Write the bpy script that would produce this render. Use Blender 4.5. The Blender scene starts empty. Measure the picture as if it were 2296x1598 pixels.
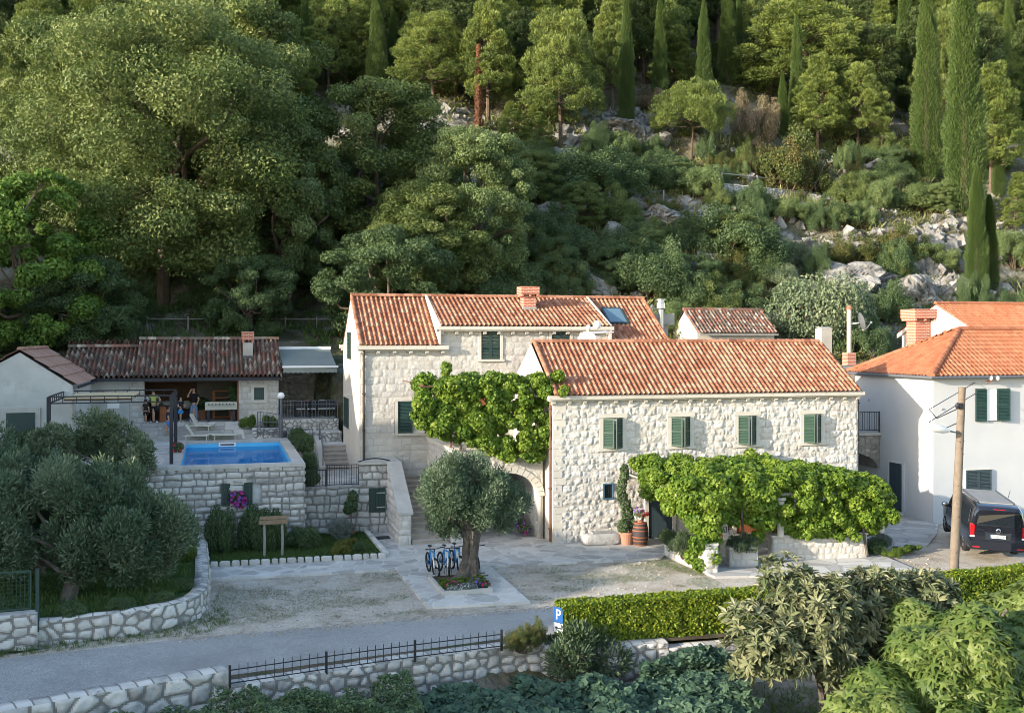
import bpy, math, random
import numpy as np
from mathutils import Vector, Matrix

SC = bpy.context.scene
COL = SC.collection
R = math.radians
RNG = np.random.default_rng(7)
random.seed(7)

# ------------------------------------------------------------------ camera
YAW = math.atan(665 / 2418.0)
CAM = np.array((-13.05, -41.19, 8.25))
cd = bpy.data.cameras.new('camera')
co = bpy.data.objects.new('camera', cd)
COL.objects.link(co)
co.location = CAM
co.rotation_euler = (R(90), 0, -YAW)
cd.sensor_width = 36
cd.lens = 36 * 2418 / 2296
cd.shift_y = -44 / 2296
cd.clip_end = 3000
SC.camera = co

# ------------------------------------------------------------------ light
SUN_EL, SUN_AZ = R(13.5), R(74)          # azimuth measured from the facade normal towards the left
SUND = np.array((-math.sin(SUN_AZ) * math.cos(SUN_EL), -math.cos(SUN_AZ) * math.cos(SUN_EL), math.sin(SUN_EL)))
W = bpy.data.worlds.new('World')
SC.world = W
W.use_nodes = True
nt = W.node_tree
sky = nt.nodes.new('ShaderNodeTexSky')
sky.sky_type = 'NISHITA'
sky.sun_disc = False
sky.sun_elevation = SUN_EL
sky.sun_rotation = math.atan2(SUND[0], SUND[1])
nt.links.new(sky.outputs['Color'], nt.nodes['Background'].inputs['Color'])
nt.nodes['Background'].inputs['Strength'].default_value = 0.15
sl = bpy.data.lights.new('sun', 'SUN')
sl.energy = 3.0
sl.angle = R(0.5)
sl.color = (1.0, 0.88, 0.71)
so = bpy.data.objects.new('sun', sl)
COL.objects.link(so)
so.rotation_euler = Vector(SUND).to_track_quat('Z', 'Y').to_euler()
so.location = (-60, -20, 60)
SC.view_settings.view_transform = 'Standard'
SC.view_settings.look = 'None'
SC.view_settings.exposure = 1.82
SC.view_settings.gamma = 1.0
SC.cycles.max_bounces = 5
SC.cycles.diffuse_bounces = 3
SC.cycles.glossy_bounces = 2
SC.cycles.transmission_bounces = 3
SC.cycles.transparent_max_bounces = 4
SC.cycles.use_denoising = True
SC.cycles.denoising_prefilter = 'ACCURATE'
SC.cycles.filter_width = .9

# ------------------------------------------------------------------ noise
def _lat(ix, iy, seed):
    h = (ix.astype(np.int64) * 374761393 + iy.astype(np.int64) * 668265263 + seed * 974634777) & 0x7fffffff
    h = ((h ^ (h >> 13)) * 1274126177) & 0x7fffffff
    return ((h ^ (h >> 16)) & 0xffff) / 65535.0

def vn(x, y, s, seed=0):
    x = np.asarray(x, float) / s; y = np.asarray(y, float) / s
    ix = np.floor(x); iy = np.floor(y)
    fx = x - ix; fy = y - iy
    fx = fx * fx * (3 - 2 * fx); fy = fy * fy * (3 - 2 * fy)
    a = _lat(ix, iy, seed); b = _lat(ix + 1, iy, seed); c = _lat(ix, iy + 1, seed); d = _lat(ix + 1, iy + 1, seed)
    return (a * (1 - fx) + b * fx) * (1 - fy) + (c * (1 - fx) + d * fx) * fy

def fbm(x, y, s, seed=0, n=3):
    r = 0; a = 1; t = 0
    for i in range(n):
        r = r + a * vn(x, y, s, seed + i * 17); t += a; a *= .5; s *= .5
    return r / t

def sst(a, b, x):
    t = np.clip((x - a) / (b - a), 0, 1)
    return t * t * (3 - 2 * t)

# ------------------------------------------------------------------ objects
def tag(o, label=None, cat=None, group=None, kind=None):
    if label: o['label'] = label
    if cat: o['category'] = cat
    if group: o['group'] = group
    if kind: o['kind'] = kind
    return o

def thing(name, label, cat, loc=(0, 0, 0), rz=0, group=None):
    o = bpy.data.objects.new(name, None)
    o.empty_display_size = .2
    COL.objects.link(o)
    o.location = loc
    o.rotation_euler = (0, 0, rz)
    return tag(o, label, cat, group)

def wloc(o):
    p = np.zeros(3)
    while o is not None:
        p = p + np.array(o.location); o = o.parent
    return p

def copy_tree(o, parent=None):
    c = o.copy(); COL.objects.link(c); c.parent = parent
    for ch in list(o.children):
        copy_tree(ch, c)
    return c

class MB:
    """collects geometry; build() links it as one mesh object"""
    def __init__(s):
        s.v = []; s.n = 0; s.f = {}; s.t = {}; s.m = {}
    def add(s, v, f, t=0.5, m=0.0):
        v = np.asarray(v, float).reshape(-1, 3)
        f = np.asarray(f, int)
        if len(f) == 0: return s
        k = f.shape[1]
        s.v.append(v)
        s.f.setdefault(k, []).append(f + s.n)
        s.t.setdefault(k, []).append(np.broadcast_to(np.asarray(t, float), (len(f),)))
        s.m.setdefault(k, []).append(np.broadcast_to(np.asarray(m, float), (len(f),)))
        s.n += len(v)
        return s
    def quad(s, a, b, c, d, t=.5): return s.add([a, b, c, d], [[0, 1, 2, 3]], t)
    def tri(s, a, b, c, t=.5): return s.add([a, b, c], [[0, 1, 2]], t)
    def box(s, x0, x1, y0, y1, z0, z1, t=.5):
        v = [(x, y, z) for z in (z0, z1) for y in (y0, y1) for x in (x0, x1)]
        return s.add(v, [[0, 2, 3, 1], [4, 5, 7, 6], [0, 1, 5, 4], [2, 6, 7, 3], [0, 4, 6, 2], [1, 3, 7, 5]], t)
    def obox(s, c, ax, ay, az, t=.5):
        """box from centre and three half-axis vectors"""
        c, ax, ay, az = (np.asarray(q, float) for q in (c, ax, ay, az))
        v = [c + i * ax + j * ay + k * az for k in (-1, 1) for j in (-1, 1) for i in (-1, 1)]
        return s.add(v, [[0, 2, 3, 1], [4, 5, 7, 6], [0, 1, 5, 4], [2, 6, 7, 3], [0, 4, 6, 2], [1, 3, 7, 5]], t)
    def bar(s, a, b, w, h=None, up=(0, 0, 1), t=.5):
        a = np.asarray(a, float); b = np.asarray(b, float); h = h or w
        d = b - a; L = np.linalg.norm(d); d = d / L
        u = np.asarray(up, float)
        if abs(d @ u) > .98: u = np.array((1., 0, 0))
        x = np.cross(d, u); x /= np.linalg.norm(x); y = np.cross(x, d)
        return s.obox((a + b) / 2, d * L / 2, x * w / 2, y * h / 2, t)
    def prism(s, poly, z0, z1, t=.5):
        n = len(poly)
        v = [(p[0], p[1], z0) for p in poly] + [(p[0], p[1], z1) for p in poly]
        s.add(v, [[i, (i + 1) % n, n + (i + 1) % n, n + i] for i in range(n)], t)
        return s.add(v, [list(range(n))[::-1], [n + i for i in range(n)]], t)
    def extr(s, poly3, d, t=.5):
        n = len(poly3); p = np.asarray(poly3, float); d = np.asarray(d, float)
        v = np.concatenate([p, p + d])
        s.add(v, [[i, (i + 1) % n, n + (i + 1) % n, n + i] for i in range(n)], t)
        return s.add(v, [list(range(n))[::-1], [n + i for i in range(n)]], t)
    def tube(s, pts, rad, n=8, caps=True, t=.5):
        p = np.asarray(pts, float); k = len(p)
        r = np.broadcast_to(np.asarray(rad, float), (k,))
        tg = np.gradient(p, axis=0); tg /= np.linalg.norm(tg, axis=1)[:, None] + 1e-9
        ref = np.array((0, 0, 1.)) if abs(tg[0][2]) < .9 else np.array((1., 0, 0))
        rings = []
        for i in range(k):
            x = np.cross(tg[i], ref); x /= np.linalg.norm(x) + 1e-9
            y = np.cross(x, tg[i]); ref = np.cross(tg[i], x) * -1
            ref = y
            a = np.arange(n) * 2 * math.pi / n
            rings.append(p[i] + r[i] * (np.cos(a)[:, None] * x + np.sin(a)[:, None] * y))
        v = np.concatenate(rings)
        f = [[i * n + j, i * n + (j + 1) % n, (i + 1) * n + (j + 1) % n, (i + 1) * n + j] for i in range(k - 1) for j in range(n)]
        s.add(v, f, t)
        if caps:
            s.add(rings[0], [list(range(n))[::-1]], t); s.add(rings[-1], [list(range(n))], t)
        return s
    def lathe(s, c, prof, n=16, t=.5, ax=(0, 0, 1)):
        c = np.asarray(c, float); ax = np.asarray(ax, float)
        q = Vector(ax).to_track_quat('Z', 'Y').to_matrix()
        q = np.array(q)
        a = np.arange(n) * 2 * math.pi / n
        v = []
        for r, z in prof:
            ring = np.stack([r * np.cos(a), r * np.sin(a), np.full(n, z)], 1)
            v.append(ring @ q.T + c)
        k = len(prof)
        f = [[i * n + j, i * n + (j + 1) % n, (i + 1) * n + (j + 1) % n, (i + 1) * n + j] for i in range(k - 1) for j in range(n)]
        s.add(np.concatenate(v), f, t)
        if prof[0][0] > 1e-4: s.add(v[0], [list(range(n))[::-1]], t)
        if prof[-1][0] > 1e-4: s.add(v[-1], [list(range(n))], t)
        return s
    def ball(s, c, r, n=12, t=.5, noise=0, seed=0):
        c = np.asarray(c, float); r = np.broadcast_to(np.asarray(r, float), (3,))
        th = np.linspace(0, math.pi, n // 2 + 1); ph = np.arange(n) * 2 * math.pi / n
        T, P = np.meshgrid(th, ph, indexing='ij')
        d = np.stack([np.sin(T) * np.cos(P), np.sin(T) * np.sin(P), np.cos(T)], -1).reshape(-1, 3)
        k = 1.0
        if noise:
            k = 1 + noise * (fbm(d[:, 0] * 3 + d[:, 2] * 2 + 9, d[:, 1] * 3 - d[:, 2] + 5, 1.2, seed) - .5)[:, None] * 2
        m = n // 2 + 1
        f = [[i * n + j, (i + 1) * n + j, (i + 1) * n + (j + 1) % n, i * n + (j + 1) % n] for i in range(m - 1) for j in range(n)]
        return s.add(c + d * r * k, f, t)
    def build(s, name, mat, parent=None, smooth=False, loc=None):
        v = np.concatenate(s.v) if s.v else np.zeros((0, 3))
        off = np.zeros(3)
        if parent is not None:
            off = wloc(parent)
        elif loc is not None:
            off = np.array(loc, float)
        v = v - off
        me = bpy.data.meshes.new(name)
        F = []; T = []; Mm = []; ls = []; lt = []; p = 0
        for k in sorted(s.f):
            f = np.concatenate(s.f[k])
            F.append(f.ravel()); n = len(f)
            ls.append(p + np.arange(n) * k); lt.append(np.full(n, k)); p += n * k
            T.append(np.concatenate(s.t[k])); Mm.append(np.concatenate(s.m[k]))
        F = np.concatenate(F); ls = np.concatenate(ls); lt = np.concatenate(lt)
        me.vertices.add(len(v)); me.vertices.foreach_set('co', v.astype(np.float32).ravel())
        me.loops.add(len(F)); me.loops.foreach_set('vertex_index', F.astype(np.int32))
        me.polygons.add(len(ls)); me.polygons.foreach_set('loop_start', ls.astype(np.int32))
        me.polygons.foreach_set('loop_total', lt.astype(np.int32))
        a = me.attributes.new('tint', 'FLOAT', 'FACE'); a.data.foreach_set('value', np.concatenate(T).astype(np.float32))
        mm = np.concatenate(Mm)
        me.polygons.foreach_set('use_smooth', np.full(len(ls), bool(smooth or (mm.any() and len(ls) > 800))))
        if mm.any():
            a = me.attributes.new('joint', 'FLOAT', 'FACE'); a.data.foreach_set('value', mm.astype(np.float32))
        me.update(calc_edges=True)
        me.materials.append(mat)
        o = bpy.data.objects.new(name, me)
        COL.objects.link(o)
        if parent is not None: o.parent = parent
        elif loc is not None: o.location = loc
        return o

# ------------------------------------------------------------------ materials
def lin(c):  # sRGB 0-255 -> linear
    return tuple(((x / 255) / 12.92 if x <= 10 else (((x / 255) + .055) / 1.055) ** 2.4) for x in c)

def vmat(name, cols, nscale=2.0, namt=.5, attr=True, rough=.85, bump=None, joint=None, metal=0, transl=0,
         stain=None, spec=.3, det=4, coat=0, wave=None):
    """procedural material: colour ramp driven by a per-face random tint and by noise"""
    m = bpy.data.materials.new(name); m.use_nodes = True
    t = m.node_tree; N = t.nodes; L = t.links
    b = N['Principled BSDF']
    b.inputs['Roughness'].default_value = rough
    b.inputs['Metallic'].default_value = metal
    b.inputs['Specular IOR Level'].default_value = spec
    if coat: b.inputs['Coat Weight'].default_value = coat; b.inputs['Coat Roughness'].default_value = .05
    tc = N.new('ShaderNodeTexCoord')
    nz = N.new('ShaderNodeTexNoise'); nz.inputs['Scale'].default_value = nscale; nz.inputs['Detail'].default_value = det
    L.new(tc.outputs['Object'], nz.inputs['Vector'])
    mr = N.new('ShaderNodeMapRange'); mr.inputs['From Min'].default_value = .28; mr.inputs['From Max'].default_value = .72
    L.new(nz.outputs['Fac'], mr.inputs['Value'])
    fac = mr.outputs['Result']
    if attr:
        at = N.new('ShaderNodeAttribute'); at.attribute_name = 'tint'
        mx = N.new('ShaderNodeMix'); mx.inputs['Factor'].default_value = namt
        L.new(at.outputs['Fac'], mx.inputs[2]); L.new(fac, mx.inputs[3])
        fac = mx.outputs[0]
    cr = N.new('ShaderNodeValToRGB')
    el = cr.color_ramp.elements
    for i, c in enumerate(cols):
        p = i / max(1, len(cols) - 1)
        e = el[i] if i < 2 else el.new(p)
        e.position = p; e.color = (*c, 1)
    if len(cols) == 1: el[1].color = (*cols[0], 1)
    srt = sorted([(i / max(1, len(cols) - 1), c) for i, c in enumerate(cols)])
    for e, (p, c) in zip(sorted(el, key=lambda q: q.position), srt): e.position = p; e.color = (*c, 1)
    L.new(fac, cr.inputs['Fac'])
    out = cr.outputs['Color']
    if stain:                                   # (scale, colour, threshold): dirt patches with a shape of their own
        n2 = N.new('ShaderNodeTexNoise'); n2.inputs['Scale'].default_value = stain[0]; n2.inputs['Detail'].default_value = 6
        n2.inputs['Roughness'].default_value = .65
        L.new(tc.outputs['Object'], n2.inputs['Vector'])
        r2 = N.new('ShaderNodeMapRange'); r2.inputs['From Min'].default_value = stain[2]; r2.inputs['From Max'].default_value = stain[2] + .14
        r2.inputs['To Max'].default_value = stain[3] if len(stain) > 3 else .8
        L.new(n2.outputs['Fac'], r2.inputs['Value'])
        m2 = N.new('ShaderNodeMix'); m2.data_type = 'RGBA'
        L.new(r2.outputs['Result'], m2.inputs[0]); L.new(out, m2.inputs[6]); m2.inputs[7].default_value = (*stain[1], 1)
        out = m2.outputs[2]
    if joint:
        aj = N.new('ShaderNodeAttribute'); aj.attribute_name = 'joint'
        m3 = N.new('ShaderNodeMix'); m3.data_type = 'RGBA'
        L.new(aj.outputs['Fac'], m3.inputs[0]); L.new(out, m3.inputs[6]); m3.inputs[7].default_value = (*joint, 1)
        out = m3.outputs[2]
    L.new(out, b.inputs['Base Color'])
    if bump:
        n3 = N.new('ShaderNodeTexNoise'); n3.inputs['Scale'].default_value = bump[0]; n3.inputs['Detail'].default_value = 5
        n3.inputs['Roughness'].default_value = .7
        L.new(tc.outputs['Object'], n3.inputs['Vector'])
        bp = N.new('ShaderNodeBump'); bp.inputs['Strength'].default_value = bump[1]; bp.inputs['Distance'].default_value = bump[2] if len(bump) > 2 else .03
        L.new(n3.outputs['Fac'], bp.inputs['Height']); L.new(bp.outputs['Normal'], b.inputs['Normal'])
    if transl:
        tr = N.new('ShaderNodeBsdfTranslucent'); ms = N.new('ShaderNodeMixShader'); ms.inputs['Fac'].default_value = transl
        L.new(out, tr.inputs['Color']); L.new(b.outputs[0], ms.inputs[1]); L.new(tr.outputs[0], ms.inputs[2])
        L.new(ms.outputs[0], N['Material Output'].inputs['Surface'])
    return m

def glass_mat(name, col, rough=.08):
    return vmat(name, [col], attr=False, rough=rough, spec=.8)

# ------------------------------------------------------------------ generators
def frame_from(P0, U, V):
    P0, U, V = (np.asarray(q, float) for q in (P0, U, V))
    U = U / np.linalg.norm(U); V = V / np.linalg.norm(V)
    N = np.cross(U, V); N /= np.linalg.norm(N)
    return P0, U, V, N

def masonry(kind, cw, ch, amp, seed, H, rough=.6, round_=.05, mort=.02, wob=.03):
    """returns fn(u,v) -> height, tint, joint for coursed blocks or rubble"""
    rg = np.random.default_rng(seed)
    if kind == 'coursed':
        n = int(H / ch) + 4
        vb = np.concatenate([[-.3], -.3 + np.cumsum(ch * rg.uniform(.8, 1.2, n))])
        rows = [np.concatenate([[-1 - rg.uniform(0, cw)], -1 + np.cumsum(cw * rg.uniform(.55, 1.5, int(80 / cw)))]) for _ in range(n + 1)]
        def fn(u, v):
            uu = u + wob * (fbm(u, v, .35, seed) - .5) * 2
            vv = v + wob * (fbm(u, v, .45, seed + 5) - .5) * 2
            r = np.clip(np.searchsorted(vb, vv) - 1, 0, n - 1)
            e = np.zeros_like(uu); idx = np.zeros(uu.shape, int)
            for k in np.unique(r):
                q = r == k; b = rows[k]
                j = np.clip(np.searchsorted(b, uu[q]) - 1, 0, len(b) - 2)
                du = np.minimum(uu[q] - b[j], b[j + 1] - uu[q])
                dv = np.minimum(vv[q] - vb[k], vb[k + 1] - vv[q])
                e[q] = 1 / np.sqrt(1 / np.maximum(du, 1e-4) ** 2 + 1 / np.maximum(dv, 1e-4) ** 2)
                idx[q] = j
            t = _lat(idx, r, seed + 3); t2 = _lat(idx, r, seed + 9)
            return fin(u, v, e, t, t2)
    else:
        def fn(u, v):
            uu = u / cw + .25 * (fbm(u, v, .5, seed) - .5); vv = v / ch + .25 * (fbm(u, v, .5, seed + 5) - .5)
            ix = np.floor(uu); iy = np.floor(vv)
            f1 = np.full(uu.shape, 9.); f2 = np.full(uu.shape, 9.); t = np.zeros(uu.shape); t2 = np.zeros(uu.shape)
            for a in (-2, -1, 0, 1, 2):
                for b in (-2, -1, 0, 1, 2):
                    sx = ix + a + .12 + .76 * _lat(ix + a, iy + b, seed); sy = iy + b + .12 + .76 * _lat(ix + a, iy + b, seed + 1)
                    d = np.hypot(uu - sx, vv - sy) * (1 + .25 * (_lat(ix + a, iy + b, seed + 4) - .5))
                    c = d < f1
                    f2 = np.where(c, f1, np.minimum(f2, d)); f1 = np.where(c, d, f1)
                    t = np.where(c, _lat(ix + a, iy + b, seed + 2), t); t2 = np.where(c, _lat(ix + a, iy + b, seed + 6), t2)
            return fin(u, v, (f2 - f1) * .5 * min(cw, ch), t, t2)
    def fin(u, v, e, t, t2):
        p = sst(mort * .6, mort * .6 + round_, e)
        h = amp * p * (.45 + .55 * t2) + amp * rough * p * (fbm(u * 1.0, v, .16, seed + 31, 3) - .5) * 2
        j = 1 - sst(mort * .5, mort * 1.3, e)
        return h, np.clip(.5 + .9 * (t - .5) + .35 * (fbm(u, v, .12, seed + 40) - .5), 0, 1), j
    return fn

def stone_panel(mb, P0, U, V, L, H, fn, res=.05, holes=(), keep=None, u0=0., edge=.03):
    """rock faced wall skin: P0 lower left, U along, V up, skin grows to the U x V side"""
    P0, U, V, N = frame_from(P0, U, V)
    nu = max(2, int(L / res)); nv = max(2, int(H / res))
    gu = np.linspace(0, L, nu + 1); gv = np.linspace(0, H, nv + 1)
    A, B = np.meshgrid(gu, gv)
    h, _, _ = fn(A + u0, B)
    ed = np.minimum.reduce([A, L - A, B + 99, H - B])
    h = h * sst(0, edge, ed) - .02 * (1 - sst(0, edge, ed))
    pos = P0 + A[..., None] * U + B[..., None] * V + h[..., None] * N
    ca, cb = (A[:-1, :-1] + A[1:, 1:]) / 2, (B[:-1, :-1] + B[1:, 1:]) / 2
    _, t, j = fn(ca + u0, cb)
    ok = np.ones(ca.shape, bool)
    for (a, b, c, d) in holes: ok &= ~((ca > a) & (ca < b) & (cb > c) & (cb < d))
    if keep is not None: ok &= keep(ca, cb)
    i = np.arange((nu + 1) * (nv + 1)).reshape(nv + 1, nu + 1)
    f = np.stack([i[:-1, :-1], i[:-1, 1:], i[1:, 1:], i[1:, :-1]], -1)[ok]
    mb.add(pos.reshape(-1, 3), f, t[ok], j[ok])

def path_panel(mb, path, z0f, z1f, fn, res=.05, side=1, u0=0.):
    """stone skin along a ground polyline (curved walls); path Nx2, heights as functions of arclength"""
    p = np.asarray(path, float); seg = np.linalg.norm(np.diff(p, axis=0), axis=1); s = np.concatenate([[0], np.cumsum(seg)])
    L = s[-1]; nu = int(L / res); gu = np.linspace(0, L, nu + 1)
    x = np.interp(gu, s, p[:, 0]); y = np.interp(gu, s, p[:, 1])
    tx = np.gradient(x); ty = np.gradient(y); k = np.hypot(tx, ty); nx, ny = ty / k * side, -tx / k * side
    z0 = z0f(gu); z1 = z1f(gu); H = float(np.max(z1 - z0)); nv = max(2, int(H / res))
    w = np.linspace(0, 1, nv + 1)
    A = np.broadcast_to(gu, (nv + 1, nu + 1)); Z = z0 + w[:, None] * (z1 - z0)
    h, _, _ = fn(A + u0, Z)
    ed = (1 - w)[:, None] * (z1 - z0); h = h * sst(0, .05, ed)
    pos = np.stack([x + nx * h, y + ny * h, Z], -1)
    ca, cb = (A[:-1, :-1] + A[1:, 1:]) / 2, (Z[:-1, :-1] + Z[1:, 1:]) / 2
    _, t, j = fn(ca + u0, cb)
    i = np.arange((nu + 1) * (nv + 1)).reshape(nv + 1, nu + 1)
    f = np.stack([i[:-1, :-1], i[:-1, 1:], i[1:, 1:], i[1:, :-1]], -1).reshape(-1, 4)
    if side < 0: f = f[:, ::-1]
    mb.add(pos.reshape(-1, 3), f, t.ravel(), j.ravel())
    return gu, x, y, nx, ny

def tile_roof(mb, A, B, D, per=.2, course=.38, h=.045, lip=.03, seed=0, keep=None, jit=0., flat=False, tjit=1.):
    """tiled slope: A->B along the eave, A->D up the slope"""
    A = np.asarray(A, float); U = np.asarray(B, float) - A; V = np.asarray(D, float) - A
    L = np.linalg.norm(U); S0 = np.linalg.norm(V)
    sh = (V @ U) / L                                     # shear when rake is not square to the eave
    Vp = V - U / L * sh; S = np.linalg.norm(Vp)
    P0, U, V, N = frame_from(A, U, Vp)
    nc = max(1, round(L / per)); per = L / nc; nr = max(1, round(S / course)); course = S / nr
    k = 6
    gu = np.arange(nc * k + 1) * per / k
    gs = np.concatenate([[i * course + .002, i * course + course * .5, (i + 1) * course - .002] for i in range(nr)])
    X, Y = np.meshgrid(gu, gs)
    ci = np.minimum(np.floor(X / per + 1e-6), nc - 1); ri = np.floor(Y / course)
    ph = X / per - ci
    fr = Y / course - ri
    j1 = (_lat(ci, ri, seed) - .5) * jit; j2 = (_lat(ci, ci * 0, seed + 1) - .5) * jit
    if flat:
        Z = h * .35 * np.where((ph > .1) & (ph < .4), 1, 0) + h * .35 * np.where((ph > .6) & (ph < .9), 1, 0)
    else:
        Z = h * np.clip(np.sin((ph + j2 * .5) * 2 * math.pi - .6) + .25, -.55, 1.2)
    Z = Z + lip * (1 - fr) + j1 * .12
    pos = P0 + (X + Y / S * sh)[..., None] * U + Y[..., None] * V + Z[..., None] * N
    cu = (X[:-1, :-1] + X[1:, 1:]) / 2; cs = (Y[:-1, :-1] + Y[1:, 1:]) / 2
    t = _lat(np.floor(cu / per + .12), np.floor(cs / course - .01), seed + 7)
    t = .5 + (t - .5) * tjit
    ok = np.ones(cu.shape, bool)
    if keep is not None: ok &= keep(cu + cs / S * sh, cs)
    i = np.arange(X.size).reshape(X.shape)
    f = np.stack([i[:-1, :-1], i[:-1, 1:], i[1:, 1:], i[1:, :-1]], -1)[ok]
    mb.add(pos.reshape(-1, 3), f, t[ok])

def ridge_tiles(mb, a, b, r=.11, step=.4, seed=0):
    a = np.asarray(a, float); b = np.asarray(b, float); d = b - a; L = np.linalg.norm(d); d /= L
    n = max(1, round(L / step)); x = np.cross(d, (0, 0, 1)); x /= np.linalg.norm(x); y = np.cross(x, d)
    for i in range(n):
        r0, r1 = r * 1.12, r * .95
        ang = np.linspace(-.15, math.pi + .15, 8)
        p = a + d * (L * i / n); q = a + d * (L * (i + 1) / n + .03)
        v = np.concatenate([p + r0 * (np.cos(ang)[:, None] * x + np.sin(ang)[:, None] * y), q + r1 * (np.cos(ang)[:, None] * x + np.sin(ang)[:, None] * y)])
        f = [[j, j + 1, 9 + j, 8 + j] for j in range(7)]
        mb.add(v, f, float(_lat(np.array([i]), np.array([seed]), 3)[0]))
        mb.add(v[:8], [list(range(8))[::-1]], .4)
# ------------------------------------------------------------------ palette
MT = {}
MT['stone'] = vmat('cream_stone', [(.38, .345, .305), (.50, .475, .435), (.57, .545, .51), (.53, .505, .475)], 3, .35, bump=(14, .8, .04), joint=(.46, .42, .37), rough=.9, stain=(1.3, (.52, .40, .28), .60, .45))
MT['stone2'] = vmat('pale_ashlar', [(.40, .37, .33), (.50, .475, .435), (.56, .535, .495)], 3, .35, bump=(15, .7, .04), joint=(.43, .40, .355), rough=.9, stain=(1.0, (.45, .37, .28), .62, .4))
MT['stone_grey'] = vmat('weathered_stone', [(.17, .165, .16), (.40, .39, .37), (.55, .53, .50), (.60, .58, .54)], 2.5, .35, bump=(14, .6, .04), joint=(.20, .19, .175), rough=.95, stain=(1.6, (.11, .11, .105), .56, .7))
MT['stone_dark'] = vmat('dark_rubble', [(.13, .12, .105), (.26, .24, .21), (.38, .35, .31)], 2.5, .35, bump=(14, .6, .04), joint=(.22, .20, .175), rough=.95)  # darker, browner rubble than the other stones
MT['dressed'] = vmat('dressed_limestone', [(.48, .44, .38), (.57, .54, .48)], 2.5, .7, bump=(30, .25, .01), rough=.85, stain=(2.2, (.40, .35, .29), .60, .4))
MT['coping'] = vmat('grey_coping', [(.36, .345, .32), (.52, .50, .46)], 2.2, .6, bump=(25, .25, .01), rough=.85, stain=(1.7, (.30, .28, .25), .58, .5))
MT['render'] = vmat('cream_render', [(.48, .44, .38), (.55, .51, .45)], 1.4, .7, bump=(40, .12, .01), rough=.9, stain=(.7, (.52, .46, .38), .62, .4))
MT['plaster'] = vmat('grey_plaster', [(.38, .39, .37), (.52, .52, .50)], 1.2, .8, bump=(30, .15, .01), rough=.9, stain=(1.1, (.22, .22, .21), .58, .5))
MT['white'] = vmat('white_paint', [(.45, .46, .475), (.51, .515, .52)], .8, .8, bump=(50, .08, .006), rough=.8, stain=(.45, (.46, .46, .44), .60, .5))
MT['tile'] = vmat('terracotta_tile', [(.14, .055, .032), (.26, .105, .058), (.33, .145, .085), (.44, .235, .15), (.29, .12, .068)], 5, .3, bump=(30, .2, .01), rough=.8, stain=(1.2, (.20, .10, .07), .60, .55))
MT['tile_orange'] = vmat('orange_tile', [(.24, .085, .042), (.33, .125, .065), (.39, .165, .09)], 5, .35, bump=(30, .2, .01), rough=.8, stain=(1.0, (.30, .12, .06), .62, .4))
MT['tile_old'] = vmat('old_barrel_tile', [(.055, .047, .042), (.15, .09, .068), (.26, .115, .085), (.10, .08, .065), (.27, .21, .165), (.52, .45, .36)], 6, .22, bump=(22, .4, .02), rough=.95, stain=(3.5, (.065, .058, .05), .56, .65))
MT['tile_brown'] = vmat('brown_flat_tile', [(.25, .13, .10), (.36, .20, .15), (.42, .30, .24)], 5, .35, bump=(30, .2, .01), rough=.9)
MT['brick'] = None
MT['green'] = vmat('dark_green_paint', [(.012, .035, .032), (.018, .05, .045)], 3, .7, rough=.45, spec=.5)
MT['green_lit'] = vmat('sunlit_green_paint', [(.012, .042, .03), (.017, .055, .037)], 3, .7, rough=.45, spec=.5)  # lit copy of the dark green, sunlight put into its colour
MT['blue_door'] = vmat('blue_grey_paint', [(.03, .05, .06), (.045, .065, .075)], 3, .7, rough=.5)
MT['iron'] = vmat('dark_iron', [(.022, .024, .03), (.04, .042, .05)], 6, .7, rough=.5, metal=.3)
MT['iron_grey'] = vmat('grey_painted_iron', [(.10, .11, .125), (.14, .15, .165)], 6, .7, rough=.5, metal=.2)
MT['copper'] = vmat('brown_pipe', [(.16, .085, .055), (.22, .12, .08)], 3, .8, rough=.5, metal=.3)
MT['steel'] = vmat('bright_steel', [(.5, .5, .5), (.6, .6, .6)], 3, .8, rough=.3, metal=.9)
MT['concrete'] = vmat('concrete', [(.30, .28, .25), (.46, .43, .38)], 2, .7, bump=(25, .3, .01), rough=.95, stain=(2.5, (.2, .19, .17), .58, .5))
MT['wood'] = vmat('weathered_wood', [(.20, .135, .085), (.33, .24, .16)], 6, .6, bump=(20, .3, .01), rough=.9)
MT['wood_grey'] = vmat('silver_grey_wood', [(.20, .19, .175), (.36, .34, .31)], 6, .6, bump=(20, .3, .01), rough=.9)
MT['wood_red'] = vmat('reddish_wood', [(.17, .06, .03), (.28, .10, .045)], 5, .6, rough=.7)
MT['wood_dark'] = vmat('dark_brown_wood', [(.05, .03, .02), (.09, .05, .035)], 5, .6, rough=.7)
MT['dark'] = vmat('dark_interior', [(.012, .012, .012), (.02, .02, .02)], 3, .5, attr=False, rough=.9)
MT['bark'] = vmat('tree_bark', [(.06, .045, .035), (.16, .12, .09)], 5, .6, bump=(9, .9, .06), rough=1)
MT['bark_grey'] = vmat('olive_bark', [(.06, .05, .042), (.17, .15, .125)], 5, .6, bump=(8, 1.0, .08), rough=1)
MT['whiteplastic'] = vmat('white_plastic', [(.78, .78, .77), (.82, .82, .81)], 2, .8, rough=.4)
MT['slab_edge'] = vmat('grey_kerb', [(.22, .215, .21), (.34, .33, .32)], 3, .7, bump=(20, .3, .01), rough=.95)
MT['terracotta'] = vmat('terracotta_pot', [(.30, .14, .09), (.40, .20, .14)], 4, .7, rough=.85)
MT['canvas'] = vmat('grey_green_canvas', [(.24, .27, .255), (.29, .32, .30)], 1.5, .8, rough=.9, transl=.2)
MT['skin'] = vmat('skin', [(.42, .24, .16), (.48, .28, .19)], 5, .8, attr=False, rough=.6)
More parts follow.
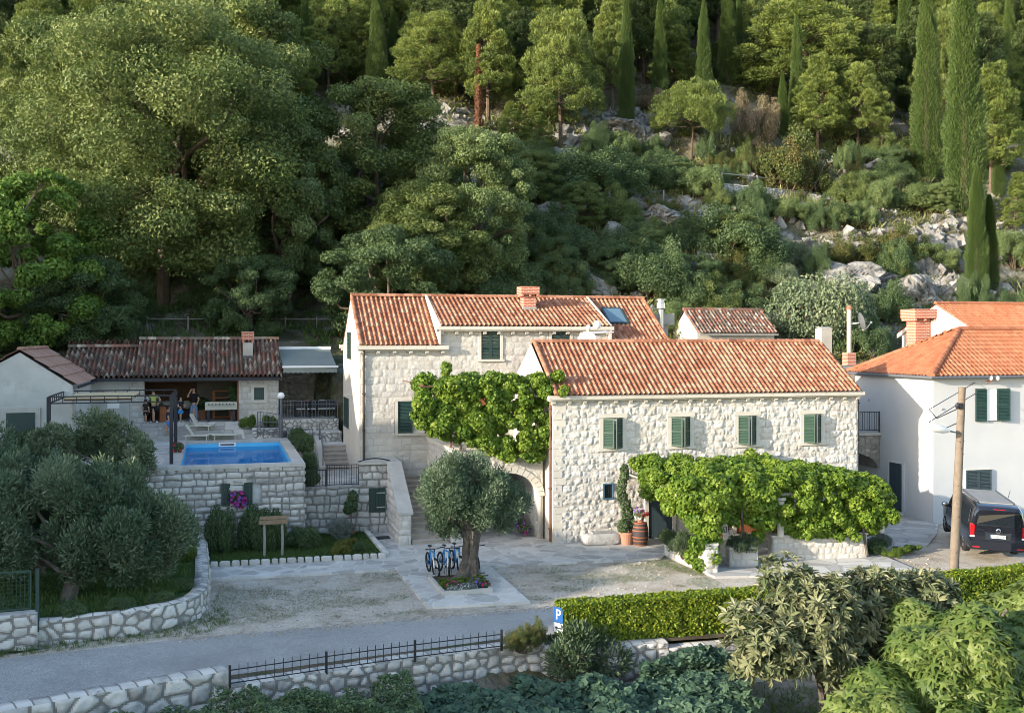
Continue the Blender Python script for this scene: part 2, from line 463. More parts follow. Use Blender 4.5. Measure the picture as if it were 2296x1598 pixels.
MT['hair'] = vmat('dark_hair', [(.012, .009, .007), (.02, .014, .01)], 9, .8, attr=False, rough=.6)

def brick_mat(name, c1, c2, mort, scale, bw=.24, bh=.075, axis='XZ'):
    m = bpy.data.materials.new(name); m.use_nodes = True
    t = m.node_tree; N = t.nodes; L = t.links; b = N['Principled BSDF']; b.inputs['Roughness'].default_value = .9
    tc = N.new('ShaderNodeTexCoord'); sp = N.new('ShaderNodeSeparateXYZ'); cb = N.new('ShaderNodeCombineXYZ')
    L.new(tc.outputs['Object'], sp.inputs[0])
    ad = N.new('ShaderNodeMath'); ad.operation = 'ADD'; L.new(sp.outputs[0], ad.inputs[0]); L.new(sp.outputs[1], ad.inputs[1])
    L.new(ad.outputs[0], cb.inputs[0]); L.new(sp.outputs[2], cb.inputs[1])
    br = N.new('ShaderNodeTexBrick'); br.inputs['Scale'].default_value = scale
    br.inputs['Color1'].default_value = (*c1, 1); br.inputs['Color2'].default_value = (*c2, 1); br.inputs['Mortar'].default_value = (*mort, 1)
    br.inputs['Brick Width'].default_value = bw; br.inputs['Row Height'].default_value = bh; br.inputs['Mortar Size'].default_value = .009
    br.inputs['Bias'].default_value = 0
    L.new(cb.outputs[0], br.inputs['Vector'])
    L.new(br.outputs['Color'], b.inputs['Base Color'])
    bp = N.new('ShaderNodeBump'); bp.inputs['Strength'].default_value = .5; bp.inputs['Distance'].default_value = .01; bp.invert = True
    L.new(br.outputs['Fac'], bp.inputs['Height']); L.new(bp.outputs['Normal'], b.inputs['Normal'])
    return m
MT['brick'] = brick_mat('red_brick', (.42, .11, .06), (.34, .085, .05), (.55, .45, .36), 1)

# ground covers
def ground_mat(name, cols, nscale, patch=None, speckle=None, bump=(60, .4, .02), rough=.95, crack=None):
    """patch: (scale, colour, threshold, strength); speckle: (scale, colour, amount)"""
    m = bpy.data.materials.new(name); m.use_nodes = True
    t = m.node_tree; N = t.nodes; L = t.links; b = N['Principled BSDF']; b.inputs['Roughness'].default_value = rough
    b.inputs['Specular IOR Level'].default_value = .2
    tc = N.new('ShaderNodeTexCoord')
    nz = N.new('ShaderNodeTexNoise'); nz.inputs['Scale'].default_value = nscale; nz.inputs['Detail'].default_value = 8; nz.inputs['Roughness'].default_value = .65
    L.new(tc.outputs['Object'], nz.inputs['Vector'])
    cr = N.new('ShaderNodeValToRGB'); el = cr.color_ramp.elements
    el[0].position = .32; el[0].color = (*cols[0], 1); el[1].position = .68; el[1].color = (*cols[-1], 1)
    for i, c in enumerate(cols[1:-1]):
        e = el.new(.32 + .36 * (i + 1) / (len(cols) - 1)); e.color = (*c, 1)
    L.new(nz.outputs['Fac'], cr.inputs['Fac'])
    out = cr.outputs['Color']
    if speckle:
        vo = N.new('ShaderNodeTexVoronoi'); vo.inputs['Scale'].default_value = speckle[0]
        L.new(tc.outputs['Object'], vo.inputs['Vector'])
        hs = N.new('ShaderNodeSeparateColor'); L.new(vo.outputs['Color'], hs.inputs[0])
        mu = N.new('ShaderNodeMapRange'); mu.inputs['To Min'].default_value = 1 - speckle[1]; mu.inputs['To Max'].default_value = 1 + speckle[1]
        L.new(hs.outputs[0], mu.inputs['Value'])
        vm = N.new('ShaderNodeVectorMath'); vm.operation = 'SCALE'; L.new(out, vm.inputs[0]); L.new(mu.outputs[0], vm.inputs['Scale'])
        out = vm.outputs[0]
    for pt in (patch or ()):
        n2 = N.new('ShaderNodeTexNoise'); n2.inputs['Scale'].default_value = pt[0]; n2.inputs['Detail'].default_value = 9; n2.inputs['Roughness'].default_value = .7
        mp = N.new('ShaderNodeMapping'); mp.inputs['Location'].default_value = (pt[4] if len(pt) > 4 else 0, 3.1, 0); L.new(tc.outputs['Object'], mp.inputs['Vector']); L.new(mp.outputs[0], n2.inputs['Vector'])
        r2 = N.new('ShaderNodeMapRange'); r2.inputs['From Min'].default_value = pt[2]; r2.inputs['From Max'].default_value = pt[2] + .09; r2.inputs['To Max'].default_value = pt[3]
        L.new(n2.outputs['Fac'], r2.inputs['Value'])
        m2 = N.new('ShaderNodeMix'); m2.data_type = 'RGBA'; L.new(r2.outputs[0], m2.inputs[0]); L.new(out, m2.inputs[6]); m2.inputs[7].default_value = (*pt[1], 1)
        out = m2.outputs[2]
    if crack:                                # irregular flagstones: (scale, joint colour, tint spread)
        v1 = N.new('ShaderNodeTexVoronoi'); v1.feature = 'DISTANCE_TO_EDGE'; v1.inputs['Scale'].default_value = crack[0]
        v2 = N.new('ShaderNodeTexVoronoi'); v2.inputs['Scale'].default_value = crack[0]
        n4 = N.new('ShaderNodeTexNoise'); n4.inputs['Scale'].default_value = 3
        L.new(tc.outputs['Object'], n4.inputs['Vector'])
        ma = N.new('ShaderNodeMix'); ma.data_type = 'RGBA'; ma.inputs[0].default_value = .06
        L.new(tc.outputs['Object'], ma.inputs[6]); L.new(n4.outputs['Color'], ma.inputs[7])
        for v in (v1, v2): L.new(ma.outputs[2], v.inputs['Vector'])
        hs = N.new('ShaderNodeSeparateColor'); L.new(v2.outputs['Color'], hs.inputs[0])
        mu = N.new('ShaderNodeMapRange'); mu.inputs['To Min'].default_value = 1 - crack[2]; mu.inputs['To Max'].default_value = 1 + crack[2] * .6
        L.new(hs.outputs[0], mu.inputs['Value'])
        vm = N.new('ShaderNodeVectorMath'); vm.operation = 'SCALE'; L.new(out, vm.inputs[0]); L.new(mu.outputs[0], vm.inputs['Scale'])
        r3 = N.new('ShaderNodeMapRange'); r3.inputs['From Min'].default_value = .02; r3.inputs['From Max'].default_value = .05; r3.inputs['To Min'].default_value = .75; r3.inputs['To Max'].default_value = 0
        L.new(v1.outputs['Distance'], r3.inputs['Value'])
        m2 = N.new('ShaderNodeMix'); m2.data_type = 'RGBA'; L.new(r3.outputs[0], m2.inputs[0]); L.new(vm.outputs[0], m2.inputs[6]); m2.inputs[7].default_value = (*crack[1], 1)
        out = m2.outputs[2]
    L.new(out, b.inputs['Base Color'])
    n3 = N.new('ShaderNodeTexNoise'); n3.inputs['Scale'].default_value = bump[0]; n3.inputs['Detail'].default_value = 6
    L.new(tc.outputs['Object'], n3.inputs['Vector'])
    bp = N.new('ShaderNodeBump'); bp.inputs['Strength'].default_value = bump[1]; bp.inputs['Distance'].default_value = bump[2]
    L.new(n3.outputs['Fac'], bp.inputs['Height']); L.new(bp.outputs['Normal'], b.inputs['Normal'])
    return m
MT['asphalt'] = ground_mat('asphalt', [(.265, .26, .25), (.345, .34, .325)], .35, speckle=(45, .3), bump=(90, .5, .01), patch=[(.25, (.22, .215, .205), .54, .6), (1.6, (.18, .175, .17), .62, .5, 5), (.7, (.38, .37, .35), .60, .45, 11)])
MT['gravel'] = ground_mat('gravel', [(.31, .265, .205), (.43, .38, .315), (.51, .47, .41)], .8, speckle=(28, .22), bump=(45, .8, .03), patch=[(.55, (.055, .075, .03), .60, .85), (3.2, (.06, .08, .035), .64, .8), (1.3, (.22, .17, .13), .57, .6, 9)])
MT['flag'] = ground_mat('flagstone', [(.42, .40, .37), (.56, .54, .50)], 1.0, crack=(1.7, (.60, .58, .54), .28), bump=(30, .3, .015), rough=.8, patch=[(1.1, (.30, .29, .27), .6, .5)])
MT['paver'] = ground_mat('pale_paving', [(.42, .41, .39), (.52, .50, .47)], 1.0, crack=(1.1, (.30, .29, .27), .3), bump=(30, .3, .015), rough=.85)
MT['lawn'] = ground_mat('lawn_soil', [(.03, .06, .015), (.05, .10, .025)], 2.5, bump=(50, .8, .04))
MT['soil'] = ground_mat('brown_soil', [(.06, .045, .03), (.13, .10, .07)], 1.5, bump=(30, .8, .04), patch=[(.9, (.04, .07, .02), .52, .8)])
MT['hill'] = ground_mat('rocky_hillside', [(.05, .05, .025), (.10, .09, .05), (.18, .165, .13), (.33, .32, .30)], .3, bump=(3, 1.0, .25), patch=[(.35, (.35, .34, .32), .57, .85), (.18, (.035, .055, .018), .52, .75, 7), (1.4, (.20, .17, .075), .60, .6, 3)])
# ------------------------------------------------------------------ terrain
def wall_line(x):
    return np.interp(x, [-90, -60, -40, -24, -17, -12.8, -5.4, -3.6, 0, 9, 30, 90], [-46, -34, -25.6, -18.9, -15.95, -14.35, -13.1, -13.75, -13.95, -13.7, -13.3, -12])

def terrain(x, y):
    x = np.asarray(x, float); y = np.asarray(y, float)
    ys = np.interp(x, [-60, -20, -8, -6.2, 8, 12, 20, 60], [15, 19.6, 19.6, 13.2, 13.2, 13.4, 12, 12])
    wl = 1 - sst(-8, 3, x)
    left = 7.3 + .33 * (np.minimum(y, 29) - 19.6) + .68 * np.maximum(0, y - 29)
    right = 4.8 + .5 * (np.minimum(y, 22) - 12.8) + .66 * np.maximum(0, y - 22)
    up = wl * left + (1 - wl) * right
    rough = sst(20, 28, y)
    up = up + rough * ((fbm(x, y, 7, 3, 4) - .5) * 3.2 * (1 - .6 * wl) + (fbm(x, y, 1.6, 8, 3) - .5) * 1.1 * (1 - .5 * wl))
    k = sst(-.15, .35, y - ys)
    z = -.16 * (1 - k) + k * up
    g = sst(-.2, .2, wall_line(x) - y)
    z = z * (1 - g) - 1.55 * g
    ridge = 14.9 + .24 * (y + 1) + (fbm(x, y, 5, 21, 3) - .5) * 3.0 + (vn(x * 0, y, 1.3, 5) - .5) * 1.6  # unseen rise left of the view, added and shaped to shade the courtyard
    ridge = np.clip(ridge, 3, 40) * sst(-29, -44, x) * sst(-75, -45, y)
    return np.maximum(z, np.where(x < -29, ridge, -99))

gx = np.concatenate([np.linspace(-160, -60, 26)[:-1], np.linspace(-60, -34, 40)[:-1], np.arange(-34, 62, .55), np.linspace(62, 90, 30)[1:], np.linspace(90, 200, 20)[1:]])
gy = np.concatenate([np.linspace(-90, -30, 16)[:-1], np.arange(-30, 12, 1.0), np.arange(12, 20, .25), np.arange(20, 62, .55), np.linspace(62, 130, 80), np.linspace(130, 260, 20)[1:]])
gx = np.unique(np.round(np.concatenate([gx]), 3))
X, Y = np.meshgrid(gx, gy)
# tighten the grid around the garden wall line so its step stays inside the wall
Z = terrain(X, Y)
mb = MB(); i = np.arange(X.size).reshape(X.shape)
mb.add(np.stack([X, Y, Z], -1).reshape(-1, 3), np.stack([i[:-1, :-1], i[:-1, 1:], i[1:, 1:], i[1:, :-1]], -1).reshape(-1, 4))
tag(mb.build('hillside', MT['hill'], smooth=True), kind='structure')

def hit(px, py, tmax=220):
    """where a sight line through photo pixel (2296 px wide) meets the hillside"""
    a = (px - 1148) / 2418.; b = (755 - py) / 2418.
    v = np.array((math.sin(YAW), math.cos(YAW))); r = np.array((math.cos(YAW), -math.sin(YAW)))
    d = np.append(v + a * r, b)
    t = np.arange(52, tmax, .1)
    p = CAM + t[:, None] * d
    below = p[:, 2] < terrain(p[:, 0], p[:, 1])
    k = int(np.argmax(below)) if below.any() else len(t) - 1
    return p[k], t[k]

def sheet(name, poly, z, m, kind='structure', thick=None, edge_m=None):
    mb = MB()
    if thick:
        n = len(poly)
        v = [(p[0], p[1], z - thick) for p in poly] + [(p[0], p[1], z) for p in poly]
        mb.add(v, [[k, (k + 1) % n, n + (k + 1) % n, n + k] for k in range(n)])
        mb.add(v, [[n + k for k in range(n)]])
    else:
        mb.add([(p[0], p[1], z) for p in poly], [list(range(len(poly)))])
    return tag(mb.build(name, m), kind=kind)

far = [(-60, -27), (-40, -18.2), (-24, -12.05), (-18.4, -10.8), (-13.2, -10.04), (-7.8, -9.75), (-2.8, -9.35), (8, -8.9), (30, -8.2), (60, -7)]
near = [(60, -11.2), (30, -11.6), (8, -11.9), (-5.4, -12.42), (-12.82, -13.78), (-17.06, -15.42), (-24, -18.35), (-40, -25.2), (-60, -33.6)]
sheet('gravel', [(-24, -12.6), (-18.4, -11.4), (-13.2, -10.7), (-7.8, -10.4), (8, -9.5), (30, -8.8), (30, .3), (12.3, .3), (3.3, -.2), (-6, -.2), (-14, -.2), (-14.5, -9)], -.075, MT['gravel'])
sheet('road', far + near, -.068, MT['asphalt'])
sheet('verge', near[::-1] + [(60, -14), (8, -14), (0, -14.2), (-3.6, -13.9), (-5.4, -13.2), (-12.82, -14.5), (-17.06, -16.1), (-24, -19), (-40, -25.8), (-60, -34.2)][:1] + [(60, -13.2), (8, -13.6), (0, -13.9), (-3.6, -13.7), (-5.4, -13.1), (-12.82, -14.3), (-17.06, -15.9), (-24, -18.8), (-40, -25.6), (-60, -34)], -.072, MT['soil'])
0 and sheet('grass_strip', [(-40, -17.6), (-24, -11.6), (-18.4, -10.0), (-14.4, -8.9), (-12.9, -8.2), (-12.0, -9.2), (-12.6, -9.9), (-13.2, -10.0), (-18.4, -10.75), (-24, -12.0), (-40, -18.1)], -.064, MT['lawn'])
PATIO_Z = 0.0
sheet('patio', [(-13.4, -3.05), (-6.83, -3.12), (-6.8, -8.72), (-3.57, -8.9), (-3.5, -3.5), (3.0, -3.84), (3.4, -3.3), (3.4, .12), (-.05, .12), (-.05, 7.2), (-7.0, 7.2), (-7.0, -.9), (-13.4, -.9)], 0, MT['flag'], thick=.1)
sheet('pergola_floor', [(3.4, -3.3), (3.55, -7.2), (7.0, -7.8), (10.9, -8.4), (11.2, -6.2), (12.6, .12), (3.4, .12)], .004, MT['paver'], thick=.1)
sheet('pavement', [(12.6, .3), (11.3, -5.6), (14.2, -4.3), (16.2, -2.2), (17.9, -.05), (17.68, 8), (13.9, 8), (13.9, .3)], .0, MT['paver'], thick=.1)
# ------------------------------------------------------------------ building parts
def shutter_leaf(parent, w, h, m, hinge, ang, name='shutter', solid=False):
    """louvred leaf hinged at world point `hinge` (lower corner); w signed: + opens to the right of the hinge"""
    mb = MB(); s = 1 if w > 0 else -1; w = abs(w); T = .035
    def bx(a, b, c, d, y0=0, y1=T, t=.5): mb.box(min(a * s, b * s), max(a * s, b * s), -y1, -y0, c, d, t)
    if solid:
        n = max(2, int(w / .1))
        for k in range(n): bx(k * w / n, (k + 1) * w / n - .008, 0, h, 0, T, (k % 3) * .3)
        for z in (.15 * h, .8 * h): bx(.02, w - .03, z, z + .05, T, T + .02, .7)
    else:
        st = .055
        bx(0, st, 0, h); bx(w - st, w, 0, h); bx(st, w - st, 0, .08); bx(st, w - st, h - .08, h); bx(st, w - st, h * .48, h * .48 + .06)
        n = max(4, int(h / .07))
        for k in range(n):
            z = .08 + (h - .16) * (k + .5) / n
            a = (0 + st) * s; b = (w - st) * s
            mb.quad((a, -.002, z + .028), (b, -.002, z + .028), (b, -T, z - .02), (a, -T, z - .02), (k % 4) * .3)
            mb.quad((a, -T, z - .02), (b, -T, z - .02), (b, -T, z - .008), (a, -T, z - .008), .9)
        bx(st, w - st, .05, h - .05, -.004, -.001, 0)
    o = mb.build(name, m, None)
    o.parent = parent
    o.location = np.array(hinge, float) - wloc(parent)
    o.rotation_euler = (0, 0, ang)
    return o

def window_front(house, x0, x1, z0, z1, y, m, ang=0., fw=.16, mat=None, out=.05, leaf=None, depth=.06, solid=False, angL=None):
    """stone surround on a facade facing -Y, with a pair of shutters"""
    mb = MB(); m0 = mat or MT['dressed']
    mb.box(x0 - fw, x0, y - out, y + .1, z0, z1); mb.box(x1, x1 + fw, y - out, y + .1, z0, z1)
    mb.box(x0 - fw - .03, x1 + fw + .03, y - out - .02, y + .1, z1, z1 + fw)
    w = mb.build('window', m0, house)
    s = MB(); s.box(x0 - fw - .06, x1 + fw + .06, y - out - .05, y + .1, z0 - .1, z0); s.build('sill', m0, w)
    g = MB(); g.box(x0, x1, y + .03, y + .08, z0, z1); g.build('pane', MT['pane'], w)
    lw = leaf or (x1 - x0) / 2
    yy = y + .0
    shutter_leaf(w, lw - .004, z1 - z0 - .01, m, (x0 + .002, yy, z0 + .005), -(ang if angL is None else angL), solid=solid)
    shutter_leaf(w, -(lw - .004), z1 - z0 - .01, m, (x1 - .002, yy, z0 + .005), ang, solid=solid)
    return w
MT['pane'] = vmat('window_glass', [(.02, .025, .03)], attr=False, rough=.08, spec=.8)

def window_left(house, x, y0, y1, z0, z1, m, fw=.12, out=.04):
    """shuttered window on a wall facing -X"""
    mb = MB()
    mb.box(x - out, x + .05, y0 - fw, y0, z0 - fw, z1 + fw); mb.box(x - out, x + .05, y1, y1 + fw, z0 - fw, z1 + fw)
    mb.box(x - out, x + .05, y0, y1, z1, z1 + fw); mb.box(x - out, x + .05, y0, y1, z0 - fw, z0)
    w = mb.build('window', MT['dressed'], house)
    h = z1 - z0
    for a, b in ((y0, (y0 + y1) / 2), ((y0 + y1) / 2, y1)):
        q = MB(); X0 = x - out - .02
        q.box(X0 - .03, X0, a + .004, a + .06, z0, z1); q.box(X0 - .03, X0, b - .06, b - .004, z0, z1)
        q.box(X0 - .03, X0, a + .06, b - .06, z0, z0 + .08); q.box(X0 - .03, X0, a + .06, b - .06, z1 - .08, z1)
        n = int(h / .07)
        for k in range(n):
            z = z0 + .08 + (h - .16) * (k + .5) / n
            q.quad((X0, a + .06, z + .03), (X0 - .028, a + .06, z - .02), (X0 - .028, b - .06, z - .02), (X0, b - .06, z + .03), (k % 4) * .3)
        q.build('shutter', m, w)
    return w

def cornice(house, x0, x1, y, z, proj=.3, h=.16, step=.66, left=True):
    """stone gutter course with corbels under it, facade facing -Y"""
    mb = MB()
    n = max(1, round((x1 - x0) / 1.1)); k = (x1 - x0) / n
    for i in range(n):
        mb.box(x0 + i * k, x0 + (i + 1) * k - .006, y - proj, y + .15, z - h, z, RNG.random())
    mb.box(x0 + .08, x1 - .08, y - proj + .1, y + .15, z - h - .07, z - h - .002, .4)
    c = mb.build('cornice', MT['dressed'], house)
    nb = max(2, round((x1 - x0 - .5) / step)); d = (x1 - x0 - .5) / nb
    for i in range(nb + 1):
        xx = x0 + .25 + i * d; b = MB(); w = .07
        yz = [(y + .05, z - h - .075), (y - proj + .13, z - h - .075), (y - proj + .11, z - h - .13), (y - proj + .16, z - h - .2), (y + .05, z - h - .22)]
        b.extr([(xx - w, p, q) for p, q in yz], (2 * w, 0, 0), RNG.random())
        b.build('corbel', MT['dressed'], c)
    return c

def pipe(house, x, y, z0, z1, m, r=.045, name='downpipe'):
    mb = MB(); mb.tube([(x, y, z0), (x, y, z1 - .3), (x, y - .03, z1 - .12), (x, y - .14, z1)], r, 8)
    for z in np.arange(z0 + .5, z1 - .4, 1.6): mb.box(x - r * 1.5, x + r * 1.5, y - r * 1.4, y + .1, z, z + .04, .9)
    return mb.build(name, m, house)

def brick_chimney(house, x0, x1, y0, y1, z0, z1, cap=.35, over=.14, m=None):
    m = m or MT['brick']
    mb = MB(); mb.box(x0, x1, y0, y1, z0, z1 - cap - .12)
    c = mb.build('chimney', m, house)
    k = MB()
    k.box(x0 - over, x1 + over, y0 - over, y1 + over, z1 - cap, z1)
    k.build('cap', m, c)
    k = MB()
    for i in range(3):
        a = x0 - over + .04 + i * (x1 - x0 + 2 * over - .16) / 2
        k.box(a, a + .09, y0 - over + .03, y1 + over - .03, z1 - cap - .13, z1 - cap + .002)
    k.box(x0 + .03, x1 - .03, y0 + .03, y1 - .03, z1 - cap - .121, z1 - cap - .003)
    k.build('corbel_bricks', MT['brick'], c)
    f = MB(); f.box(x0 - .03, x1 + .03, y0 - .03, y1 + .03, z0, z0 + .5); f.build('flashing', MT['slab_edge'], c)
    return c

# ------------------------------------------------------------------ front house
H1 = thing('stone_house', 'long two storey house of cream stone with four green shuttered windows above the patio vine', 'house', (0, 0, 0))
FX, FE, FR, FY = 13.83, 5.88, 8.0, 3.1            # length, eave height, ridge height, ridge distance
mb = MB()
fn = masonry('coursed', .43, .27, .034, 11, 6, rough=1.6, round_=.03, mort=.016, wob=.10)
wins = [(2.09, 2.93, 3.73, 4.97), (5.08, 5.92, 3.73, 4.96), (8.12, 8.95, 3.72, 4.95), (11.2, 12.03, 3.72, 4.95)]
holes = [(a - .15, b + .15, c - .09, d + .15) for a, b, c, d in wins] + [(2.1, 2.52, 1.68, 2.3), (3.95, 5.2, 0, 2.4), (7.9, 9.2, 0, 2.4)]
stone_panel(mb, (0, -.03, 0), (1, 0, 0), (0, 0, 1), FX, FE - .2, fn, .042, holes)
mb.box(0.01, FX - .01, 0, 6.6, -.1, FE - .25)
mb.build('wall', MT['stone'], H1)
for xx in (-.03, FX - .0):                                     # rendered gable walls
    g = MB(); g.extr([(xx, -.02, -.08), (xx, 6.62, -.08), (xx, 6.62, FE), (xx, FY, FR - .08), (xx, -.02, FE)], (.03, 0, 0)); g.build('gable', MT['render'], H1)
q = MB()
for k in range(20):
    z = k * .29; w = .34 if k % 2 else .5
    q.box(-.035, w, -.06, .02, z, z + .275, RNG.random())
q.build('quoin', MT['dressed'], H1)
slope = (FR - FE) / (FY + .3)
mb = MB()
tile_roof(mb, (0.02, -.36, FE + .02), (FX + .05, -.36, FE + .02), (0.14, FY, FR + .02), .215, .36, .05, .035, 5)
tile_roof(mb, (FX + .05, 6.7, FE - .05), (0.02, 6.7, FE - .05), (FX + .05, FY, FR + .02), .215, .36, .05, .035, 6)
roof = mb.build('roof', MT['tile'], H1)
mb = MB(); ridge_tiles(mb, (0.06, FY, FR + .03), (FX - .02, FY, FR + .03), .12, .42, 3); mb.build('ridge_tile', MT['tile'], roof)
mb = MB(); ridge_tiles(mb, (0.03, -.36, FE + .06), (0.12, FY - .05, FR + .04), .09, .42, 4); mb.build('verge_tile', MT['tile'], roof)
cornice(H1, -.28, FX + .2, 0, FE + .02)
for a, b, c, d in wins: window_front(H1, a, b, c, d, -.02, MT['green_lit'], ang=R(40), leaf=.50, fw=.17)
w = MB(); w.box(2.08, 2.14, -.09, .05, 1.66, 2.32); w.box(2.48, 2.54, -.09, .05, 1.66, 2.32); w.box(2.14, 2.48, -.09, .05, 2.26, 2.32); w.box(2.14, 2.48, -.09, .05, 1.66, 1.72)
sw = w.build('window', vmat('blue_paint', [(.06, .13, .19)], attr=False, rough=.5), H1)
w = MB(); w.box(2.14, 2.48, -.02, .02, 1.72, 2.26); w.build('pane', MT['pane'], sw)
w = MB()
for xx in (2.22, 2.31, 2.40): w.box(xx - .008, xx + .008, -.06, -.045, 1.72, 2.26)
w.build('bar', MT['iron'], sw)
for (a, b, mm) in ((4.05, 5.1, 'blue_door'), (8.0, 9.1, 'wood_red')):
    w = MB()
    for k in range(5): w.box(a + (b - a) * k / 5 + .004, a + (b - a) * (k + 1) / 5 - .004, -.09, -.03, 0.01, 2.28, RNG.random())
    dd = w.build('door', MT[mm], H1)
    w = MB(); w.box(a - .16, a, -.13, 0, 0, 2.3); w.box(b, b + .16, -.13, 0, 0, 2.3); w.box(a - .2, b + .2, -.135, 0, 2.3, 2.5); w.build('door_frame', MT['dressed'], dd)
pipe(H1, -.1, .12, .05, FE - .1, MT['copper']); pipe(H1, FX + .1, .1, .05, FE - .1, MT['iron'])

# ------------------------------------------------------------------ back house (taller, in three roof sections)
BX0, BX1, BY0, BY1, BR, BZ = -6.95, 7.55, 6.0, 12.2, 10.13, 9.1
H2 = thing('tall_house', 'tall pale stone house with brick chimney and skylight, behind the vine balcony', 'house', (BX0, BY0, 0))
fn2 = masonry('coursed', .47, .30, .022, 23, 9, rough=1.1, round_=.035, mort=.016, wob=.03)
mb = MB()
b1 = (-1.52, -.64, 7.24, 8.5); b2 = (1.8, 2.68, 7.24, 8.5); b3 = (-5.3, -4.05, 4.0, 5.42)
hl = [(a - BX0 - .13, b - BX0 + .13, c - .1, d + .13) for a, b, c, d in (b1, b2, b3)]
stone_panel(mb, (BX0, BY0 - .02, 0), (1, 0, 0), (0, 0, 1), BX1 - BX0, 8.6, fn2, .05, hl, keep=lambda u, v: (v < 7.75) | ((u > 3.6) & (u < 11.5)))
fn2s = masonry('coursed', .5, .31, .028, 29, 9, rough=.8, round_=.05, mort=.015)
mb.box(BX0 + .01, BX1 - .01, BY0, BY1, -.1, 7.75)
mb.box(-3.4, 4.55, BY0, BZ, 7.7, 8.55)
mb.build('wall', MT['stone2'], H2)
for xx in (BX1, BX0 - .03):
    g = MB(); g.extr([(xx, BY0 - .01, 0), (xx, BY1, 0), (xx, BY1, 7.8), (xx, BZ, BR - .08), (xx, BY0 - .01, 7.8)], (.03, 0, 0)); gab = g.build('gable', MT['render'], H2)
w = MB(); w.box(BX0 - .2, BX0 + .05, BY1 - .1, BY1 + .35, 7.7, 7.86); w.box(BX0 - .12, BX0 + .05, BY1 - .02, BY1 + .25, 7.6, 7.7); w.build('corner_stone', MT['dressed'], gab)
e1 = BY0 - .33; s1 = (BR - 7.86) / (BZ - e1)
mb = MB()
tile_roof(mb, (BX0 - .04, e1, 7.86), (-3.5, e1, 7.86), (BX0 - .04, BZ, BR), .215, .36, .05, .035, 15)
tile_roof(mb, (-3.42, e1, 8.72), (4.6, e1, 8.72), (-3.42, BZ, BR + .015), .215, .36, .05, .035, 16)
tile_roof(mb, (4.6, e1, 7.9), (BX1 + .05, e1, 7.9), (4.6, BZ, BR), .215, .36, .05, .035, 17)
tile_roof(mb, (BX1 + .05, BY1 + .3, 7.8), (BX0 - .04, BY1 + .3, 7.8), (BX1 + .05, BZ, BR), .215, .36, .05, .035, 18)
roof = mb.build('roof', MT['tile'], H2)
mb = MB(); ridge_tiles(mb, (BX0 - .04, BZ, BR + .03), (BX1 + .05, BZ, BR + .03), .12, .42, 13); mb.build('ridge_tile', MT['tile'], roof)
for xx in (BX0, BX1): mb = MB(); ridge_tiles(mb, (xx, e1, 7.9), (xx, BZ - .05, BR + .02), .08, .42, 14); mb.build('verge_tile', MT['tile'], roof)
for xx in (-3.5, 4.55):                                    # cheeks of the raised middle section
    ck = MB(); ck.extr([(xx, e1 + .02, 7.9), (xx, BZ - .1, BR - .05), (xx, BZ - .1, BR + .1), (xx, e1 + .02, 8.78)], (.09, 0, 0)); ck.build('cheek', MT['render'], H2)
cornice(H2, BX0 - .2, -3.05, BY0, 7.86, .33)
cornice(H2, -3.58, 4.75, BY0, 8.72, .33)
cornice(H2, 4.8, BX1 + .35, BY0, 7.9, .33)
window_front(H2, *b1, BY0, MT['green'], fw=.13, out=.07)
window_front(H2, *b2, BY0, MT['green'], fw=.13, out=.07)
window_front(H2, *b3, BY0, MT['green'], fw=.13, out=.07, ang=R(75), angL=R(6))
window_left(H2, BX0 - .03, 8.75, 10.05, 7.22, 8.46, MT['green'])
window_left(H2, BX0 - .03, 9.6, 11.35, 3.95, 5.35, MT['green'])
pipe(H2, BX0 + .14, BY0 - .1, 2.05, 7.65, MT['wood_dark'])
brick_chimney(H2, .92, 1.52, 7.55, 8.1, 9.15, 10.62)
sk = MB(); t0 = np.array((5.05, 7.1, 7.9 + s1 * (7.1 - e1) + .06)); t1 = np.array((5.05, 8.2, 7.9 + s1 * (8.2 - e1) + .06))
uu = np.array((.95, 0, 0)); dv = t1 - t0; nn = np.cross(uu, dv); nn /= np.linalg.norm(nn)
for a, b in ((t0, t0 + uu), (t1, t1 + uu), (t0, t1), (t0 + uu, t1 + uu)): sk.bar(a, b, .09, .1, up=nn)
sko = sk.build('skylight', MT['blue_door'], roof)
sk = MB(); c = (t0 + t1 + uu) / 2; sk.obox(c + nn * .01, uu / 2 - (.03, 0, 0), dv * .47, nn * .02); sk.build('skylight_pane', vmat('sky_glass', [(.10, .17, .22)], attr=False, rough=.03, spec=1), roof)

# ------------------------------------------------------------------ arched terrace between the houses
AY = 1.0
T1 = thing('arched_terrace', 'raised stone terrace on a wide arch, joining the two stone houses under a grapevine', 'terrace', (-3.95, AY, 0))
fn3 = masonry('coursed', .42, .26, .03, 37, 4.5, rough=1.0, round_=.04, mort=.018, wob=.04)
AX0, AX1, ATZ = -3.95, -.12, 3.72
acx, ahw, asp = -1.75, 1.42, 1.75                           # arch centre, half width, spring height
def arch_open(u, v, grow=0.):
    x = u + AX0 - acx
    return (np.abs(x) < ahw + grow) & (v < asp + np.sqrt(np.maximum(0, 1 - (x / (ahw + grow)) ** 2)) * (1.0 + grow))
mb = MB()
stone_panel(mb, (AX0, AY, 0), (1, 0, 0), (0, 0, 1), AX1 - AX0, ATZ, fn3, .035, keep=lambda u, v: ~arch_open(u, v, .2))
stone_panel(mb, (AX0, 6.0, 0), (0, -1, 0), (0, 0, 1), 6.0 - AY, ATZ, fn3, .05)
mb.box(AX0 + .02, acx - ahw, AY + .02, 6.0, -.05, ATZ); mb.box(acx + ahw, AX1, AY + .02, 6.0, -.05, ATZ)
mb.build('wall', MT['stone2'], T1)
mb = MB(); ang = np.linspace(0, math.pi, 19)                # voussoirs and vault
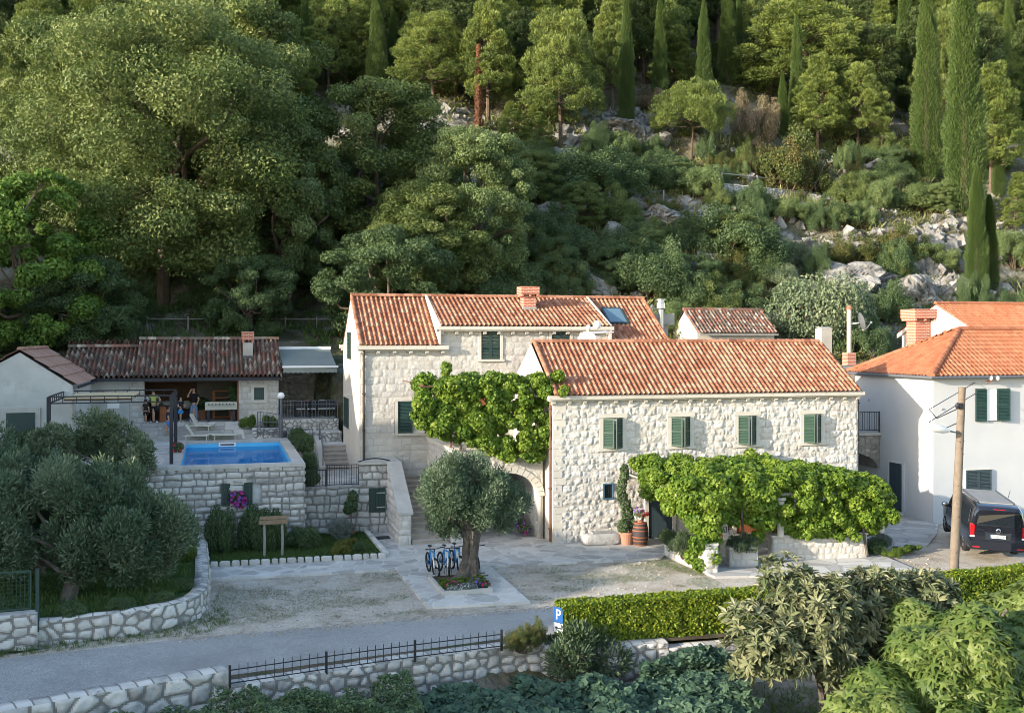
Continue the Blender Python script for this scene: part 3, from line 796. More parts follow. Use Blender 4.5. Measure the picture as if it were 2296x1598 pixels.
for k in range(18):
    t0, t1 = ang[k] + .008, ang[k + 1] - .008
    P = [(acx + math.cos(a) * (ahw + r), AY - .05, asp + math.sin(a) * (1 + r)) for a, r in ((t0, 0), (t1, 0), (t1, .26), (t0, .26))]
    mb.extr(P[::-1], (0, .3, 0), RNG.random())
mb.build('arch_ring', MT['dressed'], T1)
mb = MB()
for k in range(18):
    a, b = ang[k], ang[k + 1]
    mb.quad((acx + math.cos(a) * ahw, AY + .1, asp + math.sin(a)), (acx + math.cos(b) * ahw, AY + .1, asp + math.sin(b)), (acx + math.cos(b) * ahw, 5.9, asp + math.sin(b)), (acx + math.cos(a) * ahw, 5.9, asp + math.sin(a)))
for k in range(18):
    a, b = ang[k], ang[k + 1]
    p, q = (acx + math.cos(a) * ahw, asp + math.sin(a)), (acx + math.cos(b) * ahw, asp + math.sin(b))
    mb.quad((p[0], AY + .2, p[1]), (p[0], AY + .2, ATZ - .02), (q[0], AY + .2, ATZ - .02), (q[0], AY + .2, q[1]))
mb.box(AX0 + .05, AX1, AY + .25, 6.0, ATZ - .3, ATZ - .03)
mb.build('vault', MT['stone2'], T1)
mb = MB(); mb.box(AX0 - .08, AX1, AY - .1, AY + .28, ATZ, ATZ + .1); mb.box(AX0 - .08, AX0 + .25, AY + .28, 6.0, ATZ, ATZ + .1)
mb.build('coping', MT['dressed'], T1)

# outside stair with its parapet, from the patio up beside the terrace
S1 = thing('stone_stair', 'outside stone stair with a sloping parapet climbing between the gate and the arched terrace', 'stairs', (-5.75, 1.15, 0))
mb = MB(); n = 13
for k in range(n):
    y0 = 1.2 + k * .37
    mb.box(-5.5, -3.99, y0, 6.0, k * .165, (k + 1) * .165 - .035, .4 + .1 * (k % 3)); mb.box(-5.5, -3.99, y0 - .03, y0 + .37, (k + 1) * .165 - .035, (k + 1) * .165, .9)
mb.build('step', vmat('worn_step', [(.27, .23, .19), (.38, .33, .28), (.47, .43, .37)], 3, .4, bump=(20, .3, .02)), S1)
fn4 = masonry('coursed', .38, .3, .05, 41, 3.4, rough=.7, round_=.06, mort=.018, wob=.04)
mb = MB(); prof = lambda u: np.clip(1.22 + (u) * .60, 0, 2.9)
stone_panel(mb, (-6.03, 6.0, 0), (0, -1, 0), (0, 0, 1), 4.85, 3.0, fn4, .045, keep=lambda u, v: v < prof(4.85 - u))
stone_panel(mb, (-6.03, 1.15, 0), (1, 0, 0), (0, 0, 1), .48, 1.22, fn4, .04)
mb.extr([(-6.0, 1.18, 0), (-6.0, 6, 0), (-6.0, 6, 2.9), (-6.0, 3.95, 2.88), (-6.0, 1.18, 1.21)], (.45, 0, 0))
mb.build('parapet', MT['stone'], S1)
mb = MB()
mb.extr([(-6.1, 1.08, 1.2), (-6.1, 3.98, 2.9), (-6.1, 6.0, 2.92), (-6.1, 6.0, 3.0), (-6.1, 3.96, 2.99), (-6.1, 1.08, 1.29)], (.62, 0, 0))
mb.build('coping', MT['coping'], S1)
# ------------------------------------------------------------------ white house on the right
WX, WB = 17.7, 6.1
H3 = thing('white_house', 'white rendered house with an orange hipped tile roof and red brick chimney', 'house', (WX, 0, 0))
AP = np.array((21.35, 3.0, 8.6)); E0 = 6.5; OV = .28; WR = 40
mb = MB(); mb.box(WX, WR, .05, WB, -.1, E0); mb.build('wall', MT['white'], H3)
def hip_keep(L, S, lo, hi):      # clip a slope between two slanting hips
    return lambda u, s: (u > lo * s / S) & (u < L - hi * s / S)
ex, ey, eb = WX - OV, .05 - OV, WB + OV
mb = MB()
S = math.hypot(AP[1] - ey, AP[2] - E0)
tile_roof(mb, (ex, ey, E0), (WR, ey, E0), (ex, AP[1], AP[2]), .24, .36, .045, .035, 31, keep=hip_keep(WR - ex, S, AP[0] - ex, 0))
S = math.hypot(AP[0] - ex, AP[2] - E0)
tile_roof(mb, (ex, eb, E0), (ex, ey, E0), (AP[0], eb, AP[2]), .24, .36, .045, .035, 32, keep=hip_keep(eb - ey, S, eb - AP[1], AP[1] - ey))
tile_roof(mb, (WR, eb, E0), (ex, eb, E0), (WR, AP[1], AP[2]), .24, .36, .045, .035, 33, keep=lambda u, s: u < (WR - ex) - (AP[0] - ex) * s / S)
roof = mb.build('roof', MT['tile_orange'], H3)
for a, b in (((ex, ey, E0 + .02), AP), ((ex, eb, E0 + .02), AP), (AP, (WR, AP[1], AP[2]))):
    mb = MB(); ridge_tiles(mb, np.array(a) + (0, 0, .02), np.array(b) + (0, 0, .02), .13, .4, 9); mb.build('hip_tile', MT['tile_orange'], roof)
mb = MB(); mb.box(ex + .1, WX, ey + .2, WB + .1, E0 - .1, E0 - .02); mb.box(WX, WR, ey + .1, .05, E0 - .1, E0 - .02); mb.build('eaves_board', MT['white'], roof)
mb = MB(); mb.tube([(ex - .05, eb, E0 - .05), (ex - .05, ey - .05, E0 - .05), (WR, ey - .05, E0 - .05)], .065, 8); mb.build('gutter', MT['iron_grey'], roof)
brick_chimney(H3, 19.9, 20.75, 4.3, 5.05, 7.3, 9.6, cap=.45, over=.2)
w = MB(); w.box(19.9, 21.0, .0, .1, 4.45, 5.92)
wn = w.build('window', MT['pane'], H3)
w = MB(); w.box(20.45, 20.98, -.02, .04, 4.47, 5.9); w.box(20.42, 20.47, -.06, .04, 4.45, 5.92); w.build('curtain', MT['whiteplastic'], wn)
shutter_leaf(wn, .55, 1.46, MT['green'], (19.89, .0, 4.45), R(-4))
shutter_leaf(wn, .6, 1.46, MT['green'], (21.03, -.02, 4.45), R(-9))
w = MB(); w.box(19.32, 20.7, -.02, .08, 1.0, 2.3); wn = w.build('window', MT['dressed'], H3)
shutter_leaf(wn, .66, 1.25, MT['blue_door'], (19.35, -.025, 1.03), 0); shutter_leaf(wn, -.66, 1.25, MT['blue_door'], (20.68, -.025, 1.03), 0)
d = MB()
for k in range(5): d.box(WX - .03, WX + .03, 2.25 + k * .2, 2.44 + k * .2, .12, 2.35, RNG.random())
dd = d.build('door', MT['blue_door'], H3)
d = MB(); d.box(WX - .3, WX, 2.15, 3.35, 0, .12); d.build('doorstep', MT['dressed'], dd)
d = MB(); d.box(WX - .06, WX, 3.25, 3.4, .12, 2.42); d.box(WX - .06, WX, 2.1, 2.25, .12, 2.42); d.box(WX - .06, WX, 2.25, 3.25, 2.35, 2.42); d.build('door_frame', MT['white'], dd)
l = MB(); l.tube([(20.5, .05, 6.25), (20.5, -.3, 6.3), (20.75, -.34, 6.28)], .02); l.tube([(20.5, -.3, 6.3), (20.2, -.34, 6.15)], .02)
lb = l.build('wall_lamp', MT['wood_red'], H3)
for p in ((20.45, -.32, 6.4), (20.78, -.34, 6.4)):
    l = MB(); l.ball(p, (.08, .08, .1), 10); l.build('lamp_globe', MT['whiteplastic'], lb, smooth=True)
l = MB(); l.box(18.1, 18.18, .0, .05, 5.0, 5.08); l.box(WX - .02, WX, 4.9, 4.98, 5.1, 5.22); l.build('wall_vent', MT['slab_edge'], H3)

H4 = thing('gabled_house', 'rear house with orange roof and rough stone gable, rising behind the white hipped house', 'house', (24.2, 8, 0))
g = MB(); GX, G0, G1, GE, GR = 24.2, 5.3, 11.5, 8.55, 9.95
g.extr([(GX, G0, 0), (GX, G1, 0), (GX, G1, GE), (GX, (G0 + G1) / 2, GR), (GX, G0, GE)], (16, 0, 0)); g.build('wall', MT['stone2'], H4)
mb = MB(); gm = (G0 + G1) / 2
tile_roof(mb, (GX - .15, G0 - .35, GE - .1), (40, G0 - .35, GE - .1), (GX - .15, gm, GR + .05), .24, .36, .045, .035, 34)
tile_roof(mb, (40, G1 + .35, GE - .1), (GX - .15, G1 + .35, GE - .1), (40, gm, GR + .05), .24, .36, .045, .035, 35)
roof = mb.build('roof', MT['tile_orange'], H4)
mb = MB(); ridge_tiles(mb, (GX - .15, gm, GR + .08), (40, gm, GR + .08), .12, .4, 36); mb.build('ridge_tile', MT['tile_orange'], roof)
mb = MB(); mb.extr([(GX - .12, G0 - .3, GE - .15), (GX - .12, gm, GR), (GX - .12, G1 + .3, GE - .15), (GX - .12, G1 + .3, GE - .38), (GX - .12, gm, GR - .22), (GX - .12, G0 - .3, GE - .38)], (.12, 0, 0)); mb.build('verge', MT['render'], roof)

# stone bridge with a railing between front house and white house
B1 = thing('stone_bridge', 'small stone arch bridge with dark iron railing between the stone house and the white house', 'bridge', (15.8, 4.2, 0))
mb = MB(); fnb = masonry('rubble', .34, .24, .05, 51, 4, round_=.06)
arch = lambda u, v: v < 1.95 + .85 * np.sqrt(np.maximum(0, 1 - ((u - 1.75) / 1.95) ** 2))
stone_panel(mb, (13.85, 4.0, 0), (1, 0, 0), (0, 0, 1), WX - 13.87, 3.55, fnb, .045, keep=lambda u, v: ~arch(u, v))
for k in range(14):
    a0, a1 = math.pi * k / 14, math.pi * (k + 1) / 14
    f = lambda a: (15.6 + 1.95 * math.cos(a), 1.95 + .85 * math.sin(a))
    p, q = f(a0), f(a1)
    mb.quad((p[0], 4.02, p[1]), (q[0], 4.02, q[1]), (q[0], 6.0, q[1]), (p[0], 6.0, p[1]), .3)
mb.box(13.84, WX, 4.03, 6.0, 2.95, 3.54)
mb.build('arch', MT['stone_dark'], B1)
mb = MB(); mb.box(13.84, WX, 3.9, 6.0, 3.55, 3.68); mb.build('deck', MT['coping'], B1)
def railing(name, parent, a, b, h, m, step=.13, post=1.6, rails=(1.0, .12), pw=.045, bw=.018, top=None, spear=0.):
    """one straight run of iron railing from a to b, as one mesh"""
    a = np.asarray(a, float); b = np.asarray(b, float); L = np.linalg.norm((b - a)[:2]); mb = MB()
    for r in rails: mb.bar(a + (0, 0, h * r), b + (0, 0, h * r), .03 if r < 1 else .045, .03)
    n = max(1, round(L / step))
    for i in range(n + 1):
        p = a + (b - a) * i / n
        mb.bar(p + (0, 0, h * rails[-1]), p + (0, 0, h * (1.0 + spear)), bw)
    k = max(1, round(L / post))
    for i in range(k + 1):
        p = a + (b - a) * i / k
        mb.bar(p, p + (0, 0, h * 1.03), pw)
    return mb.build(name, m, parent)
railing('railing', B1, (13.95, 3.95, 3.68), (17.6, 3.95, 3.68), .98, MT['iron'])
railing('railing', B1, (15.3, 3.95, 3.68), (15.3, 5.9, 3.68), .98, MT['iron'])

# ------------------------------------------------------------------ small roofs and flues behind
A1 = thing('annex', 'low flat roofed annex squeezed between the stone house and the white house', 'building', (17.5, 9, 0))
mb = MB(); mb.box(14.2, 21.0, 7.2, 11.3, -.1, 6.55); mb.build('wall', MT['concrete'], A1)
mb = MB(); mb.box(14.1, 21.1, 7.1, 11.4, 6.55, 6.72); mb.build('roof_slab', MT['slab_edge'], A1)
mb = MB(); mb.box(16.85, 17.45, 7.8, 8.4, 6.72, 8.68); mb.extr([(16.85, 7.8, 8.68), (17.45, 7.8, 8.68), (17.45, 8.1, 8.76), (16.85, 8.1, 8.76)], (0, .3, .0)); tag(mb.build('chimney_pillar', MT['concrete'], loc=(17.1, 8.1, 6.7)), 'plain square concrete chimney pillar standing at the right end of the long roof', 'chimney')
P1 = thing('smoke_pipe', 'thin buff smoke pipe on a brick base beside the dark satellite dish', 'pipe', (19.85, 10, 6.72))
mb = MB(); mb.box(19.6, 20.12, 9.75, 10.25, 6.72, 7.4); mb.build('base', MT['brick'], P1)
mb = MB(); mb.tube([(19.86, 10, 7.4), (19.86, 10, 9.7)], .12, 12); mb.build('pipe', MT['render'], P1, smooth=False)
mb = MB(); mb.lathe((19.86, 10, 9.7), [(.14, 0), (.14, .1), (.2, .1), (.03, .25)], 12); mb.build('cap', MT['terracotta'], P1)
def dish(name, label, c, r, aim, m, parent=None):
    t = thing(name, label, 'satellite dish', c)
    aim = np.array(aim, float); aim /= np.linalg.norm(aim)
    mb = MB(); pr = [(r * k / 6, .22 * r * (k / 6) ** 2) for k in range(7)]
    mb.lathe(c, pr, 20, ax=aim); mb.lathe(np.array(c) - aim * .012, pr[::-1], 20, ax=aim); mb.build('reflector', m, t, smooth=True)
    up = np.array((0, 0, 1.)); side = np.cross(aim, up)
    low = np.array(c) - up * r * .95 + aim * .15; tip = np.array(c) + aim * r * 1.25 - up * r * .35
    mb = MB(); mb.tube([low, (low + tip) / 2 - up * .1, tip], .022); mb.ball(tip, .07, 8); mb.build('feed_arm', MT['whiteplastic'], t)
    return t
dish('satellite_dish', 'dark grey satellite dish seen edge on, fixed to the thin smoke pipe', (20.45, 9.9, 9.05), .5, (1, -.25, .25), MT['iron_grey'])
mb = MB(); mb.bar((19.9, 10, 8.95), (20.4, 9.92, 9.0), .06); tag(mb.build('dish_bracket', MT['whiteplastic'], loc=(20.1, 10, 8.95)), 'white bracket holding the dark satellite dish to its smoke pipe', 'bracket')
t = dish('satellite_dish', 'white satellite dish behind the ridge of the long tiled roof', (2.95, 4.3, 8.08), .42, (-.55, -.8, .22), MT['whiteplastic'])
mb = MB(); mb.tube([(3.2, 4.45, 7.3), (3.2, 4.45, 8.45), (3.9, 4.45, 8.5)], .03); mb.ball((2.98, 4.3, 8.66), .13, 10); mb.ball((3.4, 4.3, 8.78), (.2, .12, .2), 10); mb.tube([(2.9, 4.3, 8.42), (4.2, 4.3, 8.46)], .035); mb.build('mast', MT['whiteplastic'], t, smooth=True)
F1 = thing('steel_flue', 'shiny steel flue pipe with a wide cap beside the end of the tall roof', 'flue', (8.15, 8.2, 0))
mb = MB(); mb.tube([(8.15, 8.2, 4.5), (8.15, 8.2, 9.75)], .14, 14); mb.build('pipe', MT['steel'], F1, smooth=True)
mb = MB(); mb.lathe((8.15, 8.2, 9.6), [(.15, 0), (.22, .05), (.22, .32), (.15, .36), (.15, .44), (.24, .46), (.24, .5), (.02, .56)], 16); mb.build('cap', MT['steel'], F1)
F2 = thing('concrete_chimney', 'pale concrete chimney block with wide flat top behind the steel flue', 'chimney', (8.5, 9.2, 0))
mb = MB(); mb.box(8.15, 8.85, 8.9, 9.5, 3, 8.85); mb.build('stack', MT['concrete'], F2)
mb = MB(); mb.box(7.75, 9.1, 8.7, 9.7, 8.85, 9.4); mb.build('cap', MT['concrete'], F2)

HU = thing('garden_hut', 'small whitewashed hut with an old mottled barrel tile roof below the rocks', 'hut', (16.6, 17.5, 5.5))
g = MB(); g.extr([(14.1, 16.7, 5), (14.1, 20.2, 5), (14.1, 20.2, 8.5), (14.1, 18.45, 9.78), (14.1, 16.7, 8.5)], (5.0, 0, 0)); g.build('wall', MT['render'], HU)
mb = MB(); tile_roof(mb, (14.0, 16.4, 8.45), (19.25, 16.4, 8.45), (14.0, 18.45, 9.85), .23, .34, .07, .04, 41, jit=.35)
tile_roof(mb, (19.25, 20.5, 8.45), (14.0, 20.5, 8.45), (19.25, 18.45, 9.85), .23, .34, .07, .04, 42, jit=.35)
roof = mb.build('roof', MT['tile_old'], HU)
mb = MB(); ridge_tiles(mb, (14.0, 18.45, 9.88), (19.25, 18.45, 9.88), .12, .4, 43); mb.build('ridge_tile', MT['tile_old'], roof)
mb = MB(); mb.box(14.1, 19.2, 16.36, 16.44, 8.33, 8.42); mb.build('gutter', MT['wood_grey'], roof)

# ------------------------------------------------------------------ pool house (open loggia) and shed
PZ, DZ = 4.0, 3.25
L1 = thing('pool_house', 'low stone pool house with an open front and an old mottled barrel tile roof', 'building', (-13.5, 15, PZ))
fp = masonry('coursed', .36, .27, .035, 61, 3, rough=.6, round_=.05, mort=.03, wob=.05)
mb = MB(); stone_panel(mb, (-17.15, 15, PZ), (1, 0, 0), (0, 0, 1), .72, 2.15, fp, .035); mb.box(-17.14, -16.45, 15.02, 15.5, PZ, 6.15); mb.build('pier', MT['stone2'], L1)
mb = MB(); stone_panel(mb, (-11.92, 15, PZ), (1, 0, 0), (0, 0, 1), 1.98, 2.15, fp, .035, [(.72, 1.28, 1.02, 1.72)], u0=4)
mb.box(-11.91, -9.95, 15.02, 18.6, PZ, 6.15)
mb.build('pier', MT['stone2'], L1)
mb = MB(); mb.box(-20.2, -17.15, 15, 15.4, PZ - 1, 6.2); mb.build('plastered_wall', MT['plaster'], L1)
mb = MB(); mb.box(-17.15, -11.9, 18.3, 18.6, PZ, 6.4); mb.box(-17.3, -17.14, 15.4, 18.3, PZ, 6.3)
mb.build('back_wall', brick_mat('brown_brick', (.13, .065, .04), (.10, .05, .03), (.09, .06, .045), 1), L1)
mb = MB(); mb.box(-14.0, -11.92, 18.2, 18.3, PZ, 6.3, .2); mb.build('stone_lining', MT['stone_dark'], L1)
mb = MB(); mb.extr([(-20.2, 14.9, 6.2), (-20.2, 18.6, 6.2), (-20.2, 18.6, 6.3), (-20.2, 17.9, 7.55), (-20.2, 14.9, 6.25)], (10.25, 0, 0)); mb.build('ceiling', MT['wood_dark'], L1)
mb = MB()
tile_roof(mb, (-20.3, 14.45, 6.24), (-16.85, 14.45, 6.24), (-20.3, 17.9, 7.68), .225, .36, .10, .05, 51, jit=.2)
tile_roof(mb, (-16.85, 14.45, 6.25), (-9.8, 14.45, 6.25), (-16.85, 17.9, 8.06), .225, .36, .10, .05, 52, jit=.2)
tile_roof(mb, (-9.8, 19.3, 6.6), (-20.3, 19.3, 6.6), (-9.8, 17.9, 8.06), .225, .36, .10, .05, 53, jit=.2)
roof = mb.build('roof', MT['tile_old'], L1)
mb = MB(); ridge_tiles(mb, (-16.85, 17.9, 8.12), (-9.8, 17.9, 8.12), .13, .42, 54); ridge_tiles(mb, (-20.3, 17.9, 7.74), (-16.85, 17.9, 7.74), .13, .42, 55); mb.build('ridge_tile', MT['tile_old'], roof)
mb = MB(); mb.box(-9.86, -9.8, 14.5, 17.9, 6.05, 6.12); mb.extr([(-9.84, 14.5, 6.1), (-9.84, 17.9, 7.95), (-9.84, 17.9, 6.1)], (.05, 0, 0)); mb.build('gable_end', MT['stone2'], L1)
mb = MB(); mb.box(-19.0, -9.8, 14.3, 14.46, 6.08, 6.22); mb.build('gutter', MT['iron'], roof)
mb = MB(); mb.box(-16.45, -11.9, 15.02, 15.3, 6.0, 6.2); mb.build('lintel_beam', MT['wood_dark'], L1)
mb = MB(); mb.box(-11.99, -11.92, 15.0, 15.3, PZ, 6.1); mb.build('post', MT['wood_red'], L1)
w = MB(); w.box(-11.32, -10.5, 14.95, 15.1, 5.68, 5.84); w.box(-11.32, -10.5, 14.95, 15.1, 4.92, 5.05); w.box(-11.32, -11.16, 14.95, 15.1, 5.05, 5.68); w.box(-10.66, -10.5, 14.95, 15.1, 5.05, 5.68)
wn = w.build('window', MT['dressed'], L1)
shutter_leaf(wn, .5, .63, MT['green'], (-11.16, 15.0, 5.05), 0, solid=True)
w = MB(); w.box(-18.3, -17.45, 14.95, 15.02, 5.5, 5.7); w.build('lintel', MT['dressed'], L1)
w = MB(); w.box(-18.15, -17.6, 14.96, 15.02, 4.75, 5.1); w.build('window', MT['whiteplastic'], L1)
c = MB(); c.box(-11.68, -11.18, 16.2, 16.7, 6.9, 7.95); ch = c.build('chimney', MT['concrete'], L1)
c = MB(); c.box(-11.74, -11.12, 16.14, 16.76, 8.08, 8.52); c.build('cap', MT['brick'], ch)
c = MB()
for x, y in ((-11.72, 16.16), (-11.24, 16.16), (-11.72, 16.62), (-11.24, 16.62)): c.box(x, x + .1, y, y + .12, 7.95, 8.08)
c.build('cap_leg', MT['brick'], ch)
c = MB(); c.box(-11.72, -11.14, 16.15, 16.75, 6.95, 7.28); c.build('flashing', MT['iron_grey'], ch)

SH = thing('plastered_shed', 'grey plastered shed gable with a brown flat tile roof left of the pool house', 'shed', (-20.9, 11, 3))
g = MB(); g.extr([(-23.2, 7.5, 1), (-18.85, 7.5, 1), (-18.85, 7.5, 6.2), (-20.9, 7.5, 7.6), (-23.2, 7.5, 6.3)], (0, 7.6, 0)); g.build('wall', MT['plaster'], SH)
mb = MB()
tile_roof(mb, (-18.65, 7.4, 6.2), (-18.65, 15.1, 6.2), (-20.9, 7.4, 7.72), .3, .62, .05, .05, 61, flat=True)
tile_roof(mb, (-23.3, 15.1, 6.3), (-23.3, 7.4, 6.3), (-20.9, 15.1, 7.72), .3, .62, .05, .05, 62, flat=True)
roof = mb.build('roof', MT['tile_brown'], SH)
mb = MB(); ridge_tiles(mb, (-20.9, 7.4, 7.73), (-20.9, 15, 7.73), .1, .4, 63); mb.build('ridge_tile', MT['tile_brown'], roof)
mb = MB(); mb.tube([(-18.6, 7.4, 6.14), (-18.6, 14.6, 6.1)], .06); mb.build('gutter', MT['iron'], roof)
w = MB(); w.box(-21.6, -20.1, 7.42, 7.52, 3.0, 5.3); wn = w.build('door_frame', MT['coping'], SH)
w = MB(); w.box(-21.4, -20.3, 7.38, 7.44, 3.0, 5.1); w.build('door', MT['green'], SH)

# awning
AW = thing('awning', 'grey green fabric awning with a scalloped valance between pool house and tall house', 'awning', (-8.2, 16.5, 6.7))
a0, a1, y0, y1, z0, z1 = -9.72, -7.0, 14.8, 18.5, 6.72, 7.6
mb = MB(); n = 24
for i in range(n):
    u0, u1 = i / n, (i + 1) / n
    f = lambda u, v: (a0 + (a1 - a0) * u, y0 + (y1 - y0) * v, z0 + (z1 - z0) * v - .06 * math.sin(math.pi * v) - .01 * math.sin(u * 9))
    for j in range(6): mb.quad(f(u0, j / 6), f(u1, j / 6), f(u1, (j + 1) / 6), f(u0, (j + 1) / 6))
mb.build('fabric', MT['canvas'], AW, smooth=True)
mb = MB(); n = 96
for i in range(n):
    xa, xb = a0 + (a1 - a0) * i / n, a0 + (a1 - a0) * (i + 1) / n
    za, zb = (6.45 - .05 * abs(math.cos(math.pi * q / n * 11)) for q in (i, i + 1))
    mb.quad((xa, y0 - .02, za), (xb, y0 - .02, zb), (xb, y0 - .02, z0 - .05), (xa, y0 - .02, z0 - .05))
mb.build('valance', MT['canvas'], AW)
mb = MB(); mb.box(a0 - .05, a1 + .05, y0 - .08, y0 + .03, z0 - .05, z0 + .05); mb.build('front_bar', MT['whiteplastic'], AW)
mb = MB(); mb.box(a0 - .05, a1 + .05, y1 - .05, y1 + .15, z1 - .05, z1 + .12); mb.build('cassette', MT['whiteplastic'], AW)

# ------------------------------------------------------------------ pool on its stone basement
PB = thing('swimming_pool', 'raised blue swimming pool on a stone block basement', 'pool', (-12.2, 7, 0))
px0, px1, py0, py1 = -14.85, -9.64, 2.2, 13.0; ix0, ix1, iy0, iy1 = -14.38, -10.06, 2.75, 12.5
fq = masonry('coursed', .42, .27, .06, 71, 4, rough=.7, round_=.06, mort=.03, wob=.05)
mb = MB()
stone_panel(mb, (-16.5, py0, -.1), (1, 0, 0), (0, 0, 1), px1 + 16.5, 3.27, fq, .04, [(4.5, 5.2, 1.85, 2.62)])
stone_panel(mb, (px1, py0, -.1), (0, 1, 0), (0, 0, 1), 6, 3.27, fq, .06)
mb.box(-16.5, px1 - .02, py0 + .05, py0 + .45, -.1, 3.12); mb.box(px1 - .4, px1 - .02, py0 + .45, 13, -.1, 3.12); mb.box(-16.5, -16.1, py0 + .45, 13, -.1, 3.12)
mb.box(-16.1, ix0 - .06, py0 + .45, 13, -.1, 3.1)
mb.build('basement_wall', MT['stone_grey'], PB)
mb = MB()
for x0, x1, y0, y1 in ((px0 - 1.7, px1 + .03, py0 - .06, iy0), (px0 - .2, px1 + .03, iy1, py1 + .1), (ix1, px1 + .03, iy0, iy1), (px0 - .2, ix0, iy0, iy1)):
    n = max(1, round(max(x1 - x0, y1 - y0) / .6))
    for k in range(n):
        if x1 - x0 > y1 - y0: mb.box(x0 + (x1 - x0) * k / n, x0 + (x1 - x0) * (k + 1) / n - .006, y0, y1, 3.13, DZ, RNG.random())
        else: mb.box(x0, x1, y0 + (y1 - y0) * k / n, y0 + (y1 - y0) * (k + 1) / n - .006, 3.13, DZ, RNG.random())
mb.build('coping', MT['coping'], PB)
mb = MB(); v = [(ix0, iy0), (ix1, iy0), (ix1, iy1), (ix0, iy1)]
for k in range(4):
    a, b = v[k], v[(k + 1) % 4]; mb.quad((*b, 1.6), (*a, 1.6), (*a, 3.126), (*b, 3.126))
mb.quad((*v[0], 1.6), (*v[1], 1.6), (*v[2], 1.6), (*v[3], 1.6))
mb.build('liner', vmat('blue_liner', [(.10, .48, .78), (.13, .54, .82)], 1.2, .9, attr=False, rough=.5), PB)
wm = bpy.data.materials.new('pool_water'); wm.use_nodes = True
N = wm.node_tree.nodes; L = wm.node_tree.links; N.remove(N['Principled BSDF'])
gl = N.new('ShaderNodeBsdfGlossy'); gl.inputs['Roughness'].default_value = .02
tr = N.new('ShaderNodeBsdfTransparent'); tr.inputs['Color'].default_value = (.70, .90, .98, 1)
fr = N.new('ShaderNodeFresnel'); fr.inputs['IOR'].default_value = 1.33
nz = N.new('ShaderNodeTexNoise'); nz.inputs['Scale'].default_value = 2.2; tc = N.new('ShaderNodeTexCoord'); L.new(tc.outputs['Object'], nz.inputs['Vector'])
bp = N.new('ShaderNodeBump'); bp.inputs['Strength'].default_value = .06; bp.inputs['Distance'].default_value = .05; L.new(nz.outputs['Fac'], bp.inputs['Height'])
L.new(bp.outputs[0], gl.inputs['Normal']); L.new(bp.outputs[0], fr.inputs['Normal'])
mx = N.new('ShaderNodeMixShader'); sc_ = N.new('ShaderNodeMath'); sc_.operation = 'MULTIPLY'; sc_.inputs[1].default_value = .6; L.new(fr.outputs[0], sc_.inputs[0]); L.new(sc_.outputs[0], mx.inputs[0]); L.new(tr.outputs[0], mx.inputs[1]); L.new(gl.outputs[0], mx.inputs[2]); L.new(mx.outputs[0], N['Material Output'].inputs[0])
mb = MB(); mb.quad((ix0, iy0, 2.95), (ix1, iy0, 2.95), (ix1, iy1, 2.95), (ix0, iy1, 2.95)); tag(mb.build('pool_water', wm), kind='structure')
mb = MB(); mb.box(-12.9, -12.1, iy1 - .04, iy1 - .002, 2.98, 3.16); mb.build('skimmer', MT['whiteplastic'], PB)
mb = MB(); mb.box(-12.82, -12.18, iy1 - .05, iy1 - .035, 3.03, 3.11); mb.build('skimmer_slot', MT['iron_grey'], PB)
w = MB(); w.box(-12.62, -11.88, py0 - .05, py0 + .06, 2.5, 2.72); w.box(-12.62, -11.88, py0 - .05, py0 + .1, 1.68, 1.78); w.box(-12.62, -12.5, py0 + .0, py0 + .06, 1.78, 2.5); w.box(-11.98, -11.88, py0 + .0, py0 + .06, 1.78, 2.5)
wn = w.build('window', MT['dressed'], PB)
w = MB(); w.box(-12.0, -11.3, py0 + .03, py0 + .06, 1.7, 2.6)
shutter_leaf(wn, -.34, .86, MT['green'], (-12.0 - .5, py0 - .02, 1.7), R(8), solid=True)
shutter_leaf(wn, .34, .86, MT['green'], (-11.98, py0 - .02, 1.7), R(-8), solid=True)
w = MB(); w.box(-12.5, -11.98, py0 + .04, py0 + .06, 1.78, 2.5); w.build('niche', MT['render'], wn)

# decks, steps, terraces (setting)
def slab(name, x0, x1, y0, y1, z, m, d=.3):
    mb = MB(); mb.box(x0, x1, y0, y1, z - d, z); return tag(mb.build(name, m), kind='structure')
slab('pool_deck', -20, -9.62, 13.1, 13.45, DZ, MT['flag'], 3)
slab('pool_deck_side', -18.8, px0 - .2, 2.8, 13.1, DZ - .005, MT['flag'], .2)
slab('terrace_step', -18, -10.9, 13.45, 13.85, 3.45, MT['paver'], 1)
slab('terrace_step', -18, -10.9, 13.85, 14.25, 3.65, MT['paver'], 1)
slab('terrace_step', -18, -10.9, 14.25, 14.65, 3.83, MT['paver'], 1)
slab('loggia_floor', -20.2, -9.9, 14.65, 18.6, PZ, MT['paver'], 2)
slab('planter_ground', -10.9, -9.85, 13.45, 14.65, 3.72, MT['soil'], 1)
slab('dining_terrace', -9.85, -6.96, 14.5, 19.6, 4.05, MT['flag'], 3)
slab('upper_landing', -9.6, -6.96, 13.1, 14.5, 3.5, MT['flag'], 2)
slab('stair_landing', -9.6, -6.96, 11.6, 13.1, 3.02, MT['flag'], 2)
slab('gate_landing', -9.6, -6.96, 4.3, 11.6, 2.0, MT['paver'], .4)
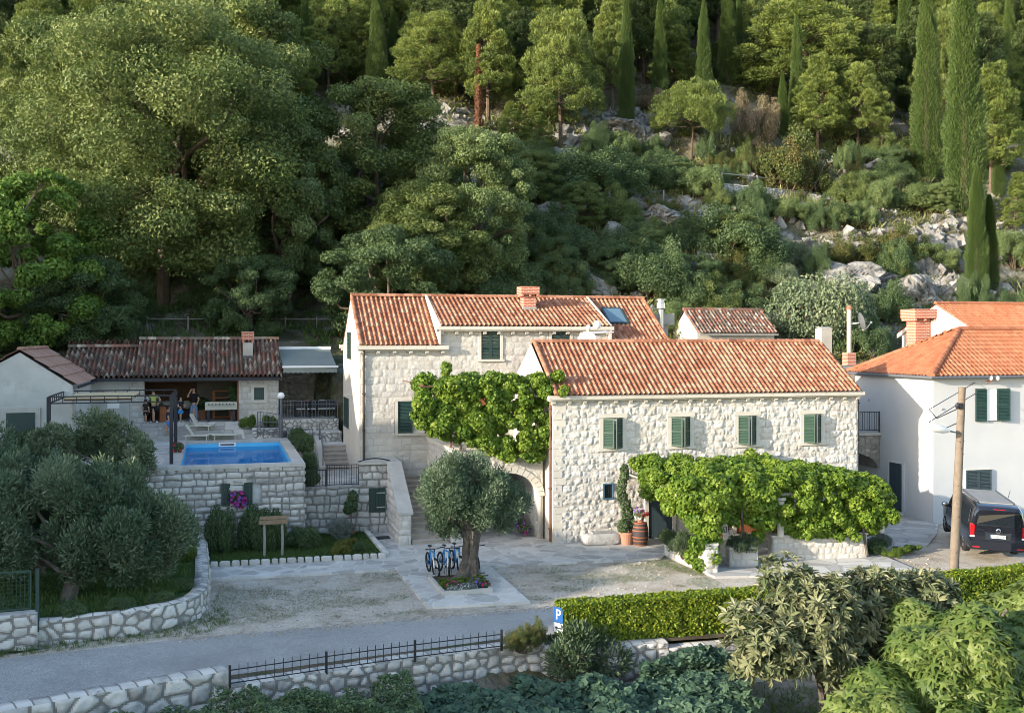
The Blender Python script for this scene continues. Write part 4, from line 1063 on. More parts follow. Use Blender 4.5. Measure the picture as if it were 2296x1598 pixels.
for nm, x0, x1, y, z0, z1, sd in (('terrace_wall', -9.85, -6.96, 14.5, 3.5, 4.07, 81), ('landing_wall', -9.0, -6.96, 13.1, 3.02, 3.52, 82), ('planter_wall', -11.3, -9.9, 13.45, 3.25, 3.75, 83)):
    mb = MB(); stone_panel(mb, (x0, y - .03, z0), (1, 0, 0), (0, 0, 1), x1 - x0, z1 - z0, masonry('rubble', .26, .2, .04, sd, 2, round_=.05), .04); mb.box(x0, x1, y - .02, y + .2, z0, z1)
    tag(mb.build(nm, MT['stone_grey'], loc=(x0, y, z0)), {'terrace_wall': 'low rubble wall carrying the dining terrace railing', 'landing_wall': 'low rubble wall above the upper pool stair landing', 'planter_wall': 'low rubble wall at the foot of the two round bushes'}[nm], 'wall')
ST = thing('pool_stair', 'flight of six broad wooden looking stone steps beside the tall house', 'stairs', (-7.6, 10.5, 2))
mb = MB()
for k in range(6):
    mb.box(-8.1, -6.97, 9.8 + k * .3, 11.7, 2.0 + k * .17, 2.0 + (k + 1) * .17 - .04, .3 + (k % 3) * .15); mb.box(-8.1, -6.97, 9.77 + k * .3, 10.12 + k * .3, 2.0 + (k + 1) * .17 - .04, 2.0 + (k + 1) * .17, .9)
mb.build('step', vmat('stair_stone', [(.25, .21, .18), (.36, .31, .27), (.46, .42, .37)], 3, .4, bump=(20, .3, .02)), ST)
mb = MB(); mb.extr([(-8.35, 9.7, 2), (-8.35, 11.6, 3.1), (-8.35, 14.4, 3.6), (-8.35, 14.4, 2), (-8.35, 9.7, 1.9)], (.22, 0, 0)); mb.extr([(-8.37, 9.65, 2.05), (-8.37, 11.6, 3.15), (-8.37, 11.6, 3.28), (-8.37, 9.65, 2.18)], (.26, 0, 0)); mb.build('string_wall', MT['coping'], ST)
mb = MB(); mb.tube([(-8.2, 9.75, 2.2), (-8.2, 9.75, 2.95), (-8.2, 11.6, 4.0), (-8.2, 11.6, 3.2)], .025); mb.build('handrail', MT['iron_grey'], ST)

# retaining wall with cabinet door, and the iron gate on it
RW = thing('retaining_wall', 'grey stone retaining wall with a small green cabinet door below the iron gate', 'wall', (-7.8, 4.2, 0))
fr_ = masonry('coursed', .4, .3, .05, 91, 4, rough=.7, round_=.06, mort=.035, wob=.07)
mb = MB(); keepw = lambda u, v: (v < 2.0) | (u > 2.42)
stone_panel(mb, (-9.64, 4.2, 0), (1, 0, 0), (0, 0, 1), 3.62, 2.88, fr_, .04, [(2.8, 3.55, .85, 1.9)], keep=keepw)
mb.box(-9.64, -7.2, 4.22, 4.6, 0, 1.98); mb.box(-7.2, -6.03, 4.22, 5.0, 0, 2.86)
mb.build('stonework', MT['stone_grey'], RW)
mb = MB(); mb.box(-7.25, -5.95, 4.1, 5.05, 2.88, 2.98); mb.build('coping', MT['coping'], RW)
d = MB()
for k in range(5): d.box(-6.83 + k * .14, -6.7 + k * .14, 4.14, 4.2, .87, 1.88, (k % 3) * .4)
dd = d.build('cabinet_door', MT['green'], RW)
d = MB(); d.box(-6.5, -6.14, 4.11, 4.14, 1.65, 1.7); d.build('hinge', MT['steel'], dd)
d = MB(); d.box(-6.5, -6.14, 4.11, 4.14, 1.05, 1.1); d.build('hinge', MT['steel'], dd)
GT = thing('iron_gate', 'dark iron gate and fence on top of the grey retaining wall', 'gate', (-8.3, 4.3, 2))
railing('fence_panel', GT, (-9.6, 4.35, 2.0), (-8.6, 4.35, 2.0), .7, MT['iron'], .12, 2, (1.0, .06))
railing('gate_leaf', GT, (-8.55, 4.35, 2.02), (-7.22, 4.35, 2.02), .86, MT['iron'], .1, 1.4, (1.0, .85, .05))
mb = MB(); mb.tube([(-7.25 + 1.35 * t, 4.3, 3.0 + .12 * math.sin(math.pi * t)) for t in np.linspace(0, 1, 9)], .025); mb.build('curved_rail', MT['iron'], GT)

# rubble retaining wall behind the dining terrace
mb = MB(); stone_panel(mb, (-9.9, 19.45, 4.0), (1, 0, 0), (0, 0, 1), 3.2, 2.75, masonry('rubble', .36, .27, .05, 95, 4, round_=.06), .05); mb.box(-9.9, -6.7, 19.47, 20.2, 4, 6.7)
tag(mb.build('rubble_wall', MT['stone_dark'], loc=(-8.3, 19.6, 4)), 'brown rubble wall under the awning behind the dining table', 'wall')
# ------------------------------------------------------------------ foliage
def unit(v): return v / (np.linalg.norm(v, axis=-1, keepdims=True) + 1e-9)
T_LEAF = (np.array([(-.5, 0, 0), (0, .26, .06), (.5, 0, -.05), (0, -.26, .06)]), [[0, 1, 2, 3]])
T_NARROW = (np.array([(-.5, 0, 0), (0, .13, .02), (.5, 0, -.02), (0, -.13, .02)]), [[0, 1, 2, 3]])
T_NEEDLE = (np.array([(0, 0, 0), (.55, .13, 0), (1, 0, 0), (.55, -.13, 0)]), [[0, 1, 2, 3]])
T_VINE = (np.array([(-.38, 0, 0), (-.42, .34, -.04), (-.05, .48, -.06), (.12, .26, 0), (.52, 0, -.12), (.12, -.26, 0), (-.05, -.48, -.06), (-.42, -.34, -.04)]), [[0, 1, 2, 3], [0, 3, 4, 5], [0, 5, 6, 7]])
T_LONG = (np.array([(0, 0, 0), (.3, .13, .04), (.72, .13, .0), (1, 0, -.2), (.72, -.13, 0), (.3, -.13, .04), (.35, 0, -.03), (.72, 0, -.07)]), [[0, 6, 1, 1], [1, 6, 7, 2], [2, 7, 3, 3], [0, 5, 6, 6], [6, 5, 4, 7], [7, 4, 3, 3]])
T_LONG = (T_LONG[0], [[0, 6, 7, 1], [1, 7, 3, 2], [0, 5, 7, 6], [5, 4, 3, 7]])
a_ = np.linspace(-2.6, 2.6, 11); r_ = np.array([.40, .60, .26, .78, .28, .9, .28, .78, .26, .60, .40])
T_FIG = (np.concatenate([[(0, 0, .05)], np.stack([r_ * np.cos(a_), r_ * np.sin(a_), -.14 * r_ ** 2], 1)]), [[0, i, i + 1, i + 2] for i in range(1, 10, 2)])
a_ = np.linspace(-2.75, 2.75, 9); r_ = np.array([.55, .6, .52, .56, .62, .56, .52, .6, .55])
T_ROUND = (np.concatenate([[(-.12, 0, -.08)], np.stack([r_ * np.cos(a_), r_ * np.sin(a_), .05 - .12 * np.abs(np.sin(a_ * 1.5)) * r_], 1)]), [[0, i, i + 1, i + 2] for i in range(1, 8, 2)])

def put_leaves(mb, C, Nn, size, tmpl, rng, mode='flat', hang=0., tint=None, dirs=None):
    T, F = tmpl; n = len(C); F = np.array(F)
    if mode == 'flat':
        q = dirs if dirs is not None else rng.normal(size=(n, 3)) + np.array((0, 0, -hang))
        d = unit(q - (q * Nn).sum(1, keepdims=True) * Nn); s = np.cross(Nn, d); nn = Nn
    else:
        d = unit(Nn); q = rng.normal(size=(n, 3)); s = unit(np.cross(d, q)); nn = np.cross(d, s)
    sz = np.broadcast_to(size, (n,))[:, None, None]
    v = C[:, None] + sz * (T[None, :, 0:1] * d[:, None] + T[None, :, 1:2] * s[:, None] + T[None, :, 2:3] * nn[:, None])
    k = len(T); f = (np.arange(n) * k)[:, None, None] + F[None]
    if tint is None: tint = rng.random(n)
    mb.add(v.reshape(-1, 3), f.reshape(-1, F.shape[1]), np.repeat(tint, len(F)))

def blob_leaves(mb, blobs, n, size, tmpl=T_LEAF, seed=0, mode='flat', up=.35, rnd=.6, shell=(.6, 1.05), hang=0., inside=.72, sun=0.):
    """spread n leaves through the outer shells of a heap of ellipsoids"""
    rng = np.random.default_rng(seed); B = np.asarray(blobs, float)
    c, r = B[:, :3], B[:, 3:6]
    w = (r[:, 0] * r[:, 1] + r[:, 0] * r[:, 2] + r[:, 1] * r[:, 2]); w = w / w.sum()
    bi = rng.choice(len(B), int(n * 1.6), p=w)
    d = unit(rng.normal(size=(len(bi), 3)))
    s = rng.uniform(shell[0], shell[1], len(bi)) ** .6
    p = c[bi] + r[bi] * d * s[:, None]
    ok = np.ones(len(p), bool)
    for i in range(len(B)):
        q = ((p - c[i]) / r[i]); ok &= ~(((q * q).sum(1) < inside ** 2) & (bi != i))
    p, d, bi = p[ok][:n], d[ok][:n], bi[ok][:n]
    nn = unit(unit(d / r[bi]) + np.array((0, 0, up)) + rng.normal(size=d.shape) * rnd)
    bt = rng.random(len(B))
    t = np.clip(.45 * bt[bi] + .55 * rng.random(len(p)), 0, 1)
    put_leaves(mb, p, nn, size * rng.uniform(.65, 1.3, len(p)), tmpl, rng, mode, hang, t)

def limb(mb, a, b, r0, r1, rng, bend=.12, n=6, sag=0.):
    a = np.asarray(a, float); b = np.asarray(b, float); t = np.linspace(0, 1, n)
    L = np.linalg.norm(b - a); o = rng.normal(size=3) * L * bend; o2 = rng.normal(size=3) * L * bend * .5
    p = a + (b - a) * t[:, None] + np.sin(t * math.pi)[:, None] * o + np.sin(t * 2 * math.pi)[:, None] * o2
    p[:, 2] += sag * L * np.sin(t * math.pi)
    mb.tube(p, r0 + (r1 - r0) * t, 7, t=float(rng.random())); return p

def leafmat(name, cols, tr=.3, rough=.55):
    return vmat(name, cols, .6, .15, rough=rough, transl=tr, spec=.35, det=2)
LM = {
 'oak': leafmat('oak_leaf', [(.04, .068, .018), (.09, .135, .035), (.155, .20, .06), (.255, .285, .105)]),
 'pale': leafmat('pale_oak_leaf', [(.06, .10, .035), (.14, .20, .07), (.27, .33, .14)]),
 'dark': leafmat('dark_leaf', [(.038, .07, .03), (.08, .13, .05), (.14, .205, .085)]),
 'pine': leafmat('pine_needles', [(.035, .062, .014), (.085, .125, .026), (.165, .215, .048), (.30, .345, .09)], .25),
 'pine_dark': leafmat('dark_pine_needles', [(.02, .04, .012), (.05, .08, .022), (.10, .135, .035)], .2),
 'cypress': leafmat('cypress_leaf', [(.02, .045, .012), (.05, .09, .022), (.10, .15, .038)], .2),
 'walnut': leafmat('walnut_leaf', [(.06, .12, .025), (.13, .225, .04), (.235, .335, .075)], .4),
 'olive': leafmat('olive_leaf', [(.045, .075, .04), (.10, .145, .075), (.18, .225, .125), (.33, .36, .22)], .2, .5),
 'olive_dark': leafmat('dark_olive_leaf', [(.03, .062, .034), (.065, .11, .058), (.115, .165, .095), (.22, .265, .17)], .2, .5),
 'vine': leafmat('grapevine_leaf', [(.05, .11, .014), (.115, .20, .022), (.20, .29, .035), (.31, .37, .06)], .4, .45),
 'hedge': leafmat('hedge_leaf', [(.04, .085, .008), (.11, .175, .013), (.21, .27, .02), (.34, .37, .035)], .35, .4),
 'loquat': leafmat('loquat_leaf', [(.05, .075, .03), (.10, .13, .06), (.20, .21, .11), (.30, .30, .17)], .2, .45),
 'fig': leafmat('fig_leaf', [(.03, .07, .014), (.075, .125, .026), (.15, .205, .05), (.28, .32, .11)], .35, .5),
 'squash': leafmat('squash_leaf', [(.025, .055, .035), (.055, .105, .062), (.10, .16, .095)], .25, .6),
 'smoke': leafmat('smoke_bush_leaf', [(.06, .075, .03), (.13, .125, .06), (.27, .19, .13), (.38, .29, .22)], .25),
 'rust': leafmat('rusty_shrub_leaf', [(.05, .08, .02), (.10, .13, .035), (.22, .13, .05)], .3),
 'rosemary': leafmat('rosemary_leaf', [(.03, .055, .028), (.065, .10, .048), (.11, .15, .075)], .15),
 'lavender': leafmat('grey_shrub_leaf', [(.10, .13, .11), (.19, .22, .19), (.27, .30, .27)], .15),
 'box': leafmat('box_leaf', [(.04, .08, .012), (.09, .15, .02), (.15, .21, .03)], .3, .45),
 'golden': leafmat('golden_box_leaf', [(.09, .10, .02), (.18, .18, .035), (.26, .25, .06)], .3, .5),
 'grass': leafmat('grass_blade', [(.04, .085, .02), (.08, .14, .03), (.15, .19, .06)], .3),
 'drygrass': leafmat('dry_grass_blade', [(.12, .15, .05), (.24, .25, .10), (.36, .34, .17)], .3),
 'agave': leafmat('agave_leaf', [(.08, .13, .13), (.15, .21, .20)], .1),
 'deadivy': leafmat('dead_ivy_leaf', [(.14, .06, .03), (.24, .11, .06)], .2),
}
def petal(c, e=0): return leafmat('petal', [tuple(x * .6 for x in c), c], .3)
PET = {'magenta': petal((.62, .03, .25)), 'violet': petal((.30, .14, .62)), 'red': petal((.70, .05, .07)), 'white': petal((.75, .75, .74)), 'yellow': petal((.7, .6, .2)), 'orange': petal((.7, .2, .08))}

# ------------------------------------------------------------------ tree kinds (built at the origin, about 10 m tall)
def tree_oak(seed, R_=5.0, H=10.0, leaf='oak', nb=70, nl=42000, size=.24, trunk=.42, low=.28, flat=.62, tm=T_LEAF):
    rng = np.random.default_rng(seed); t = thing('broadleaf_tree', None, 'tree')
    bl = []
    for k in range(nb):
        u = rng.random(); z = low + (1 - low) * u
        prof = math.sqrt(max(.05, 1 - ((z - .52) / .52) ** 2)) if z > .52 else .72 + .28 * math.sin((z - low) / (.52 - low) * math.pi / 2)
        rho = R_ * prof * math.sqrt(rng.uniform(.12, 1)); ph = rng.uniform(0, 2 * math.pi)
        s = R_ * rng.uniform(.09, .2)
        bl.append((rho * math.cos(ph) * .92, rho * math.sin(ph) * .92, z * H * .95, s, s, s * flat))
    mb = MB(); blob_leaves(mb, bl, nl, size, tm, seed, inside=.5, shell=(.3, 1.25), rnd=.75)
    mb.build('crown', LM[leaf], t)
    w = MB(); fk = H * .36
    limb(w, (0, 0, -.8), (rng.normal() * .2, rng.normal() * .2, fk), trunk, trunk * .72, rng, .02)
    for k in rng.choice(nb, 16, replace=False):
        limb(w, (0, 0, fk * rng.uniform(.72, 1.02)), np.array(bl[k][:3]) * (.95, .95, .97), trunk * .45, .04, rng, .1, 7)
    w.build('trunk', MT['bark'], t)
    return t

def tree_pine(seed, H=10.0, W=3.0, nb=60, nl=17000, leaf='pine', bare=.25, size=.34, top=.25, spread=1.0):
    rng = np.random.default_rng(seed); t = thing('pine_tree', None, 'tree')
    bl = []
    for k in range(nb):
        z = bare + (1 - bare) * (k + rng.random()) / nb
        q = (1 - z) / (1 - bare)
        prof = top + (1 - top) * min(1, 1.5 * q) * (1 if q < .7 else 1 - .5 * (q - .7))
        rho = W * prof * rng.uniform(.25, 1) ** .7; ph = k * 2.4 + rng.normal() * .4
        s = W * rng.uniform(.13, .24) * spread
        bl.append((rho * math.cos(ph), rho * math.sin(ph), z * H * .96 + .02 * H * rng.normal(), s, s, s * rng.uniform(.55, .85)))
    mb = MB(); blob_leaves(mb, bl, nl, size, T_NEEDLE, seed, 'spike', up=.75, rnd=.35, shell=(.45, .95), inside=.62)
    mb.build('crown', LM[leaf], t)
    w = MB(); limb(w, (0, 0, -.8), (rng.normal() * .3, rng.normal() * .3, H * .93), .2, .04, rng, .025, 8)
    for k in range(0, nb, 3): limb(w, (0, 0, bl[k][2] * .93), bl[k][:3], .06, .02, rng, .06, 5)
    w.build('trunk', MT['bark'], t)
    return t

def tree_cypress(seed, H=10.0, r=.62, n=60000, size=.105, leaf='cypress'):
    rng = np.random.default_rng(seed); t = thing('cypress_tree', None, 'tree')
    z = rng.random(n) ** .85; ph = rng.uniform(0, 2 * math.pi, n)
    prof = r * np.clip(np.minimum(z / .10 + .35, 1), 0, 1) * np.clip((1 - z) / .72, 0, 1) ** .55
    lump = .62 + .75 * fbm(np.cos(ph) * 1.3 + 10 + z * 3, np.sin(ph) * 1.3 + z * 14, .8, seed, 4)
    rr = prof * lump * rng.uniform(.5, 1.12, n)
    p = np.stack([rr * np.cos(ph), rr * np.sin(ph), z * H], 1)
    nn = unit(np.stack([np.cos(ph), np.sin(ph), np.full(n, 1.5)], 1) + rng.normal(size=(n, 3)) * .35)
    mb = MB(); put_leaves(mb, p, nn, size * rng.uniform(.6, 1.3, n), T_NEEDLE, rng, 'spike', tint=np.clip(.6 * lump - .2 + .5 * rng.random(n), 0, 1))
    mb.build('crown', LM[leaf], t)
    w = MB(); w.tube([(0, 0, -.8), (0, 0, H * .5), (0, 0, H * .9)], [.16, .1, .02], 7); w.build('trunk', MT['bark'], t)
    return t

def scrub(seed, leaf, n=20000, size=.05):
    rng = np.random.default_rng(seed); t = thing('shrub', None, 'shrub'); bl = []
    for k in range(60):
        ph = rng.uniform(0, 6.28); rho = .85 * math.sqrt(rng.random()); s = rng.uniform(.1, .24); top = (1.15 - .6 * rho ** 2) * (.6 + .7 * vn(rho * math.cos(ph) + 5, rho * math.sin(ph) + 5, .45, seed))
        bl.append((rho * math.cos(ph), rho * math.sin(ph), top * rng.uniform(.25, 1), s, s, s * rng.uniform(.7, 1.3)))
    mb = MB(); blob_leaves(mb, bl, n, size, T_LEAF, seed, 'flat', .4, .85, (.25, 1.3), inside=.5); mb.build('foliage', LM[leaf], t)
    w = MB()
    for k in range(0, 60, 4): limb(w, (0, 0, -.2), bl[k][:3], .03, .008, rng, .1, 5)
    w.build('stem', MT['bark'], t); return t

def shrub(seed, leaf, nb=14, n=5000, size=.16, tm=T_LEAF, mode='flat', h=1.0, name='shrub', cat='shrub', up=.4, stems=True, rnd=.65):
    rng = np.random.default_rng(seed); t = thing(name, None, cat); bl = []
    for k in range(nb):
        ph = rng.uniform(0, 6.28); rho = .75 * math.sqrt(rng.random()); s = rng.uniform(.24, .42)
        bl.append((rho * math.cos(ph), rho * math.sin(ph), h * (.28 + .6 * rng.random() * (1 - .5 * rho)), s, s, s * .8))
    mb = MB(); blob_leaves(mb, bl, n, size, tm, seed, mode, up, rnd, (.4, 1.12), inside=.65); mb.build('foliage', LM[leaf], t)
    if stems:
        w = MB()
        for k in range(0, nb, 2): limb(w, (0, 0, -.15), bl[k][:3], .035, .012, rng, .1, 5)
        w.build('stem', MT['bark'], t)
    return t

KINDS = {}
def place(kind, loc, scale=1., rz=None, label=None, name=None, cat=None, group=None, sxy=1.):
    """first use takes the kind's own object, later uses copy the thing and its parts"""
    k = KINDS[kind]
    o = k[0] if not k[1] else copy_tree(k[0])
    k[1] = True
    o.location = loc; o.scale = (scale * sxy, scale * sxy, scale)
    o.rotation_euler = (0, 0, RNG.uniform(0, 6.28) if rz is None else rz)
    if name: o.name = name
    if label: o['label'] = label
    if cat: o['category'] = cat
    if group: o['group'] = group
    elif 'group' in o: del o['group']
    return o
def kind(key, obj): KINDS[key] = [obj, False]
# ------------------------------------------------------------------ the wooded hillside
kind('oakA', tree_oak(1, 5.2, 10, 'oak', 280, 170000, .12, .25, .17))
kind('oakB', tree_oak(2, 4.6, 10, 'pale', 150, 75000, .17, .34, .18))
kind('oakC', tree_oak(3, 4.8, 10, 'oak', 150, 75000, .17, .3, .2))
kind('dark', tree_oak(4, 5.0, 8, 'dark', 130, 60000, .19, .25, .1))
kind('walnut', tree_oak(5, 4.0, 10, 'walnut', 110, 42000, .26, .25, .12, .7))
kind('pineA', tree_pine(11, 10, 2.6, 150, 46000, size=.2))
kind('pineB', tree_pine(12, 10, 3.4, 160, 52000, size=.2, bare=.3, top=.45))
kind('pineC', tree_pine(13, 10, 2.1, 110, 30000, size=.19, bare=.15, top=.12))
kind('pineD', tree_pine(14, 10, 2.9, 120, 36000, 'pine_dark', size=.22, bare=.3, top=.35))
kind('table', tree_pine(15, 10, 5.6, 130, 42000, bare=.52, top=.5, size=.26))
kind('cypA', tree_cypress(21)); kind('cypB', tree_cypress(22, r=.5))
for k_, l_, s_ in (('bushD', 'dark', 31), ('bushP', 'pale', 33), ('smoke', 'smoke', 34), ('rust', 'rust', 35), ('bushG', 'oak', 30)): kind(k_, scrub(s_, l_))
kind('bushO', shrub(32, 'olive', 40, 20000, .055, rnd=.8))

def tree_at(kd, bx, by, ty, w=None, H0=10., W0=None, **k):
    """stand a tree where the sight line to its foot meets the slope, as tall as it looks"""
    p, t = hit(bx, by)
    h = (by - ty) / 2418. * t
    s = h / H0
    sxy = 1. if w is None else (w / 2418. * t) / (W0 * s)
    return place(kd, p - (0, 0, .25), s, sxy=sxy, **k)

N_ = 'trees high on the slope'
tree_at('oakA', 372, 692, 4, 690, 10, 10.6, label='huge spreading oak with a thick dark trunk behind the pool house', rz=.4)
tree_at('oakC', 130, 560, 40, 420, 10, 9.6, label='broad olive green oak filling the upper left edge', rz=1.4)
tree_at('oakC', 520, 560, -20, 520, 10, 9.6, label='tall oak crown rising behind the huge spreading oak', rz=4)
tree_at('oakB', 640, 700, 250, 300, 10, 9.2, label='pale leafy oak lit on its left side, right of the huge oak', rz=2)
tree_at('oakC', 850, 600, 170, 420, 10, 9.6, label='oak with a dark open crown above the tall house gable', rz=3)
tree_at('oakB', 1065, 655, 265, 290, 10, 9.2, label='grey green oak directly behind the tall house ridge', rz=5.2)
tree_at('oakC', 960, 690, 400, 330, 10, 9.6, label='shaded low oak squeezed behind the left end of the tall house', rz=.2)
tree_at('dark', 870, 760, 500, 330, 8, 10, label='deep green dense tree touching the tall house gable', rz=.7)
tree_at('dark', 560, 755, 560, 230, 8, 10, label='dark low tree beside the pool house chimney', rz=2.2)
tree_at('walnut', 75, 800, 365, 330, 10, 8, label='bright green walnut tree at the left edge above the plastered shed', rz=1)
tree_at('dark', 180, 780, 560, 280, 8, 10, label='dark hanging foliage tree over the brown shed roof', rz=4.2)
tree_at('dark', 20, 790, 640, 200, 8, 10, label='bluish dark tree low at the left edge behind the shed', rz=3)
# pines that stand out
PIN = []
for kd, bx, by, ty, w, W0, lb in (
    ('pineB', 735, 225, 0, 150, 6.8, 'sunlit yellow green pine between two thin cypresses, upper left'),
    ('pineA', 812, 205, -10, 110, 5.2, 'narrow sunlit pine pressed against the dark cypress on its right'),
    ('pineB', 968, 240, 30, 190, 6.8, 'rounded bright pine right of the tall dark cypress'),
    ('pineA', 1095, 280, -30, 140, 5.2, 'pine crown lit at its top, above the rusty dead trunk'),
    ('pineB', 1255, 330, 25, 190, 6.8, 'bushy pine with a pointed top above the scree'),
    ('pineD', 1180, 250, 20, 150, 5.8, 'shaded pine between the rusty trunk and the pointed pine'),
    ('pineC', 1148, 330, 222, 80, 4.2, 'small round young pine at the foot of the pine wood'),
    ('pineC', 1202, 345, 228, 80, 4.2, 'small pointed young pine beside another young pine'),
    ('pineA', 1372, 250, -20, 110, 5.2, 'yellowish pine left of a slim sunlit cypress'),
    ('pineA', 1512, 212, 60, 120, 5.2, 'pine standing between two slim cypresses'),
    ('pineC', 1612, 178, 90, 90, 4.2, 'pale green pine behind the slim cypress'),
    ('table', 1550, 365, 185, 190, 11.2, 'flat topped pine leaning over the rocky clearing'),
    ('pineB', 1800, 260, 5, 300, 6.8, 'very wide golden pine filling the upper right wood'),
    ('pineA', 1835, 340, 120, 120, 5.2, 'layered pine with a bare lower trunk above the stone wall'),
    ('pineB', 1925, 350, 140, 130, 6.8, 'pine with twin pale trunks at the edge of the dark wood'),
    ('pineA', 2225, 430, 140, 150, 5.2, 'sunlit pine at the right edge beside the largest cypress'),
    ('pineB', 2115, 330, 20, 130, 6.8, 'pine between the two large cypresses on the right'),
    ('pineC', 2280, 520, 380, 70, 4.2, 'young pine half cut by the right edge')):
    tree_at(kd, bx, by, ty, w, 10, W0, label=lb); PIN.append((bx, hit(bx, by)[1]))
CYP = []
for kd, bx, by, ty, w, lb in (
    ('cypA', 845, 240, -50, 42, 'tall dark cypress with a blunt column, left of centre'),
    ('cypB', 683, 250, -30, 28, 'thin cypress left of the sunlit pines'),
    ('cypB', 880, 160, 10, 20, 'tiny thin cypress just right of the tall dark one'),
    ('cypB', 1405, 295, -30, 32, 'slim cypress reaching down to the scree'),
    ('cypB', 1480, 235, -15, 30, 'slim sunlit cypress above the flat topped pine'),
    ('cypA', 1578, 240, -5, 34, 'slender cypress with a needle sharp tip behind the flat topped pine'),
    ('cypA', 1632, 190, -60, 40, 'stout cypress left of the very wide golden pine'),
    ('cypB', 1657, 180, -40, 18, 'thin cypress standing tight against the stout one'),
    ('cypB', 1755, 310, 155, 24, 'short narrow cypress between the smoke bush and its taller twin'),
    ('cypA', 1786, 320, 30, 34, 'medium cypress in front of the golden pine'),
    ('cypA', 2078, 410, -60, 60, 'second largest cypress, broad and lit on its left'),
    ('cypB', 2028, 250, -60, 40, 'cypress standing close behind the second largest one'),
    ('cypA', 2163, 480, -110, 80, 'largest cypress of all, a wide green column on the right'),
    ('cypA', 2190, 660, 365, 44, 'lower cypress with a bare grey streak above the white house'),
    ('cypB', 2218, 650, 430, 36, 'half height cypress leaning against the lower one'),
    ('cypB', 2240, 440, 290, 24, 'small cypress right of the largest one'),
    ('cypA', 2262, 260, -20, 36, 'cypress at the upper right edge'),
    ('cypB', 1905, 130, -60, 26, 'dark cypress top above the twin trunk pine'),
    ('cypB', 22, 300, 60, 32, 'dark cypress in the upper left corner')):
    tree_at(kd, bx, by, ty, w, 10, 1.24 if kd == 'cypA' else 1.0, label=lb, cat='tree'); CYP.append((bx, hit(bx, by)[1]))
for kd, bx, by, ty, w, lb in (('dark', 1235, 640, 520, 130, 'dark leafy tree just above the brick roof chimney'), ('oakC', 1300, 520, 400, 140, 'grey green tree on the slope left of the scree'), ('dark', 1375, 650, 540, 130, 'dark green tree behind the skylight'), ('oakB', 1455, 600, 500, 110, 'slender pale tree in the middle of the slope'),
    ('dark', 1560, 670, 560, 130, 'dark tree above the steel flue'), ('oakC', 1650, 590, 470, 160, 'rounded dark tree below the dry stone wall'), ('oakB', 1520, 430, 355, 90, 'small pale tree left of the dry stone wall'), ('oakC', 1200, 470, 330, 150, 'tree at the left end of the wire handrail'), ('dark', 2000, 400, 320, 90, 'dark tree at the edge of the pine wood'), ('oakB', 2110, 480, 400, 90, 'light tree left of the largest cypress')):
    tree_at(kd, bx, by, ty, w, 8 if kd == 'dark' else 10, 10 if kd == 'dark' else 9.4, label=lb)
# rest of the pine wood
rg = np.random.default_rng(77); n = 0
spots = []
for gy_ in np.arange(40, 112, 4.6):
    for gx_ in np.arange(-62, 84, 5.0):
        x = gx_ + rg.uniform(-2, 2); y = gy_ + rg.uniform(-2, 2)
        dx, dy = x - CAM[0], y - CAM[1]; d = dx * math.sin(YAW) + dy * math.cos(YAW); a = dx * math.cos(YAW) - dy * math.sin(YAW)
        px = 1148 + 2418 * a / d; py = 755 - 2418 * (float(terrain(x, y)) - CAM[2]) / d
        if not (-60 < px < 2360) or py < -150: continue
        lim = np.interp(px, [0, 600, 1150, 1250, 1400, 1600, 1900, 2000, 2296], [330, 330, 300, 250, 215, 225, 300, 330, 330])
        if py > lim: continue
        if any(abs(px - c) < 26 and d < dd + 3 for c, dd in CYP) or any(abs(px - c) < 45 and dd - 16 < d < dd + 4 for c, dd in PIN): continue
        spots.append((x, y, d))
for x, y, d in spots:
    kd = ('pineA', 'pineB', 'pineD', 'pineC', 'pineD')[rg.integers(5)]
    place(kd, (x, y, float(terrain(x, y)) - .3), rg.uniform(.85, 1.35), label='dense green pine packed into the wood near the top of the slope', group='pines packed on the upper slope')
